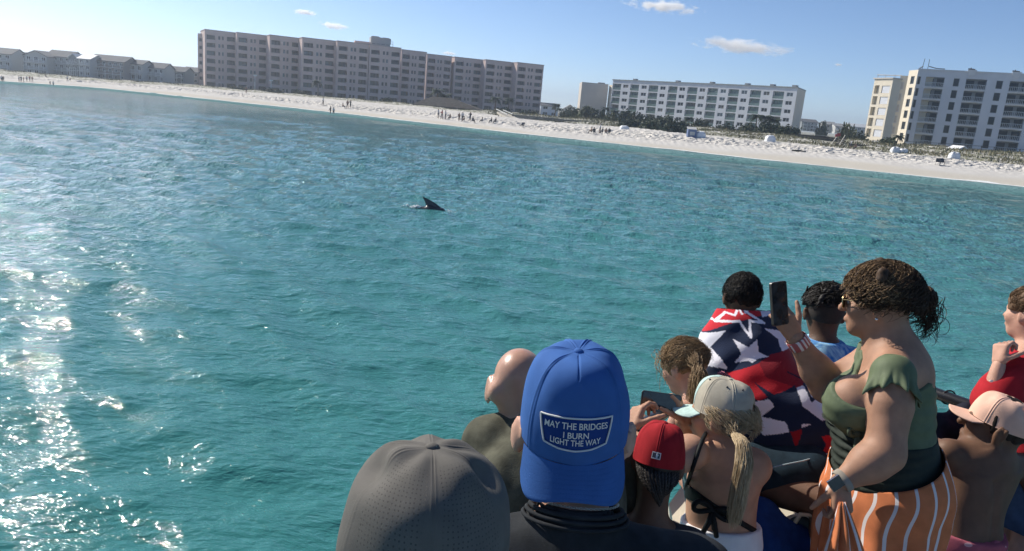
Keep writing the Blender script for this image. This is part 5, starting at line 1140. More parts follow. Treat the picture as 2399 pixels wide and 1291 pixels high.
    for txt, size, y, wd in (('MAY THE BRIDGES', .0140, .0106, .108), ('I BURN', .0132, -.0024, .0415), ('LIGHT THE WAY', .0134, -.0152, .0835)):
        tv, tf = text_mesh(txt, size); w = tv[:, 0].max() - tv[:, 0].min(); uu = (tv[:, 0] - tv[:, 0].mean() * 0 - (tv[:, 0].max() + tv[:, 0].min()) / 2) * wd / w; vv = tv[:, 1] + y; vv = vv + (0.0016 - 1.1 * uu ** 2 * (1 if y > 0 else -0.9)) * (0.7 if y != -.0024 else 0)
        wobj('lettering', C.plane_to_surf(uu, vv + v0, .0046), tf, wth, C.o, False)
    # glasses arm over the ear
    k = MB().tube([L(-.079, .075, .010), L(-.084, .0, .012), L(-.084, -.02, .004), L(-.082, -.035, -.018)], .0022, 6); wobj('glasses', np.concatenate(k.v), k.f, METALD, root)
man_blue_cap()

# ---------------------------------------------- man in the grey perforated cap
def man_grey_cap():
    c = P(985, 1300, .86) + np.array([0, 0.02, -.03]); B = Sdf(); f = nrm((-.10, 1, -.10)); neck = c + np.array([.0, -.06, -.17]); L, A = head(B, c, f, (0, 0, 1), 1.05, neck)
    root = person((c[0], c[1] - .1, DECK), 'man in a grey perforated cap seen from close behind, cut by the bottom edge')
    sl = neck + np.array([-.20, 0, -.08]); sr = neck + np.array([.19, 0, -.08]); hips = np.array([c[0], c[1] - .12, DECK + .95]); torso(B, hips, neck + np.array([0, .01, -.03]), sl, sr, 1.0, 1.1); nh = Sdf(); head(nh, c, f, (0, 0, 1), 1.05, neck); T = Sdf(); T.pr = B.pr[len(nh.pr):]
    for s_, sd in ((sl, 1), (sr, -1)):
        e = s_ + np.array([-.05 * sd, .05, -.29]); w = e + np.array([.08 * sd, .2, -.08]); limb(B, [s_, e, w], [.058, .045, .03]); T.cap(s_, s_ + (e - s_) * .75, .06, .058, .03); hand(B, w, (0.2 * sd, .8, -.4), (sd * .7, -.2, -.5), (0, .3, .8), (35, 38, 40, 42))
    kn = [hips + np.array([q * .11, .03, -.47]) for q in (-1, 1)]; an = [np.array([k_[0], k_[1] - .03, DECK + .09]) for k_ in kn]; legs(B, hips + np.array([-.1, 0, -.06]), hips + np.array([.1, 0, -.06]), *kn, *an)
    body(root, B, .01, SKIN_PINK); eyes(root, L, 1.05)
    cloth(root, T, 'shirt', fabric('slate_tee', (0.06, 0.07, 0.08), .15), .012, torso_cut(hips[2] - .12, None, lambda p: .082 - np.sqrt(((p - (neck + np.array([0, .025, .02]))) ** 2).sum(1))), .010, .003, 26, 5)
    # perforated cap cloth
    m = fabric('grey_cap_cloth', (0.128, 0.122, 0.112), 0.10, 0.9, 700, .3); nt = m.node_tree; N = nt.nodes; Lk = nt.links; b = N['Principled BSDF']
    at = N.new('ShaderNodeAttribute'); at.attribute_name = 'perf'; sp = N.new('ShaderNodeSeparateColor'); Lk.new(at.outputs['Color'], sp.inputs[0])
    uv = N.new('ShaderNodeUVMap'); uv.uv_map = 'UVMap'; vo = N.new('ShaderNodeTexVoronoi'); vo.voronoi_dimensions = '2D'; vo.inputs['Scale'].default_value = 1.0; vo.inputs['Randomness'].default_value = 0.3; Lk.new(uv.outputs[0], vo.inputs['Vector'])
    lt = N.new('ShaderNodeMath'); lt.operation = 'LESS_THAN'; lt.inputs[1].default_value = 0.17; Lk.new(vo.outputs['Distance'], lt.inputs[0]); mu = N.new('ShaderNodeMath'); mu.operation = 'MULTIPLY'; Lk.new(lt.outputs[0], mu.inputs[0]); Lk.new(sp.outputs[0], mu.inputs[1])
    mx = N.new('ShaderNodeMix'); mx.data_type = 'RGBA'; Lk.new(mu.outputs[0], mx.inputs['Factor']); Lk.new(b.inputs['Base Color'].links[0].from_socket, mx.inputs[6]); mx.inputs[7].default_value = (0.085, 0.081, 0.076, 1); Lk.new(mx.outputs[2], b.inputs['Base Color'])
    bp = N.new('ShaderNodeBump'); bp.invert = True; bp.inputs['Distance'].default_value = .001; Lk.new(mu.outputs[0], bp.inputs['Height']); Lk.new(b.inputs['Normal'].links[0].from_socket, bp.inputs['Normal']); Lk.new(bp.outputs[0], b.inputs['Normal'])
    def sag(th, t):
        r = np.radians(th); d = (th - 270 + 180) % 360 - 180
        side = -.010 * np.exp(-((t - .62) / .16) ** 2) * np.exp(-((np.abs(d) - 75) / 26) ** 2) + .004 * np.exp(-((t - .45) / .16) ** 2) * np.exp(-((np.abs(d) - 80) / 30) ** 2)
        return side + .0022 * np.sin(9 * t + 2 * np.sin(2 * r + 1)) * sstep(.25, .6, t) * (1 - sstep(.9, 1, t)) * np.sin(3 * r + .6)
    C = Cap(root, P(990, 1300, .865) + np.array([0, 0.01, .0]), nrm((-.16, 1, -.10)), nrm((.02, .02, 1)), .0985, .112, .126, m, (.075, 14, 58, .02, 3.5), .58, .95, (24, 90, 156, 204, 270, 336), -.05, .0030, True, 4.1, 'cap', 1.1, .0006, None, None, sag)
    me = C.o.data; n = len(me.vertices); nz = 60; th = np.repeat(np.arange(288) / 288 * 360., nz); tz = np.tile(np.linspace(-.1, 1, nz), 288)
    ca = me.color_attributes.new('perf', 'FLOAT_COLOR', 'POINT'); d = np.abs((th - 270 + 180) % 360 - 180); msk = sstep(6, 9, d) * (1 - sstep(52, 58, d)) * (1 - sstep(.78, .86, tz)) * sstep(.12, .2, tz); ca.data.foreach_set('color', np.stack([msk] * 3 + [np.ones(n)], -1).astype(np.float32).ravel())
    lay = me.uv_layers.new(name='UVMap'); li = np.zeros(len(me.loops), dtype=np.int32); me.loops.foreach_get('vertex_index', li); rho = np.cos(np.clip(tz, 0, 1) * math.pi / 2) ** .66
    uvv = np.stack([((th - 270 + 180) % 360 - 180) * (0.55 + .45 * rho) * .30, tz * 30], -1); lay.data.foreach_set('uv', uvv[li].astype(np.float32).ravel())
man_grey_cap()

# ---------------------------------------------- bald man
def man_bald():
    c = P(1216, 906, 2.05); f = nrm((.26, .86, -.42)); u = nrm((.0, .30, 1)); B = Sdf(); neck = P(1262, 992, 2.04) + np.array([0, -.01, 0]); L, A = head(B, c, f, u, .90, neck); B.ell(L(-.086, -.026, -.022), (.010, .026, .038), A.T @ np.array(Matrix.Rotation(math.radians(28), 3, 'Z')), .008); B.cap(L(-.078, -.016, -.02), L(-.078, -.012, -.03), .012, .012, .006); B.ell(L(-.05, -.07, -.03), (.02, .02, .025), None, .03)
    root = person((.27, 1.62, DECK), 'bald man in a dark olive t-shirt leaning over the rail behind the blue cap')
    sl = P(1150, 1040, 2.02); sr = P(1455, 1070, 2.2); hips = np.array([.27, 1.62, DECK + .86]); at, R = torso(B, hips, neck + np.array([0, -.01, -.02]), sl, sr, 1.0, 1.15, .01); tmp = Sdf(); head(tmp, c, f, u, .90, neck); tmp.pr += [0, 0, 0]; T = Sdf(); T.pr = B.pr[len(tmp.pr):]
    T.cap(neck + np.array([0, 0, .02]), neck + np.array([.02, -.02, -.05]), .066, .08, .05)
    el = P(1165, 1190, 1.98); wl = el + np.array([.07, .26, .0]); er = P(1512, 1215, 2.18); wr = er + np.array([-.12, .25, .0])
    for s_, e, w, sd in ((sl, el, wl, 1), (sr, er, wr, -1)): limb(B, [s_, e, w], [.06, .046, .031]); T.cap(s_, s_ + (e - s_) * .8, .063, .06, .03); hand(B, w, (.3 * sd, .9, -.1), (0, .2, -1), (0, .2, .8), (50, 55, 55, 55))
    kn = [np.array([.27 + q * .12, 1.7, DECK + .47]) for q in (-1, 1)]; an = [np.array([k_[0], 1.62, DECK + .09]) for k_ in kn]; legs(B, hips + np.array([-.1, 0, -.06]), hips + np.array([.1, 0, -.06]), *kn, *an)
    body(root, B, .0085, mat('shaved_scalp', (0.47, 0.265, 0.185), 0.36, 0.5, var=.08, vscale=16, bump=.1, bscale=240, sss=.12)); eyes(root, L, 1.02)
    v, f_ = tube([L(-.03, -.095, -.075), L(0, -.101, -.078), L(.03, -.095, -.075)], .004, 6); 
    cloth(root, T, 'shirt', fabric('olive_tee', (0.085, 0.084, 0.062), .3, .92, 300, .5), .012, torso_cut(hips[2] - .1, None, lambda p: ((p - neck) @ nrm((-.35, .45, 1))) - .060), .008, .005, 24, 8, (1, 1, .6))
    cloth(root, _legs_only(hips, kn, an), 'shorts', fabric('grey_shorts', (.10, .10, .11)), .016, torso_cut(DECK + .5, hips[2]), .012, .004, 20, 3)
def _legs_only(hips, kn, an, w=.1, s=1.0):
    T = Sdf(); T.ell(hips, (.17 * s, .12 * s, .12 * s), None, .05)
    for q, k_ in zip((-1, 1), kn): T.cap(hips + np.array([q * w, 0, -.06]), np.asarray(k_), .09 * s, .066 * s, .03)
    return T
man_bald()
def phone(c, right, up, w, h, t, label, case):
    """a phone held at c; its screen faces the camera side"""
    r = nrm(right); u = np.asarray(up, float); u = nrm(u - r * (u @ r)); n = np.cross(r, u); root = thing('phone', c, label, 'phone'); A = np.stack([r, u, n])
    def rbox(w, h, z0, z1, rad):
        pts = [];
        for cx, cy, a0 in ((w / 2 - rad, h / 2 - rad, 0), (-w / 2 + rad, h / 2 - rad, 90), (-w / 2 + rad, -h / 2 + rad, 180), (w / 2 - rad, -h / 2 + rad, 270)):
            for a in np.radians(np.linspace(a0, a0 + 90, 6)): pts.append((cx + rad * math.cos(a), cy + rad * math.sin(a)))
        n_ = len(pts); V = np.array([(x, y, z0) for x, y in pts] + [(x, y, z1) for x, y in pts]) @ A; return V, [tuple(range(n_ - 1, -1, -1)), tuple(range(n_, 2 * n_))] + [(i, (i + 1) % n_, n_ + (i + 1) % n_, n_ + i) for i in range(n_)]
    v, f = rbox(w, h, -t / 2, t / 2, .009); obj('case', v, f, case, root); v, f = rbox(w * .93, h * .96, t / 2, t / 2 + .0006, .007); obj('screen', v, f, mat('phone_screen', (0.02, 0.03, 0.035), 0.12, 0.6, var=.6, vscale=30), root)
    for i, (x, y) in enumerate(((-.02, .055), (-.006, .055), (-.013, .043))): v, f = ball((0, 0, 0), .006, 6, 10, (1, 1, .4)); obj('camera_lens', (v + np.array([x * w / .07, y * h / .145, -t / 2])) @ A, f, METALD, root)
    return root
def hair_cap(par, L, A, s, m, grow, cut, name='hair', nz=.006, ns=60, h=.006, extra=None, seed=0):
    B = Sdf(); B.ell(L(0, -.012, .030), s * (np.array([.078, .099, .091]) + grow), A.T, .02)
    for e in (extra or []): B.ell(L(*e[0]), s * np.array(e[1]), A.T, .025)
    c0 = np.asarray(L(0, 0, 0))
    def cut_(p): return cut(((p - c0) @ A.T) / s) * s
    v, f = B.mesh(h, 0, cut_, (lambda p: nz * vnoise(p, ns, seed) + nz * .6 * vnoise(p, ns * 2.1, seed + 4)) if nz else None); return wobj(name, v, f, m, par)
def simple_arms(B, spec, rad=(.05, .04, .027), T=None, tr=.055, tf=.7):
    for s_, e, w in spec:
        limb(B, [s_, e, w], list(rad))
        if T is not None: T.cap(s_, np.asarray(s_) + (np.asarray(e) - np.asarray(s_)) * tf, tr, tr * .95, .03)
def split_head(B, c, f, u, s, neck):
    t = Sdf(); head(t, c, f, u, s, neck); T = Sdf(); T.pr = B.pr[len(t.pr):]; return T

# ---------------------------------------------- child in the red cap with braids
def child_red_cap():
    c = P(1541, 1086, 2.12); f = nrm((.30, .9, -.25)); u = nrm((.06, .12, 1)); B = Sdf(); s = .82; neck = c + np.array([-.012, -.06, -.15]); L, A = head(B, c, f, u, s, neck)
    loc = np.array([c[0] - .02, c[1] - .06, DECK]); root = person(loc, 'child in a red cap with long dark braids, between blue cap and blonde woman')
    hips = loc + np.array([0, 0, .60]); sl, sr = neck + np.array([-.12, .02, -.06]), neck + np.array([.12, -.02, -.06]); torso(B, hips, neck + np.array([0, 0, -.02]), sl, sr, 1, 1, 0, .04); T = split_head(B, c, f, u, s, neck)
    spec = [(sl, sl + np.array([-.05, .05, -.19]), sl + np.array([.0, .2, -.16])), (sr, sr + np.array([.05, .05, -.19]), sr + np.array([.02, .2, -.16]))]; simple_arms(B, spec, (.04, .033, .023), T, .046)
    for q, sp in zip((1, -1), spec): hand(B, sp[2], (.1 * q, 1, .1), (0, .1, -1), (q, .2, .3), (50, 50, 50, 50), .75)
    kn = [loc + np.array([q * .07, .02, .31]) for q in (-1, 1)]; an = [loc + np.array([q * .07, 0, .07]) for q in (-1, 1)]; legs(B, hips + np.array([-.06, 0, -.04]), hips + np.array([.06, 0, -.04]), *kn, *an, .72)
    body(root, B, .008, SKIN_BROWN); eyes(root, L, s)
    cloth(root, T, 'shirt', fabric('charcoal_tee', (.05, .05, .055)), .010, torso_cut(hips[2] - .08, neck[2] + .0), .009, .003, 30, 2); cloth(root, _legs_only(hips, kn, an, .06, .75), 'shorts', fabric('navy_shorts', (.02, .03, .06)), .012, torso_cut(DECK + .32, hips[2] + .02), .010, .003, 25, 3)
    red = fabric('red_wool', (0.30, 0.016, 0.022), .10, .9, 700, .35)
    C = Cap(root, L(0, -.012, .012), f, nrm(u + np.array([.0, 0, 0])), .0725, .087, .108, red, (.056, 22, 58, .014, 3.2), .56, .92, (30, 90, 150, 210, 270, 330), .06, .0016, True, 1.1, 'cap', 2.0, .0012)
    # small league badge at the back of the cap: white rim, dark field, pale figure
    def bp(uu, vv, off): return C.pos(270 + np.degrees(np.asarray(uu) / .076), np.asarray(vv) / .108 * .68, off)
    for w, h, off, m in ((.0125, .0085, .0022, mat('badge_white', (.72, .72, .72), .6)), (.0103, .0064, .0030, mat('badge_dark', (.02, .025, .05), .6))):
        uu = np.linspace(-w, w, 7); V = np.concatenate([bp(uu, np.full(7, .024 - h), off), bp(uu, np.full(7, .024 + h), off)]); wobj('badge', V, [(i, i + 1, i + 8, i + 7) for i in range(6)], m, C.o, False)
    fig = np.array([(-.0005, -.0058), (.004, -.0058), (.0045, -.001), (.0075, .0035), (.004, .0030), (.0022, .0058), (-.0008, .0048), (-.001, .001)]); V = bp(fig[:, 0], fig[:, 1] + .024, .0036); wobj('badge', V, [tuple(range(len(fig)))], mat('badge_figure', (.62, .62, .64), .6), C.o, False)
    # braids hanging from under the cap
    g = np.random.default_rng(4); hm = mat('black_braid', (.006, .005, .005), .5, .4, var2=(.032, .026, .024), vscale=210, bump=.8, bscale=300); n = 54; P0 = []
    for i in range(n):
        a = math.radians(188 + 164 * i / (n - 1)); row = i % 3; st = L(.072 * math.cos(a), -.012 + .09 * math.sin(a) + .006 * row, -.002); tip = P(1547 + 30 * (i / (n - 1) - .5), 1188 - 44 * abs(i / (n - 1) - .45) * 1.6 - 10 * g.random(), 2.03); mid = st * .66 + tip * .34 + (st - L(0, 0, -.0)) * np.array([.22, .1, 0]) + np.array([0, -.03, -.01]) + g.normal(size=3) * .003
        t = np.linspace(0, 1, 22)[:, None]; p = st * (1 - t) ** 2 + 2 * mid * t * (1 - t) + tip * t ** 2; p = p + .0016 * np.stack([np.sin(t[:, 0] * 70 + i), np.cos(t[:, 0] * 70 + i), 0 * t[:, 0]], 1); P0.append(p)
    v, f_ = strands(np.array(P0), .0050, .55, 6); hair = wobj('braids', v, f_, hm, root)
    hair_cap(root, L, A, s, hm, .004, lambda q: np.maximum(q[:, 1] - .02 + q[:, 2] * .3, -.075 - q[:, 2]), 'hair', .003, 90, .007)
child_red_cap()

# ---------------------------------------------- girl with the ponytail
def girl():
    c = P(1602, 862, 2.78); f = nrm((-.62, .68, -.42)); u = nrm((-.25, .25, 1)); B = Sdf(); s = .84; neck = P(1640, 925, 2.74); L, A = head(B, c, f, u, s, neck)
    loc = np.array([.74, 2.52, SEAT]); root = person(loc, 'girl with a windblown light brown ponytail looking down at the water')
    sl = P(1602, 965, 2.62); sr = P(1690, 935, 2.80); hips = np.array([.83, 2.56, SEAT + .10]); torso(B, hips, neck + np.array([0, 0, -.02]), sl, sr, .9, .9, 0, .04); T = split_head(B, c, f, u, s, neck)
    spec = [(sl, sl + np.array([-.05, .02, -.16]), sl + np.array([-.12, .16, -.10])), (sr, sr + np.array([.0, .08, -.17]), sr + np.array([-.10, .2, -.14]))]; simple_arms(B, spec, (.037, .030, .022))
    for q, sp in zip((1, -1), spec): hand(B, sp[2], (-.5, .8, -.1), (0, .1, -1), (q, .2, .3), (50, 50, 50, 50), .75)
    kn = [hips + np.array([-.05, .16, .02]), hips + np.array([.10, .17, .0])]; an = [hips + np.array([.02, .02, -.05]), hips + np.array([.16, .02, -.05])]
    for k_, a_ in zip(kn, an): B.cap(hips, k_, .06, .05, .03); B.cap(k_, a_, .045, .03, .02); B.cap(a_, a_ + np.array([.02, -.10, -.02]), .03, .02, .02)
    body(root, B, .0075, SKIN_PINK); eyes(root, L, s)
    tm = fabric('floral_swimsuit', (.16, .33, .33), .1); nt = tm.node_tree; rr = nt.nodes['Color Ramp']; rr.color_ramp.elements[0].color = (.06, .17, .18, 1); rr.color_ramp.elements[1].color = (.26, .30, .30, 1)
    cloth(root, T, 'swimsuit', tm, .006, torso_cut(hips[2] - .1, neck[2] - .03), .008, .002, 40, 4)
    # pink ruffle on the far shoulder strap
    w = [P(1672, 884, 2.76), P(1682, 878, 2.78), P(1694, 886, 2.8), P(1704, 903, 2.8), P(1707, 920, 2.8), P(1700, 938, 2.78)]; w = np.array(w); t = np.linspace(0, 5, 60); base = np.stack([np.interp(t, range(6), w[:, i]) for i in range(3)], 1); V = []
    for i, p in enumerate(base): o = .012 * math.sin(i * 1.25); V += [p + np.array([0, 0, -.012]), p + np.array([.006 + o * .4, -.012 + o, .004]), p + np.array([.012 + o * .5, -.014 - o, .020])]
    wobj('ruffle', V, grid_faces(60, 3), fabric('pink_ruffle', (.62, .24, .33)), root)
    k = MB().tube([P(1655, 905, 2.68), P(1672, 890, 2.74), P(1694, 893, 2.79), P(1702, 925, 2.78)], .014, 8); wobj('strap', np.concatenate(k.v), k.f, tm, root)
    hm = hairm('light_brown_hair', (.17, .105, .055), (.46, .33, .19), 70); g = np.random.default_rng(8)
    hair_cap(root, L, A, s, hm, .007, lambda q: np.maximum(q[:, 1] * .8 - q[:, 2] * .9 - .048, -.070 - q[:, 2] - .3 * q[:, 1]), 'hair', .005, 70, .006)
    rg = lambda d: (d[:, 2] > -.35) & (d[:, 1] * .8 - d[:, 2] * .9 < .45)
    v, f_ = scalp_hair(L, A, s, g, 900, .065, .05, rg, .0012, .008, .003, 1.2, 9, (.45, -1, .25)); wobj('hair_locks', v, f_, hm, root)
    tie = P(1634, 858, 2.655); pth = [P(1626, 842, 2.69), tie, P(1640, 882, 2.63), P(1630, 915, 2.62), P(1618, 960, 2.62)]
    v, f_ = tail(pth, [.030, .014, .032, .030, .012], 300, .0014, g, 18, .005, 1.6); wobj('ponytail', v, f_, hm, root)
    wisps = []
    for i in range(46):
        a = L(-.02 + .05 * g.normal(), .06 + .03 * g.normal(), .07 + .02 * g.normal()); e = P(1553 + g.normal() * 9, 868 + g.normal() * 22, 2.72); t = np.linspace(0, 1, 10)[:, None]; m = (a + e) / 2 + np.array([-.02, 0, .03]); wisps.append(a * (1 - t) ** 2 + 2 * m * t * (1 - t) + e * t ** 2 + .006 * np.sin(t * 7 + i))
    v, f_ = strands(np.array(wisps), .0010, .3); wobj('loose_wisps', v, f_, hm, root)
girl()

# ---------------------------------------------- blonde woman with the beige cap
def blonde():
    c = P(1688, 975, 2.44); f = nrm((-.80, .55, -.12)); u = nrm((.02, .10, 1)); B = Sdf(); s = .97; neck = P(1700, 1048, 2.42) + np.array([0, 0, 0]); L, A = head(B, c, f, u, s, neck)
    hips = P(1688, 1275, 2.50); loc = np.array([hips[0], hips[1], SEAT]); root = person(loc, 'blonde woman in black bikini top and beige cap filming with her phone')
    sl = P(1614, 1060, 2.32); sr = P(1766, 1092, 2.42); torso(B, hips, neck + np.array([0, -.01, -.02]), sl, sr, 1.12, .88, 0, .055)
    el = P(1556, 1096, 2.24); wl = P(1479, 1020, 2.44); er = P(1640, 1075, 2.68); wr = P(1598, 985, 2.52)
    limb(B, [sl, el, wl], [.050, .040, .025]); limb(B, [sr, er, wr], [.046, .036, .025]); B.ell(sr, (.05, .05, .05), None, .03); B.ell(sl, (.05, .05, .05), None, .03)
    for q, sgn in ((-.035, 1), (.045, 1)): pass
    H = Sdf(); hand(H, P(1481, 1006, 2.44), nrm(P(1503, 935, 2.48) - P(1481, 1006, 2.44)), (.75, .35, 0), (.4, -.6, .4), (42, 50, 58, 62), .92, (.5, .5, .4)); H2 = Sdf(); hand(H2, P(1600, 990, 2.52), nrm(P(1588, 925, 2.52) - P(1600, 990, 2.52)), (-.8, .2, -.1), (-.3, -.5, .5), (40, 48, 55, 60), .90, (.5, .5, .4))
    kn = [P(1640, 1230, 2.80), P(1745, 1240, 2.80)]; an = [P(1650, 1300, 2.7), P(1740, 1300, 2.7)]
    for k_, a_ in zip(kn, an): B.cap(hips, k_, .085, .06, .04); B.cap(k_, a_, .05, .038, .03); B.cap(a_, a_ + np.array([.0, .12, -.03]), .036, .025, .02)
    bd = lambda p: -.0035 * np.exp(-(((p - (hips + neck) / 2) @ nrm(sr - sl)) / .010) ** 2) * (p[:, 2] < neck[2] - .05) * (p[:, 1] < hips[1] + .02)
    body(root, B, .0075, SKIN_TAN, [(H, .004), (H2, .004)], lambda p: -bd(p)); eyes(root, L, s)
    # bikini: band round the back, neck strap, bow
    blk = fabric('black_swim_fabric', (.010, .012, .013), .2, .6, 600, .3); Tb = Sdf(); tmp = split_head(B, c, f, u, s, neck); Tb.pr = tmp.pr[:6]
    a1, a2 = onto(B, 1604, 1148, 2.28), onto(B, 1700, 1204, 2.28); nn = nrm(np.cross(nrm(a2 - a1), nrm(a1 - EYE))); nn = nn if nn[2] > 0 else -nn
    band = cloth(root, Tb, 'bikini_band', blk, .0055, lambda p: np.abs((p - a1) @ nn) - (.021 - .012 * sstep(0, .17, (p - a1) @ nrm(a2 - a1))), .005, 0)
    st = np.array([onto(B, x_, y_, 2.28, .003) for x_, y_ in zip(np.linspace(1606, 1640, 9), np.linspace(1146, 1045, 9))] + [onto(B, 1646, 1030, 2.32, .003), onto(B, 1653, 1016, 2.34, .003)]); v, f_ = tube(st, .0068, 8); wobj('neck_strap', v, f_, blk, root)
    bw = onto(B, 1668, 1194, 2.28, .008); 
    def loop(dx, dz, w): t = np.linspace(0, 1, 14); p = bw + np.outer(np.sin(t * math.pi), np.array([dx, -.012, dz])) + np.outer(np.sin(t * 2 * math.pi), np.array([-dz, 0, dx]) * .28); a, b = tube(p, w, 8); q = bw + (a - bw); return q, b
    k = MB()
    for q in ((-.062, .018, .0085), (.066, -.012, .0085)): k.add(*loop(*q))
    for e in ((-.022, -.078), (.024, -.086), (.012, -.06)): k.tube([bw, bw + np.array([e[0] * .4, -.016, e[1] * .45]), bw + np.array([e[0], -.012, e[1]])], [.006, .009, .008], 8)
    vb, fb = ball(bw, .013, 7, 10, (1.1, .8, .9)); k.add(vb, fb); wobj('bow', np.concatenate(k.v), k.f, blk, root)
    # white waistband of her shorts
    cloth(root, Tb, 'shorts', fabric('white_terry', (.66, .67, .70), .05), .014, lambda p: np.maximum(((p - P(1690, 1268, 2.3)) @ nrm(_U + _R * .06)), -((p - P(1690, 1268, 2.3)) @ nrm(_U)) - .16), .007, .002, 40, 4)
    # cap: beige crown, mint front and visor
    bei = fabric('beige_cotton', (.40, .37, .30), .12, .9, 600, .4); mint = fabric('mint_print_cotton', (.42, .56, .53), .18, .9, 500, .3)
    C = Cap(root, L(0, -.010, .014), nrm(f + np.array([0, 0, .12])), nrm(u + np.array([.06, 0, 0])), .0845, .099, .112, bei, (.068, 16, 58, .018, 3.0), .58, .92, (30, 90, 150, 210, 270, 330), .07, .0022, True, 3.0, 'cap', 2.2, .0016, mint, (270, 20, .34, True))
    rg = [C.pos(np.array([a]), np.array([.66]), .0006)[0] for a in (10, 50, 130, 190, 235, 305)]
    for p in rg: v, f_ = ball(p, .0038, 6, 10); wobj('eyelet', v, f_, METALD, C.o)
    # mint front panels laid over the crown
    th = np.linspace(64, 116, 50); tz = np.linspace(-.08, .90, 26); T_, Z_ = np.meshgrid(th, tz, indexing='ij'); wobj('front_panel', C.pos(T_.ravel(), Z_.ravel(), .0012), grid_faces(50, 26), mint, C.o)
    sp = [C.pos(np.array([a]), np.array([.02]), .003)[0] for a in np.linspace(244, 296, 14)]; v, f_ = tube(sp, .0085, 8); wobj('back_strap', v, f_, bei, C.o)
    hm = hairm('blonde_hair', (.34, .25, .145), (.68, .56, .38), 60); g = np.random.default_rng(12)
    hair_cap(root, L, A, s, hm, .006, lambda q: np.maximum(q[:, 2] - .030, np.maximum(q[:, 1] * .9 - .052, -.062 - q[:, 2] + .25 * q[:, 1])), 'hair', .004, 80, .006)
    rgn = lambda d: (d[:, 2] > -.45) & (d[:, 2] < .25) & (d[:, 1] < .45)
    v, f_ = scalp_hair(L, A, s, g, 700, .075, .12, rgn, .0012, .006, .002, 1.0, 9, (.0, -1, -.35)); wobj('hair_locks', v, f_, hm, root)
    tie = P(1722, 1020, 2.32); v, f_ = tail([P(1706, 985, 2.38), P(1716, 1004, 2.34), tie], [.042, .028, .014], 300, .0013, g, 12, .003, 1); wobj('gathered_hair', v, f_, hm, root)
    v, f_ = tail([tie, P(1741, 1040, 2.26), P(1745, 1085, 2.235), P(1733, 1135, 2.235), P(1727, 1180, 2.235), P(1718, 1232, 2.25)], [.012, .020, .026, .027, .026, .022], 1000, .0011, g, 24, .003, 1.0); wobj('ponytail', v, f_, hm, root)
    v, f_ = tube([tie + .016 * np.array([math.cos(t), .5 * math.sin(t), .45 * math.sin(t)]) for t in np.linspace(0, 6.28, 16)], .004, 6); wobj('hair_tie', v, f_, blk, root)
    v, f_ = tube([wl + .028 * (np.array([1, 0, 0.35]) * math.cos(t) + np.array([0, 1, 0]) * math.sin(t)) for t in np.linspace(0, 6.28, 20)], .009, 6); wobj('wristband', v, f_, blk, root)
    v, f_ = tube([P(1588, 938, 2.50) + .010 * (_R * math.cos(t) + np.array([0, .5, .8]) * math.sin(t)) for t in np.linspace(0, 6.28, 14)], .0016, 5); wobj('ring', v, f_, mat('gold', (.75, .55, .25), .25, .5, 1.0), root)
    phone(P(1548, 943, 2.50), nrm(P(1590, 950, 2.50) - P(1505, 938, 2.50)), _U, .135, .066, .010, 'phone held sideways in two hands beside the beige cap', mat('black_phone_case', (.012, .013, .015), .4))
blonde()

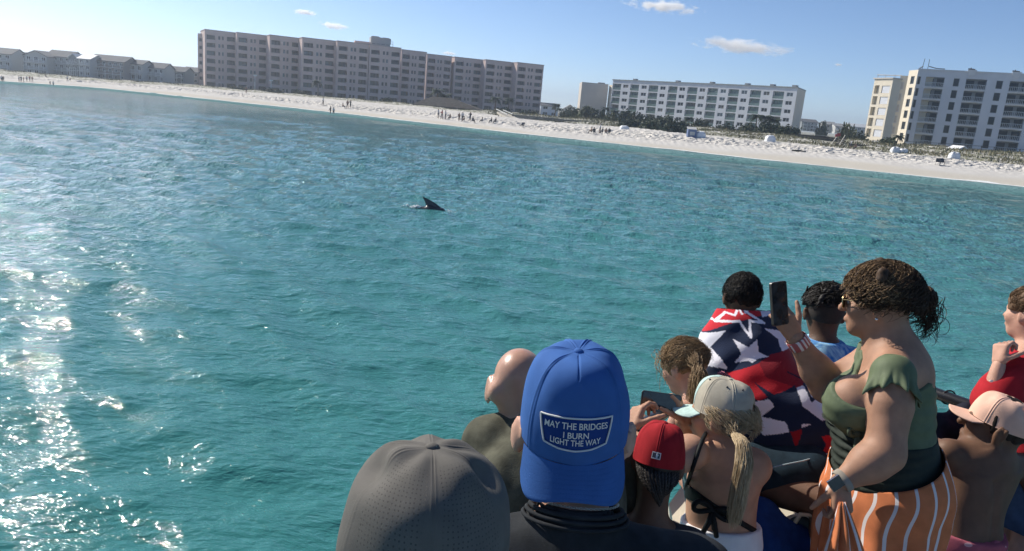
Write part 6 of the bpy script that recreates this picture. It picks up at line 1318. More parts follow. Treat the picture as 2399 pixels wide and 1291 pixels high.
# ---------------------------------------------- boy wrapped in the star towel, and the towel
def towel_boy():
    c = P(1737, 700, 3.12); f = nrm((.05, 1, -.25)); u = (0, .12, 1); B = Sdf(); s = .86; neck = P(1742, 772, 3.10); L, A = head(B, c, f, u, s, neck)
    hips = P(1835, 1075, 2.95); loc = np.array([hips[0], hips[1], SEAT]); root = person(loc, 'boy with short black hair wrapped in the star towel at the bow')
    sl = P(1668, 820, 3.08); sr = P(1825, 800, 3.10); torso(B, hips, neck + np.array([0, 0, -.02]), sl, sr, .95, 1, 0, .05)
    spec = [(sl, P(1665, 900, 3.15), P(1690, 890, 3.3)), (sr, P(1860, 880, 3.15), P(1830, 880, 3.3))]; simple_arms(B, spec, (.042, .035, .024))
    for q, sp in zip((1, -1), spec): hand(B, sp[2], (0, 1, -.2), (0, .1, -1), (q, .2, .3), (60, 60, 60, 60), .82)
    k1, a1 = P(1962, 1186, 2.66), P(1912, 1330, 2.66); k2, a2 = P(1850, 1150, 3.2), P(1830, 1200, 3.2)
    B.cap(P(1790, 1128, 2.86), k1, .080, .062, .03); B.cap(k1, k1 + (a1 - k1) * .4, .058, .060, .03); B.cap(k1 + (a1 - k1) * .4, a1, .060, .036, .03); B.cap(a1, a1 + np.array([-.03, -.12, -.05]), .036, .026, .02); B.cap(hips, k2, .08, .06, .03); B.cap(k2, a2, .05, .035, .03)
    body(root, B, .0085, SKIN_BROWN); eyes(root, L, s)
    Ls = Sdf(); Ls.cap(P(1775, 1105, 2.88), P(1900, 1112, 2.80), .095, .092, .03); Ls.ell(hips, (.19, .15, .12), None, .05)
    nvy = fabric('navy_board_shorts', (.014, .028, .042), .25); cloth(root, Ls, 'shorts', nvy, .012, None, .009, .005, 22, 6)
    k = MB().tube([P(1786, 1102, 2.75), P(1830, 1090, 2.72), P(1880, 1080, 2.72), P(1950, 1060, 2.78)], .0028, 5); wobj('piping', np.concatenate(k.v), k.f, mat('pale_piping', (.35, .45, .5), .7), root)
    hm = hairm('black_hair', (.007, .006, .006), (.030, .026, .024), 90); g = np.random.default_rng(2)
    hair_cap(root, L, A, s, hm, .007, lambda q: np.maximum(q[:, 1] * .8 - q[:, 2] * .9 - .052, np.maximum(-.062 - q[:, 2], (q[:, 1] > .0) * (-.0 - q[:, 2]) - .0001)), 'hair', .004, 110, .006)
    v, f_ = scalp_hair(L, A, s, g, 1100, .034, .1, lambda d: (d[:, 2] > -.55) & (d[:, 1] * .8 - d[:, 2] * .9 < .45), .0010, .008, .003, .8, 6, (.25, -.4, 1), .35); wobj('hair_locks', v, f_, hm, root)
    # towel draped over back and shoulders, printed with stars
    T = Sdf(); T.cap(P(1737, 796, 3.10), P(1742, 860, 3.06), .158, .165, .05, (_F, 1.25)); T.cap(P(1742, 860, 3.06), P(1790, 935, 3.0), .165, .178, .05, (_F, 1.2)); T.cap(P(1790, 935, 3.0), P(1838, 1010, 2.96), .178, .195, .05, (_F, 1.2)); T.ell(P(1685, 820, 3.12), (.075, .09, .10), None, .05); T.ell(P(1800, 775, 3.12), (.07, .09, .09), None, .05); T.cap(P(1700, 742, 3.12), P(1792, 728, 3.12), .045, .045, .05); T.cap(P(1850, 990, 2.96), P(1905, 1010, 2.95), .15, .15, .05)
    zc = P(1790, 1108, 2.9); cu = lambda p: np.maximum(-((p - zc) @ nrm(_U * 1.0 + _R * -.10 + np.array([0, .0, 0]))) , (p - P(1737, 690, 3.02)) @ nrm(_U + _R * .05) + .062)
    dsp = lambda p: .006 * np.sin(((p @ nrm(_U * .9 - _R * .5)) * 55) + 2 * vnoise(p, 9, 3)) * .6 + .007 * vnoise(p, 17, 5) + .003 * vnoise(p, 45, 6)
    v, f_ = T.mesh(.0042, 0, None, dsp, lo=None)
    org = P(1790, 900, 3.0)
    keep = (cu(v)[f_].max(1) < .0)
    f_ = f_[keep]; used = np.unique(f_); rm = np.full(len(v), -1); rm[used] = np.arange(len(used)); v = v[used]; f_ = rm[f_]
    troot = thing('beach_towel', loc + np.array([0, 0, .08]), 'red, white and navy star print towel draped over the black haired boy', 'towel')
    tm = mat('terry_towel', (.5, .5, .5), .95, .1, bump=.6, bscale=260, sheen=.2); nt = tm.node_tree; at = nt.nodes.new('ShaderNodeAttribute'); at.attribute_name = 'print'; nt.links.new(at.outputs['Color'], nt.nodes['Principled BSDF'].inputs['Base Color'])
    o = wobj('cloth', v, f_, tm, troot)
    # print, laid out on the cloth's own flat axes
    rel = v - org; sc = FPX / 3.0; X = (rel @ _R * sc + 1790 - 1600) * 2.4825; Y = (-(rel @ _U) * sc + 900 - 600) * 2.4825; q = np.stack([X, Y], 1)
    def inside(poly):
        poly = np.array(poly, float); r = np.zeros(len(q), bool)
        for a, b in zip(poly, np.roll(poly, -1, 0)):
            cnd = ((a[1] > Y) != (b[1] > Y)) & (X < (b[0] - a[0]) * (Y - a[1]) / (b[1] - a[1] + 1e-9) + a[0]); r ^= cnd
        return r
    def star(cx, cy, R, rot, k=.42): return [(cx + R * (1 if i % 2 == 0 else k) * math.sin(math.radians(rot + 36 * i)), cy - R * (1 if i % 2 == 0 else k) * math.cos(math.radians(rot + 36 * i))) for i in range(10)]
    def line(pts, w):
        r = np.zeros(len(q), bool)
        for a, b in zip(pts[:-1], pts[1:]): a, b = np.array(a, float), np.array(b, float); d = b - a; t = np.clip(((q - a) @ d) / (d @ d), 0, 1); r |= np.linalg.norm(q - a - t[:, None] * d, axis=1) < w
        return r
    navy, red, dred, wht = (.014, .024, .058), (.52, .020, .032), (.26, .012, .024), (.80, .78, .84); Cc = np.tile(navy, (len(v), 1))
    def put(mask, c): Cc[mask] = c
    put(inside([(60, 560), (60, 330), (170, 230), (420, 215), (520, 300), (470, 345), (335, 378), (250, 402), (128, 458)]), red)
    put(inside([(395, 235), (520, 235), (540, 345), (470, 357), (466, 302), (420, 285)]), wht)
    put(inside([(90, 545), (128, 458), (248, 434), (168, 530), (242, 648), (140, 640)]), wht)
    put(line([(165, 378), (196, 342), (205, 372)], 6), wht); put(line([(210, 382), (272, 330), (312, 346), (345, 300), (352, 338)], 6), wht); put(line([(372, 330), (378, 292), (388, 335), (470, 388), (388, 376), (374, 466), (330, 380), (214, 382)], 7), wht)
    put(inside([(280, 478), (352, 522), (408, 476), (408, 548), (460, 573), (395, 585), (362, 608), (342, 596), (268, 612), (312, 562)]), wht)
    put(inside([(462, 418), (545, 430), (640, 470), (680, 520), (548, 550), (545, 480)]), wht)
    put(inside([(232, 668), (390, 610), (480, 560), (650, 525), (760, 690), (590, 738), (440, 770), (362, 808), (262, 700)]), red); put(inside([(398, 605), (480, 560), (650, 525), (760, 690), (590, 738), (420, 680)]), dred)
    put(line([(555, 655), (660, 705), (628, 560), (705, 690), (760, 690)], 4), (.03, .01, .03))
    put(inside([(583, 736), (765, 690), (830, 740), (852, 856), (690, 902), (592, 826)]), wht); put(line([(640, 722), (652, 800), (712, 768), (798, 832), (738, 738), (764, 700)], 9), navy); put(line([(785, 735), (835, 810), (880, 850)], 8), navy)
    put(inside([(300, 830), (362, 806), (432, 790), (446, 832), (383, 890), (500, 912), (508, 962), (390, 992), (330, 930)]), wht); put(inside([(480, 770), (545, 742), (520, 780)]), wht); put(inside([(572, 940), (580, 918), (634, 918)]), wht)
    put(inside([(358, 708), (455, 775), (582, 722), (590, 824), (684, 905), (580, 915), (520, 962), (492, 908), (383, 890), (446, 832)]), navy)
    put(inside([(765, 905), (785, 975), (832, 1005), (795, 1045), (785, 1132), (745, 1072), (690, 1085), (715, 1030), (683, 985), (745, 980)]), red)
    put(inside([(512, 962), (576, 945), (545, 1052)]), dred); put(inside([(803, 932), (895, 850), (920, 965)]), dred); put(inside(star(488, 1150, 85, 10)), dred); put(inside(star(655, 1168, 66, -4)), red)
    ca = o.data.color_attributes.new('print', 'FLOAT_COLOR', 'POINT'); ca.data.foreach_set('color', np.c_[Cc, np.ones(len(v))].astype(np.float32).ravel())
towel_boy()

# ---------------------------------------------- boy in the blue tie-dye shirt
def tiedye_boy():
    c = P(1930, 735, 3.18); f = nrm((.12, 1, -.12)); B = Sdf(); s = .94; neck = P(1928, 800, 3.16); L, A = head(B, c, f, (0, .03, 1), s, neck)
    hips = neck + np.array([.04, -.02, -.42]); loc = np.array([hips[0], hips[1], SEAT]); root = person(loc, 'boy with curly faded black hair in a blue tie-dye t-shirt')
    sl = P(1868, 840, 3.14); sr = P(2000, 848, 3.16); torso(B, hips, neck + np.array([0, 0, -.02]), sl, sr, .95, 1, 0, .05); T = split_head(B, c, f, (0, .03, 1), s, neck); T.cap(neck + np.array([0, 0, .0]), neck + np.array([0, 0, -.05]), .058, .07, .04)
    spec = [(sl, sl + np.array([-.03, .10, -.15]), sl + np.array([.05, .28, -.12])), (sr, sr + np.array([.03, .10, -.15]), sr + np.array([-.05, .28, -.12]))]; simple_arms(B, spec, (.042, .034, .024), T, .05)
    for q, sp in zip((1, -1), spec): hand(B, sp[2], (0, 1, -.2), (0, .1, -1), (q, .2, .3), (60, 60, 60, 60), .82)
    for q in (-1, 1): k_ = hips + np.array([q * .09, .22, -.02]); a_ = k_ + np.array([0, -.05, -.05]); B.cap(hips, k_, .075, .055, .03); B.cap(k_, a_, .045, .035, .02)
    body(root, B, .0085, SKIN_DARK); eyes(root, L, s)
    tm = fabric('tie_dye', (.06, .30, .62), .2); nt = tm.node_tree; N = nt.nodes; no = [n for n in N if n.type == 'TEX_NOISE'][0]; no.inputs['Scale'].default_value = 11; no.inputs['Distortion'].default_value = 3.0; rr = N['Color Ramp']; rr.color_ramp.elements[0].color = (.030, .19, .55, 1); rr.color_ramp.elements[1].color = (.36, .62, .80, 1); rr.color_ramp.elements[0].position = .38; rr.color_ramp.elements[1].position = .60
    cloth(root, T, 'shirt', tm, .011, torso_cut(hips[2] - .05, neck[2] + .012), .008, .004, 26, 7)
    hm = hairm('curly_black_hair', (.008, .007, .007), (.035, .029, .026), 80); g = np.random.default_rng(21)
    hair_cap(root, L, A, s, mat('shaved_side_hair', (.030, .022, .018), .8, var=.3, vscale=200), .0035, lambda q: np.maximum(q[:, 1] * .8 - q[:, 2] * .9 - .05, -.075 - q[:, 2]), 'faded_hair', 0, 0, .006)
    hair_cap(root, L, A, s, hm, .020, lambda q: np.maximum(.030 - q[:, 2] - .12 * q[:, 1], q[:, 1] * .8 - q[:, 2] * .9 - .055), 'curls', .012, 95, .005)
    v, f_ = scalp_hair(L, A, s, g, 1500, .030, 0, lambda d: (d[:, 2] > .25), .0017, .018, .009, 1.6, 8, (.3, .5, 1), .9); wobj('curl_locks', v, f_, hm, root)
tiedye_boy()
# ---------------------------------------------- woman in the green swimsuit and striped skirt
def woman_green():
    c = P(2056, 714, 2.46); f = nrm((-.84, .54, -.10)); u = nrm((.04, .06, 1)); B = Sdf(); s = 1.0; neck = P(2092, 815, 2.45); L, A = head(B, c, f, u, s, neck)
    hips = P(2082, 1120, 2.46); loc = np.array([hips[0], hips[1], DECK]); root = person(loc, 'woman in green swimsuit and orange striped skirt holding up a phone')
    sl = P(2092, 878, 2.30); sr = P(2052, 842, 2.60)
    # trunk, fuller than the others
    y = nrm((-.90, .40, 0)); x = nrm(np.cross(y, (0, 0, 1.0))); Rb = np.stack([x, y, (0, 0, 1.0)], 1); T = Sdf()
    T.ell(P(2078, 1105, 2.46), (.165, .15, .14), Rb, .06); T.ell(P(2070, 1010, 2.46), (.145, .135, .15), Rb, .07); T.ell(P(2086, 925, 2.46), (.140, .118, .16), Rb, .07); T.ell(P(2100, 860, 2.46), (.15, .10, .09), Rb, .06)
    for q, d_ in ((1, 2.37), (-1, 2.52)): T.ell(P(2005 + (0 if q > 0 else -8), 945, d_), (.082, .088, .092), Rb, .05)
    T.cap(neck - np.array([0, 0, .02]), sl, .055, .055, .05); T.cap(neck - np.array([0, 0, .02]), sr, .055, .05, .05)
    B.pr += T.pr; B.cap(L(0, -.022, -.045), neck, .056, .064, .04)
    el = P(2072, 1062, 2.245); wl = P(1972, 1128, 2.24); er = P(1938, 905, 2.62); wr = P(1864, 792, 2.56)
    B.cap(sl, sl + (el - sl) * .40, .060, .066, .012); B.cap(sl + (el - sl) * .40, el, .066, .052, .012); B.cap(el, el + (wl - el) * .35, .057, .054, .03); B.cap(el + (wl - el) * .35, wl, .054, .031, .03)
    B.cap(sr, er, .062, .056, .04); B.cap(er, er + (wr - er) * .35, .054, .052, .03); B.cap(er + (wr - er) * .35, wr, .052, .030, .03)
    H = Sdf(); hand(H, P(1970, 1134, 2.235), nrm(P(1972, 1180, 2.22) - P(1970, 1134, 2.235)), (-.2, .9, -.1), (-.9, .1, -.2), (55, 62, 66, 70), .93, (.45, .5, .5))
    H2 = Sdf(); dw = nrm(P(1832, 738, 2.53) - wr); hand(H2, wr + dw * .008, dw, (-.25, .85, .2), (.9, .2, .3), (38, 42, 45, 45), .96, (.55, .35, .3))
    kn = [P(2020, 1380, 2.55), P(2070, 1380, 2.38)]
    for q, k_ in zip((1, -1), kn): a_ = np.array([k_[0] + .02, k_[1], DECK + .09]); B.cap(hips + x * (-.07 * q) - np.array([0, 0, .08]), k_, .095, .066, .04); B.cap(k_, a_, .06, .04, .03); B.cap(a_ - np.array([0, 0, .03]), a_ + y * .15 - np.array([0, 0, .05]), .036, .026, .02)
    body(root, B, .007, SKIN_MID, [(H, .004), (H2, .004)]); eyes(root, L, s)
    grn = fabric('olive_swim_fabric', (.115, .145, .085), .08, .62, 700, .25); dgr = fabric('dark_olive_wrap', (.028, .036, .030), .15, .7, 500, .3)
    vn = P(1982, 935, 2.44); mid = (sl + sr) / 2
    def neckline(p):
        up = p[:, 2] - vn[2]; lat = np.abs((p - vn) @ x + up * .02); ahead = (p - mid) @ y; zz = neck[2] - p[:, 2]; lt = np.abs((p - mid) @ x)
        wedge = np.minimum(np.minimum(up * .34 - lat, up), ahead + .05)
        top = (lt * .55 + .018) - zz
        backv = np.minimum(.135 - zz - lt * .9, -ahead - .0)
        far = .078 - np.linalg.norm(p - sr - np.array([-.01, .02, 0]), axis=1)
        return np.maximum.reduce([wedge, top, backv, far])
    wr_ = lambda p: .0018 * np.sin((p[:, 2] * 120) + 3 * vnoise(p, 8, 2)) * sstep(.02, .16, np.linalg.norm(p - P(2000, 945, 2.40), axis=1))
    v, f_ = T.mesh(.006, .0085, lambda p: np.maximum(neckline(p), hips[2] - .12 - p[:, 2]), wr_); suit = wobj('swimsuit', v, f_, grn, root)
    # dark wrap round the waist, with its knot
    zt, zb = P(2070, 1002, 2.46)[2], hips[2] - .08; tilt = lambda p: ((p - hips) @ y) * -.05
    v, f_ = T.mesh(.006, .0135, lambda p: np.maximum(p[:, 2] - (zt + tilt(p)), zb - p[:, 2]), lambda p: .004 * np.sin((p[:, 2] + .25 * ((p - hips) @ y)) * 210) * sstep(-.2, .1, (p - hips) @ y)); wobj('waist_wrap', v, f_, dgr, root)
    kt = onto(B, 2000, 1012, 2.36) - _F * .022; k = MB(); g = np.random.default_rng(3)
    for e in ((.045, .022), (.035, -.022), (-.03, .018)): t = np.linspace(0, 1, 12); k.tube(kt + np.outer(np.sin(t * 3.14), nrm(_R) * e[0] + nrm(_U) * e[1] * .5 - _F * .012) + np.outer(np.sin(t * 6.28), _U * .010), .0065, 8)
    for e in ((-.022, -.15, .010), (-.006, -.175, .013), (.03, -.09, .008), (.012, -.06, .008)): k.tube([kt, kt + _R * e[0] * .4 + _U * e[1] * .4 - _F * .012, kt + _R * e[0] + _U * e[1] - _F * .006], [e[2] * .7, e[2], e[2] * .8], 8)
    vb, fb = ball(kt, .016, 7, 10); k.add(vb, fb); wobj('knot', np.concatenate(k.v), k.f, fabric('olive_tie', (.075, .095, .062)), root, True)
    # flutter sleeve of the near shoulder
    ax = nrm(el - sl); e1 = nrm(_R - ax * (_R @ ax)); e2 = np.cross(ax, e1); V = []; n1_, n_ = 160, 14
    for i in range(n1_):
        t = i / n1_ * 2 * math.pi; ruf = math.sin(9 * t) + .5 * math.sin(17 * t + 1); ln = .062 + .016 * math.sin(2 * t + 1.0) + .008 * ruf
        for j in range(n_):
            q = j / (n_ - 1); a_ = -.058 + (.058 + ln) * q; rb = math.sqrt(max(1e-5, .0665 ** 2 - min(a_, 0) ** 2)) + .014 * sstep(.45, 1, q) + .009 * ruf * sstep(.40, 1, q)
            V.append(sl + ax * a_ + (e1 * math.cos(t) + e2 * math.sin(t)) * rb)
    o = wobj('flutter_sleeve', V, grid_faces(n1_, n_), grn, root); md = o.modifiers.new('thickness', 'SOLIDIFY'); md.thickness = .003
    # far shoulder strap, broad and dark on the shaded side
    V = []; sp = np.array([P(2022, 878, 2.50), P(2016, 840, 2.545), P(2026, 806, 2.58), P(2046, 790, 2.56)])
    for p in sp: V += [p + np.array([-.028, -.010, .004]), p + np.array([0, -.016, .010]), p + np.array([.028, -.010, .004])]
    o = wobj('strap', V, grid_faces(4, 3), grn, root); md = o.modifiers.new('thickness', 'SOLIDIFY'); md.thickness = .006
    # skirt: orange with white stripes, gathered in her hand
    rg = [((1962, 1112), (2182, 1030)), ((1957, 1135), (2198, 1076)), ((1950, 1165), (2209, 1120)), ((1944, 1215), (2198, 1180)), ((1934, 1262), (2176, 1240)), ((1926, 1310), (2150, 1310)), ((1920, 1420), (2110, 1430)), ((1915, 1600), (2085, 1610)), ((1912, 1780), (2070, 1790))]
    n1, n2 = 9, 160; C_, RX = [], []
    for (a_, b_) in rg: pa, pb = P(*a_, 2.46), P(*b_, 2.46); C_.append((pa + pb) / 2); RX.append((pb - pa) / 2)
    C_, RX = np.array(C_), np.array(RX); n1 = 60; ti = np.linspace(0, 8, n1); ip = lambda Q: np.stack([np.interp(ti, range(9), Q[:, i]) for i in range(3)], 1); C_, RX = ip(C_), ip(RX)
    for Q in (C_, RX):
        for _ in range(5): Q[1:-1] = (Q[:-2] + 2 * Q[1:-1] + Q[2:]) / 4
    th = np.linspace(0, 2 * math.pi, n2, endpoint=False); V, UV = [], []
    for i in range(n1):
        v_ = i / (n1 - 1); ax = RX[i]; dp = nrm(np.cross(ax, (0, 0, 1.0))) * (.198 + .02 * math.sin(min(1, v_ * 3) * 3.14)); 
        for j, t in enumerate(th):
            gather = math.exp(-((math.degrees(t) - 215) / 34) ** 2) if True else 0; fold = .010 * math.sin(9 * t + 1.5 * v_) * sstep(.05, .5, v_) + .014 * gather * math.sin(t * 34 + 3 * v_) * sstep(.12, .3, v_) + .006 * math.sin(17 * t + 5 * v_) * sstep(.2, .8, v_)
            r = 1 + fold / .16; V.append(C_[i] + ax * math.cos(t) * r + dp * math.sin(t) * r); UV.append(t / (2 * math.pi) + .022 * gather * math.sin(v_ * 9) - .016 * math.sin(v_ * 6) * sstep(0.0, .3, v_))
    sm = fabric('striped_skirt_cloth', (.55, .185, .080), .10, .9, 420, .35); nt = sm.node_tree; N = nt.nodes; Lk = nt.links; b = N['Principled BSDF']; at = N.new('ShaderNodeAttribute'); at.attribute_name = 'stripe'; sp_ = N.new('ShaderNodeSeparateColor'); Lk.new(at.outputs['Color'], sp_.inputs[0])
    def mt(op, a, q): n = N.new('ShaderNodeMath'); n.operation = op; Lk.new(a, n.inputs[0]); n.inputs[1].default_value = q; return n.outputs[0]
    fr_ = mt('FRACT', mt('MULTIPLY', sp_.outputs[0], 19.0), 0); bandm = mt('LESS_THAN', fr_, .17); mx = N.new('ShaderNodeMix'); mx.data_type = 'RGBA'; Lk.new(bandm, mx.inputs['Factor']); Lk.new(b.inputs['Base Color'].links[0].from_socket, mx.inputs[6]); mx.inputs[7].default_value = (.70, .66, .66, 1); Lk.new(mx.outputs[2], b.inputs['Base Color'])
    o = wobj('skirt', np.array(V), grid_faces(n1, n2, True), sm, root); ca = o.data.color_attributes.new('stripe', 'FLOAT_COLOR', 'CORNER'); li = np.zeros(len(o.data.loops), dtype=np.int32); o.data.loops.foreach_get('vertex_index', li)
    U_ = np.array(UV)[li].reshape(-1, 4); wrapf = (U_.max(1) - U_.min(1)) > .5; U_[wrapf] = np.where(U_[wrapf] < .5, U_[wrapf] + 1, U_[wrapf]); c4 = np.ones((U_.size, 4), dtype=np.float32); c4[:, 0] = U_.ravel(); ca.data.foreach_set('color', c4.ravel()); md = o.modifiers.new('thickness', 'SOLIDIFY'); md.thickness = .003
    # loose end of the wrap skirt falling from her hand
    V = []; top = P(1972, 1176, 2.20); n_ = 40; us = []
    for i in range(n_):
        a_ = i / (n_ - 1); bt = P(1918 + 110 * a_, 1330, 2.20 + .05 * math.sin(a_ * 3.14) * -1)
        for j in range(14): q = j / 13; V.append(top * (1 - q) + bt * q + _R * (.02 * (a_ - .5)) + _F * (.012 * math.sin(a_ * 19) * min(1, q * 2.2) - .03 * q * (1 - q)) + np.array([0, 0, .0])); us.append(.03 + a_ * .21)
    o = wobj('skirt_end', V, grid_faces(n_, 14), sm, root); ca = o.data.color_attributes.new('stripe', 'FLOAT_COLOR', 'POINT'); c4 = np.ones((len(us), 4), dtype=np.float32); c4[:, 0] = us; ca.data.foreach_set('color', c4.ravel()); md = o.modifiers.new('thickness', 'SOLIDIFY'); md.thickness = .003
    # hair
    hm = hairm('curly_brown_hair', (.022, .013, .009), (.13, .075, .040), 45); hl = hairm('golden_brown_locks', (.16, .095, .045), (.50, .34, .19), 60); g = np.random.default_rng(6)
    hair_cap(root, L, A, s, hm, .013, lambda q: np.maximum(q[:, 1] * .80 - q[:, 2] * .9 - .040, np.maximum(-.088 - q[:, 2] + .3 * q[:, 1], .0 * q[:, 2] + (q[:, 1] > -.03) * (-.005 - q[:, 2]))), 'hair', .010, 60, .006, [((0, -.02, .085), (.072, .085, .045)), ((0, -.062, -.025), (.066, .048, .055))])
    rgn = lambda d: (d[:, 1] * .80 - d[:, 2] * .9 < .42) & (d[:, 2] > -.30)
    for n, m_, len_, r_, nm in ((2000, hm, .040, .0014, 'curls'), (1300, hl, .040, .0011, 'golden_locks')): v, f_ = scalp_hair(L, A, s, g, n, len_, .10, rgn if m_ is hm else (lambda d: (d[:, 1] * .80 - d[:, 2] * .9 < .42) & (d[:, 2] > -.1) & (d[:, 1] > -.55)), r_, .016, .012, 1.6, 14, (0, -.6, .5), .75); wobj(nm, v, f_, m_, root)
    bn = P(2160, 702, 2.47); v, f_ = ball(bn, .036, 10, 16, (1, .9, 1)); v = v + (.008 * vnoise(v, 90, 3))[:, None] * (v - bn) / .042; wobj('bun', v, f_, hm, root)
    locks = []
    for i in range(260): d = nrm(g.normal(size=3)); e = nrm(np.cross(d, g.normal(size=3))); t = np.linspace(0, g.uniform(2, 5), 14); rr = .040 * g.uniform(.8, 1.25); locks.append(bn + rr * (np.outer(np.cos(t), d) + np.outer(np.sin(t), e)) * np.array([1, .9, 1]))
    v, f_ = strands(np.array(locks), .0022, .5); wobj('bun_locks', v, f_, hm, root)
    locks = []
    for i in range(90):
        st = bn + g.normal(size=3) * np.array([.028, .03, .02]) + np.array([0, 0, -.01]); e = P(2160 + g.normal() * 20, 760 + abs(g.normal()) * 24, 2.46); t = np.linspace(0, 1, 18)[:, None]; w_ = g.uniform(.010, .022); locks.append(st * (1 - t) + e * t + np.array([.035 * g.random(), 0, 0]) * np.sin(t * 3.14) + w_ * np.concatenate([np.sin(t * 9 + i), np.cos(t * 8 + i), .4 * np.sin(t * 11 + i)], 1) * np.minimum(1, t * 2))
    for i in range(70):
        st = L(.02 * g.normal(), -.085, .05 + .03 * g.normal()); e = bn + g.normal(size=3) * .03; t = np.linspace(0, 1, 18)[:, None]; locks.append(st * (1 - t) + e * t + np.array([0, 0, .02 * g.normal()]) * np.sin(t * 3.14) + .008 * np.concatenate([np.sin(t * 8 + i), np.cos(t * 9 + i), np.sin(t * 7 + 2 * i)], 1))
    v, f_ = strands(np.array(locks), .0017, .35); wobj('loose_locks', v, f_, hm, root)
    # sunglasses, earring, watch, bangles
    k = MB()
    for q in (-1, 1): k.add(*tube([L(q * .034 + .026 * math.cos(t), .098, .004 + .023 * math.sin(t)) for t in np.linspace(0, 6.28, 20)], .0022, 6)); k.tube([L(q * .060, .096, .012), L(q * .078, .03, .012), L(q * .084, -.012, .010)], .0016, 6)
    sg = wobj('sunglasses', np.concatenate(k.v), k.f, mat('gold_frame', (.55, .42, .22), .25, .5, 1.0), root)
    for q in (-1, 1): n = 16; V = [L(q * .034, .100, .004)] + [L(q * .034 + .0255 * math.cos(t), .098, .004 + .0225 * math.sin(t)) for t in np.linspace(0, 6.28, n, endpoint=False)]; wobj('lens', V, [(0, 1 + i, 1 + (i + 1) % n) for i in range(n)], mat('dark_lens', (.02, .015, .012), .08, .6), sg, False)
    v, f_ = ball(L(-.092, -.012, -.036), .005, 6, 10); wobj('earring', v, f_, mat('silver_stud', (.7, .7, .7), .2, .5, 1.0), root)
    ad = nrm(wl - el)
    def bangle(c_, d_, r, w, m_, nm, par, n=28):
        d_ = nrm(d_); a_ = nrm(np.cross(d_, (0, 0, 1.0))); b_ = np.cross(d_, a_); V = []
        for t in np.linspace(0, 2 * math.pi, n, endpoint=False):
            e = a_ * math.cos(t) + b_ * math.sin(t)
            for (dr, dl) in ((0, -w), (.003, -w * .8), (.003, w * .8), (0, w)): V.append(c_ + e * (r + dr) + d_ * dl)
        F = grid_faces(n, 4); F = np.concatenate([F, np.stack([(n - 1) * 4 + np.arange(3), np.arange(3), np.arange(1, 4), (n - 1) * 4 + np.arange(1, 4)], 1)]); return wobj(nm, np.array(V), F, m_, par, True)
    strap = bangle(wl - ad * .004, ad, .0335, .011, fabric('tan_watch_strap', (.30, .27, .23)), 'watch', root)
    wc = P(1958, 1132, 2.198); e1 = nrm(np.cross(ad, _F)); e2 = np.cross(e1, ad) * 1.0; k = MB(); A3 = np.stack([ad, e1, nrm(np.cross(ad, e1))], 1); k.box((-.020, -.017, -.006), (.020, .017, .006), A3, wc); wobj('watch_case', np.concatenate(k.v), k.f, mat('watch_black', (.012, .012, .014), .15, .6), strap, False)
    k = MB().box((-.0205, -.0175, -.003), (.0205, .0175, .003), A3, wc); wobj('watch_rim', np.concatenate(k.v), k.f, mat('watch_steel', (.6, .6, .62), .25, .5, 1.0), strap, False)
    a2 = nrm(wr - er); stripe = mat('striped_band', (.66, .58, .55), .7); nt = stripe.node_tree; w_ = nt.nodes.new('ShaderNodeTexWave'); w_.inputs['Scale'].default_value = 26; w_.bands_direction = 'DIAGONAL'; tc = nt.nodes.new('ShaderNodeTexCoord'); nt.links.new(tc.outputs['Object'], w_.inputs['Vector']); rr = nt.nodes.new('ShaderNodeValToRGB'); rr.color_ramp.interpolation = 'CONSTANT'; rr.color_ramp.elements[0].color = (.40, .10, .10, 1); rr.color_ramp.elements[1].color = (.7, .62, .6, 1); rr.color_ramp.elements[1].position = .5; nt.links.new(w_.outputs['Fac'], rr.inputs[0]); nt.links.new(rr.outputs[0], nt.nodes['Principled BSDF'].inputs['Base Color'])
    bangle(wr - a2 * .018, a2, .0345, .020, stripe, 'wristband', root)
    phone(P(1825, 711, 2.50), nrm(_R * 1.0 + np.array([0, .55, 0])), nrm(_U + _R * .04), .072, .148, .010, 'phone held upright in one raised hand above the tie-dye boy', mat('dark_brown_case', (.045, .035, .030), .35))
woman_green()

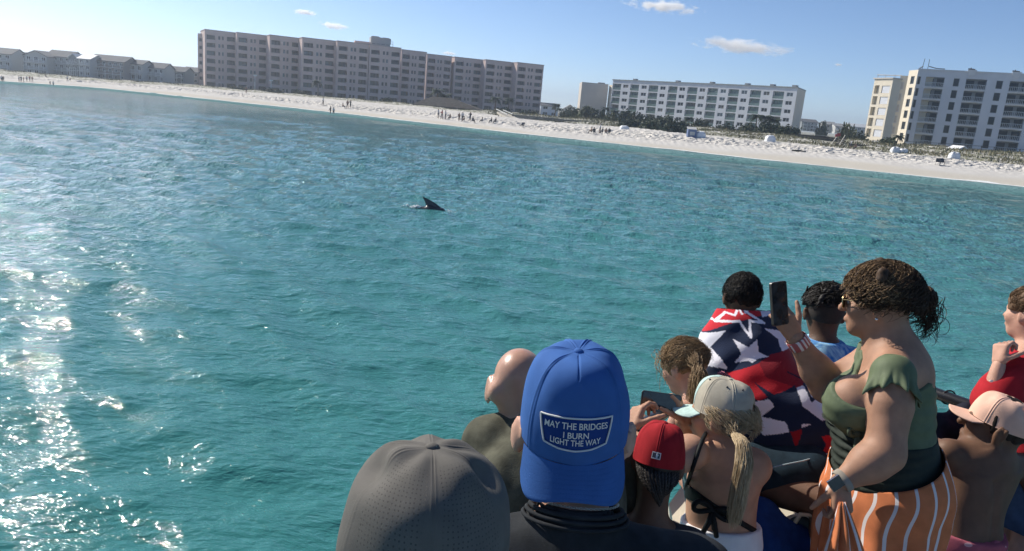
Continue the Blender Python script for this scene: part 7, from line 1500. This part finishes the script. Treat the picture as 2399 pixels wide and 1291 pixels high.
# ---------------------------------------------- bare-backed child in the peach cap
def peach_child():
    c = P(2332, 1000, 2.66); f = nrm((-.80, .50, .10)); u = nrm((.16, -.02, 1)); B = Sdf(); s = .98; neck = P(2318, 1070, 2.66); L, A = head(B, c, f, u, s, neck)
    hips = P(2248, 1262, 2.66); loc = np.array([hips[0], hips[1], SEAT]); root = person(loc, 'bare-backed child in a peach cap and pink shorts at the rail')
    sl = P(2222, 1062, 2.64); sr = P(2408, 1095, 2.76); y = nrm((-.45, .85, 0)); x = nrm(np.cross(y, (0, 0, 1.0))); Rb = np.stack([x, y, (0, 0, 1.0)], 1); T = Sdf()
    T.ell(P(2248, 1262, 2.66), (.150, .115, .11), Rb, .05); T.ell(P(2262, 1200, 2.66), (.132, .10, .13), Rb, .06); T.ell(P(2290, 1125, 2.68), (.160, .10, .145), Rb, .06); T.cap(neck - np.array([0, 0, .02]), sl, .045, .048, .05); T.cap(neck - np.array([0, 0, .02]), sr, .045, .05, .05); B.pr += T.pr
    el = P(2180, 1045, 2.92); wl = P(2235, 985, 3.15); er = P(2440, 1190, 2.80); wr = P(2400, 1130, 3.00); simple_arms(B, [(sl, el, wl), (sr, er, wr)], (.044, .037, .025)); 
    for q, w in ((1, wl), (-1, wr)): hand(B, w, (.4, .9, .1), (0, .1, -1), (q, .2, .3), (50, 55, 55, 55), .8)
    for q in (-1, 1): k_ = hips + x * (.08 * q) + y * .26; a_ = k_ - y * .03 + np.array([0, 0, -.05]); B.cap(hips, k_, .075, .055, .03); B.cap(k_, a_, .045, .035, .02)
    spine = lambda p: .006 * np.exp(-(((p - hips) @ x - ((p[:, 2] - hips[2]) * .10)) / .014) ** 2) * ((p - hips) @ y < 0) * (p[:, 2] < neck[2] - .04) + .004 * vnoise(p, 22, 3) * (p[:, 2] < neck[2] - .03)
    body(root, B, .0075, SKIN_BROWN, None, spine); eyes(root, L, s)
    pk = fabric('pink_shorts_cloth', (.36, .095, .13), .08, .9, 500, .3); nt = pk.node_tree; N = nt.nodes; b = N['Principled BSDF']; tc = N.new('ShaderNodeTexCoord'); mp = N.new('ShaderNodeMapping'); mp.inputs['Rotation'].default_value = (.4, .5, .6); mp.inputs['Scale'].default_value = (16, 30, 30); vo = N.new('ShaderNodeTexVoronoi'); vo.inputs['Scale'].default_value = 1; nt.links.new(tc.outputs['Object'], mp.inputs[0]); nt.links.new(mp.outputs[0], vo.inputs['Vector'])
    lt = N.new('ShaderNodeMath'); lt.operation = 'LESS_THAN'; lt.inputs[1].default_value = .22; nt.links.new(vo.outputs['Distance'], lt.inputs[0]); mx = N.new('ShaderNodeMix'); mx.data_type = 'RGBA'; nt.links.new(lt.outputs[0], mx.inputs['Factor']); nt.links.new(b.inputs['Base Color'].links[0].from_socket, mx.inputs[6]); mx.inputs[7].default_value = (.62, .36, .38, 1); nt.links.new(mx.outputs[2], b.inputs['Base Color'])
    S_ = Sdf(); S_.pr = T.pr[:2]; 
    for q in (-1, 1): S_.cap(hips, hips + x * (.085 * q) + y * .20, .085, .08, .03)
    wt = P(2250, 1226, 2.66); nw = nrm(np.array([.10, 0, 1])); cloth(root, S_, 'shorts', pk, .014, lambda p: (p - wt) @ nw, .007, .006, 34, 9, (1, 1, .35))
    k = [wt + np.array([0, 0, -.012]) + x * .148 * math.cos(t) + y * .116 * math.sin(t) for t in np.linspace(0, 6.28, 40)]; v, f_ = tube(k, .010, 8); v = v + (.004 * np.sin(np.arange(len(v)) * 1.1))[:, None] * np.array([0, 0, 1]); wobj('waistband', v, f_, pk, root)
    pe = fabric('peach_cotton', (.70, .45, .35), .05, .9, 600, .35); cl = nrm(u)
    C = Cap(root, L(0, -.008, .016), nrm(f + np.array([0, 0, .12])), nrm(u + np.array([.14, -.05, 0])), .083, .098, .102, pe, (.066, 8, 60, .012, 3.2), .55, .92, (90, 150, 30), .05, .0030, True, 5.3, 'cap', 2.2, .0016, None, (270, 24, .36, True))
    sp = [C.pos(np.array([a]), np.array([.0]), .003)[0] for a in np.linspace(240, 300, 16)]; v, f_ = tube(sp, .009, 8); wobj('back_strap', v, f_, fabric('black_strap', (.015, .014, .014)), C.o)
    rp = [C.pos(np.array([a]), np.array([z]), .003)[0] for a, z in ((215, .62), (222, .72), (238, .74), (240, .62), (232, .52))]; v, f_ = tube(rp, .004, 6); wobj('cloth_loop', v, f_, pe, C.o)
    hm = hairm('dark_short_hair', (.012, .009, .008), (.03, .024, .02), 90); hair_cap(root, L, A, s, hm, .003, lambda q: np.maximum(q[:, 1] - .02 - q[:, 2] * .3, -.06 - q[:, 2]), 'hair', .002, 120, .006)
    # navy jacket bundled over the rail in front of the child
    J = Sdf(); J.cap(P(2205, 1002, 2.98), P(2262, 985, 2.98), .055, .065, .04); J.cap(P(2200, 1010, 2.95), P(2190, 1035, 2.92), .05, .045, .04); J.cap(P(2262, 985, 2.98), P(2290, 1030, 2.9), .06, .05, .04); jr = thing('jacket', P(2230, 1000, 2.98), 'dark navy jacket bundled on the rail beside the peach cap', 'jacket'); v, f_ = J.mesh(.008, 0, None, lambda p: .012 * vnoise(p, 30, 3) + .006 * vnoise(p, 70, 5)); wobj('jacket_cloth', v, f_, fabric('navy_jacket', (.012, .014, .024), .2), jr)
peach_child()

# ---------------------------------------------- boy in the red t-shirt
def red_boy():
    c = P(2416, 738, 2.95); f = nrm((-.40, .90, -.08)); B = Sdf(); s = .90; neck = P(2420, 815, 2.95); u = (.04, 0, 1); L, A = head(B, c, f, u, s, neck)
    hips = P(2385, 1115, 2.90); loc = np.array([hips[0], hips[1], DECK]); root = person(loc, 'boy in a red t-shirt at the photo edge, one hand raised')
    sl = P(2384, 868, 2.84); sr = P(2470, 852, 3.02); torso(B, hips, neck + np.array([0, 0, -.02]), sl, sr, .95, 1, 0, .05); T = split_head(B, c, f, u, s, neck); T.cap(neck + np.array([0, 0, -.01]), neck + np.array([0, 0, -.06]), .055, .07, .04)
    el = P(2308, 965, 2.78); wl = P(2340, 856, 2.80); er = P(2490, 980, 3.0); wr = P(2450, 960, 3.1)
    simple_arms(B, [(sl, el, wl), (sr, er, wr)], (.045, .036, .023)); T.cap(sl, sl + (el - sl) * .72, .058, .066, .03); T.cap(sr, sr + (er - sr) * .7, .058, .06, .03)
    H = Sdf(); hand(H, P(2340, 852, 2.80), nrm(P(2347, 806, 2.81) - P(2340, 852, 2.80)), (.85, .2, -.1), (.2, -.8, .5), (60, 66, 70, 70), .86, (.5, .5, .5)); hand(B, wr, (-.3, 1, 0), (0, .1, -1), (-1, 0, 0), (50, 50, 50, 50), .85)
    kn = [P(2360, 1290, 2.95), P(2400, 1300, 2.84)]; an = [np.array([k_[0], k_[1], DECK + .08]) for k_ in kn]; legs(B, hips + np.array([-.06, .05, -.05]), hips + np.array([.05, -.05, -.05]), *kn, *an, .85, (-.8, .6, 0))
    body(root, B, .0075, SKIN_PINK, [(H, .004)]); eyes(root, L, s)
    cloth(root, T, 'shirt', fabric('red_tee', (.36, .018, .026), .10, .9, 500, .35), .012, torso_cut(hips[2] + .02, neck[2] + .0, lambda p: .052 - np.linalg.norm(p - (neck + np.array([-.02, .01, .03])), axis=1)), .0075, .005, 24, 4)
    D = _legs_only(hips, kn, an, .05, .95); cloth(root, D, 'shorts', fabric('denim_blue', (.055, .085, .15), .2), .012, torso_cut(P(2370, 1225, 2.9)[2], hips[2] + .08), .009, .005, 22, 8)
    lg = np.array([P(2322, 893, 2.725)]); v, f_ = ball(lg[0], .008, 6, 10, (1, .4, .6)); wobj('sleeve_logo', v, f_, mat('logo_white', (.65, .6, .6), .7), root)
    hm = hairm('brown_hair', (.075, .042, .022), (.22, .135, .075), 80); g = np.random.default_rng(31)
    hair_cap(root, L, A, s, hm, .012, lambda q: np.maximum(q[:, 1] * .85 - q[:, 2] * .9 - .040, np.maximum(-.07 - q[:, 2] + .6 * q[:, 1], (q[:, 1] > -.02) * (.012 - q[:, 2]))), 'hair', .004, 90, .006)
    v, f_ = scalp_hair(L, A, s, g, 800, .045, .25, lambda d: (d[:, 2] > -.2) & (d[:, 1] * .85 - d[:, 2] * .9 < .40), .0015, .011, .003, .9, 8, (.1, -.5, .5)); wobj('hair_locks', v, f_, hm, root)
red_boy()

# blue towel and bag on the bench between blonde woman and skirt
def bench_things():
    b = Sdf(); b.cap(P(1775, 1225, 2.74), P(1835, 1275, 2.72), .085, .10, .05); b.cap(P(1790, 1285, 2.66), P(1850, 1300, 2.7), .09, .09, .05); r = thing('beach_towel', P(1800, 1262, 2.72), 'royal blue towel heaped on the bench behind the blonde woman', 'towel'); v, f_ = b.mesh(.009, 0, None, lambda p: .014 * vnoise(p, 20, 3) + .006 * vnoise(p, 52, 5)); wobj('cloth', v, f_, fabric('royal_blue_terry', (.012, .045, .17), .15, .95, 300, .6), r)
    p = P(1872, 1262, 2.74); r = thing('bag', p, 'grey green beach bag with cream trim beside the blue towel', 'bag'); gb = fabric('grey_green_canvas', (.10, .13, .13)); b = Sdf(); b.cap(p + np.array([-.02, 0, -.10]), p + np.array([.0, 0, .03]), .075, .055, .03, (_F, 1.4)); v, f_ = b.mesh(.009, 0, None, lambda q: .008 * vnoise(q, 26, 2)); wobj('body', v, f_, gb, r)
    v, f_ = tube([p + np.array([-.05, -.03, .05]), p + np.array([-.03, -.04, .12]), p + np.array([.03, -.04, .12]), p + np.array([.05, -.03, .04])], .008, 8); wobj('handle', v, f_, mat('cream_webbing', (.60, .52, .36), .8), r)
bench_things()

# ================================================================== DOLPHIN AND FAR FIGURES
def dolphin(px, py, dz, label, splash=True):
    q = on_z(px, py, 0.0); r = thing('dolphin', q, label, 'dolphin'); B = Sdf(); w = np.array(q); X = nrm(np.array([1, -.12, 0])); Zv = np.array([0, 0, 1.0]); at = lambda a, b, c=0: w + X * a + Zv * (b + dz) + np.cross(Zv, X) * c
    B.chain([at(-1.5, -.55), at(-1.0, -.34), at(-.5, -.24), at(.1, -.13), at(.55, -.17), at(.95, -.34), at(1.15, -.62)], [.06, .13, .20, .23, .21, .14, .09], .08); B.cap(at(1.15, -.62), at(1.4, -.72), .06, .035, .04)
    for a_ in np.linspace(0, 1, 15):
        xt = -.06 - .22 * a_ ** 1.6; xl = .54 - .84 * a_ ** .95 - .0 + .10 * math.sin(math.pi * a_); r_ = .042 * (1 - a_) + .018; zz = .02 + .44 * a_
        B.cap(at(min(xt, xl) + r_, zz), at(max(xt, xl), zz), r_, max(.010, r_ * .8), .02)
    for sgn in (-1, 1): B.cap(at(.45, -.40, .18 * sgn), at(.20, -.60, .42 * sgn), .05, .02, .05); B.cap(at(-1.5, -.55), at(-1.75, -.58, .26 * sgn), .05, .02, .05)
    v, f_ = B.mesh(.02); wobj('body', v, f_, mat('wet_dolphin_skin', (.028, .030, .040), .18, .5, var=.2, vscale=3), r)
    if splash:
        g = np.random.default_rng(2); k = MB()
        for i in range(46): a_ = -.28 - abs(g.normal()) * .34; v, f2 = ball(at(a_, -dz + .02 + abs(g.normal()) * .05, g.normal() * .10), .018 + .028 * g.random(), 5, 7, (1.6, 1, .7)); k.add(v, f2)
        for i in range(14): v, f2 = ball(at(1.0 + g.normal() * .15, -dz + .03, g.normal() * .12), .02 + .015 * g.random(), 5, 7, (1.4, 1, .6)); k.add(v, f2)
        o = wobj('splash', np.concatenate(k.v), k.f, mat('splash_white', (.75, .78, .78), .5), None); tag(o, 'white water thrown up around the dolphin fin', 'splash', None, 'stuff')
dolphin(1002, 491, 0.075, 'dolphin showing a dark curved back fin above the turquoise water')

FM = [mat('far_skin', (.22, .13, .09), .7), mat('far_dark_cloth', (.035, .04, .055), .9), mat('far_pale_cloth', (.5, .5, .52), .9), mat('far_red_cloth', (.25, .05, .05), .9)]
def far_meshes():
    out = []
    for kind in range(6):
        B = Sdf(); z = lambda a, b, c: np.array([a, b, c], float); sit = kind >= 4; o = .0 if not sit else -.50
        B.ell(z(0, 0, 1.60 + o), (.085, .10, .12), None, .02); B.cap(z(0, 0, 1.50 + o), z(0, 0, 1.40 + o), .06, .07, .04); B.ell(z(0, 0, 1.25 + o), (.19, .12, .22), None, .05); B.ell(z(0, 0, .98 + o), (.165, .12, .16), None, .06)
        st = (.10, .22, .05, .16, 0, 0)[kind]
        for s in (-1, 1):
            if not sit: B.chain([z(.09 * s, 0, .92), z(.10 * s, s * st * .5 + .03, .5), z(.10 * s, s * st, .07)], [.09, .065, .045], .04); B.cap(z(.10 * s, s * st, .06), z(.10 * s, s * st + .16, .04), .045, .035, .03)
            else: B.chain([z(.09 * s, 0, .44), z(.12 * s, .34, .52), z(.12 * s, .5, .10)], [.09, .07, .045], .04)
            ar = ((.24, .05, 1.08), (.24, .1, 1.08), (.34, .1, 1.2), (.22, .15, 1.1), (.26, .1, 1.12), (.26, .1, 1.12))[kind]; hn = ((.25, .1, .82), (.22, .25, .88), (.18, .22, 1.36), (.12, .28, 1.25), (.2, .3, 1.0), (.22, .3, .98))[kind]
            B.chain([z(.19 * s, 0, 1.38 + o), z(ar[0] * s, ar[1], ar[2] + o), z(hn[0] * s, hn[1], hn[2] + o)], [.06, .048, .035], .03)
        v, f_ = B.mesh(.035); zc = v[f_].mean(1)[:, 2] - o; lo = (.55, .80, .48, .62, .40, .40)[kind]; mi = np.where((zc > 1.0) & (zc < 1.44) & (kind in (0, 2, 3, 5)), (2, 1, 1, 3, 1, 1)[kind], np.where((zc > lo) & (zc <= 1.0), 1, 0)); mi = np.where(zc > 1.64, 1, mi)
        me = new_mesh('far_person_body', v, f_, FM, True); me.polygons.foreach_set('material_index', mi.astype(np.int32)); 
        if sit:
            bm = bmesh.new(); bm.from_mesh(me); bm.to_mesh(me); bm.free()
        out.append(me)
    return out
FMESH = far_meshes()
groups = [
 ('tiny figures in a line at the far end waterline', 'figure of the line at the farthest waterline', [(4, 192, 0), (8, 193, 1), (45, 191, 0), (50, 193, 2), (56, 193, 1), (63, 191, 0), (70, 191, 3), (76, 192, 1)]),
 ('tiny figures on the upper sand below the beach houses', 'figure on the upper sand below grey houses', [(92, 182, 0), (107, 182, 4), (158, 190, 0), (165, 190, 4)]),
 ('pair walking at the far waterline', 'figure of the pair below the beach houses', [(118, 202, 1), (125, 204, 0)]),
 ('pair walking at the water before the pink block', 'figure of the waterline pair before the pink block', [(774, 270, 1), (781, 270, 0)]),
 ('trio on the sand before the pink block', 'figure of the trio beside the waterline pair', [(803, 254, 4), (814, 254, 1), (821, 253, 2)]),
 ('row of figures before the pavilion', 'figure of the row before the pavilion', [(1026, 277, 0), (1035, 279, 3), (1043, 280, 0), (1054, 281, 4), (1075, 284, 1), (1083, 284, 0), (1087, 286, 4), (1101, 284, 2), (1107, 288, 5)]),
 ('figures on the sand before the boardwalk ramp', 'figure between pavilion row and ramp', [(1129, 288, 5), (1151, 289, 5), (1161, 290, 5)]),
 ('seated group on the sand before the white block', 'figure of the group before the white block', [(1385, 314, 4), (1391, 314, 5), (1405, 313, 0), (1411, 314, 5), (1419, 315, 4), (1427, 315, 5)]),
 ('figures at the near block terrace', 'figure near the beach stairs', [(1992, 349, 0), (2003, 351, 4)])]
for gname, lab, L_ in groups:
    ORD = ('leftmost', 'second from the left', 'third from the left', 'fourth from the left', 'fifth from the left', 'sixth from the left', 'seventh from the left', 'eighth from the left', 'ninth from the left')
    for i_, (px, py, k) in enumerate(sorted(L_)):
        q = on_ground(px, py); o = tag(link('person', FMESH[k], None, q - np.array([0, 0, .02]), (0, 0, random.uniform(0, 6.28))), ('rightmost' if i_ == len(L_) - 1 else ORD[i_]) + ' ' + ('seated' if k >= 4 else 'standing') + ' ' + lab, 'person', gname); o.scale = (random.uniform(.88, 1.05) * (.78 if px < 200 else 1),) * 3
q = on_ground(757, 247); tag(link('person', FMESH[0], None, q, (0, 0, 2.2)), 'lone standing figure on the sand before the middle of the pink block', 'person')
q = on_ground(577, 219); tag(link('person', FMESH[1], None, q, (0, 0, .4)), 'lone small figure high on the sand before the lamp posts', 'person')
# folding chairs
def far_chair(px, py, label, m, grp=None):
    q = on_ground(px, py); t = thing('beach_chair', q, label, 'chair', grp, random.uniform(-.6, .6))
    MB().box((-.3, -.28, .40), (.3, .28, .45)).build('seat', m, t); MB().box((-.3, 0, 0), (.3, .05, .55)).build('backrest', m, t, False, (0, .26, .43), (-.35, 0, 0))
    for x in (-.27, .27):
        MB().tube([(x, -.28, 0), (x, .24, .62)], .022, 5).build('leg', METALD, t); MB().tube([(x, .34, 0), (x, -.22, .62)], .022, 5).build('leg', METALD, t); MB().tube([(x, -.26, .62), (x, .3, .62)], .025, 5).build('armrest', METALD, t)
far_chair(2196, 387, 'dark folding beach chair by the sand band, seaward of its twin', FM[1], 'folding chairs on the sand before the near block'); far_chair(2207, 388, 'dark folding beach chair by the sand band, beside the white tarpaulin side', FM[1], 'folding chairs on the sand before the near block'); far_chair(1222, 300, 'dark folding chair standing alone before the boardwalk', FM[1])
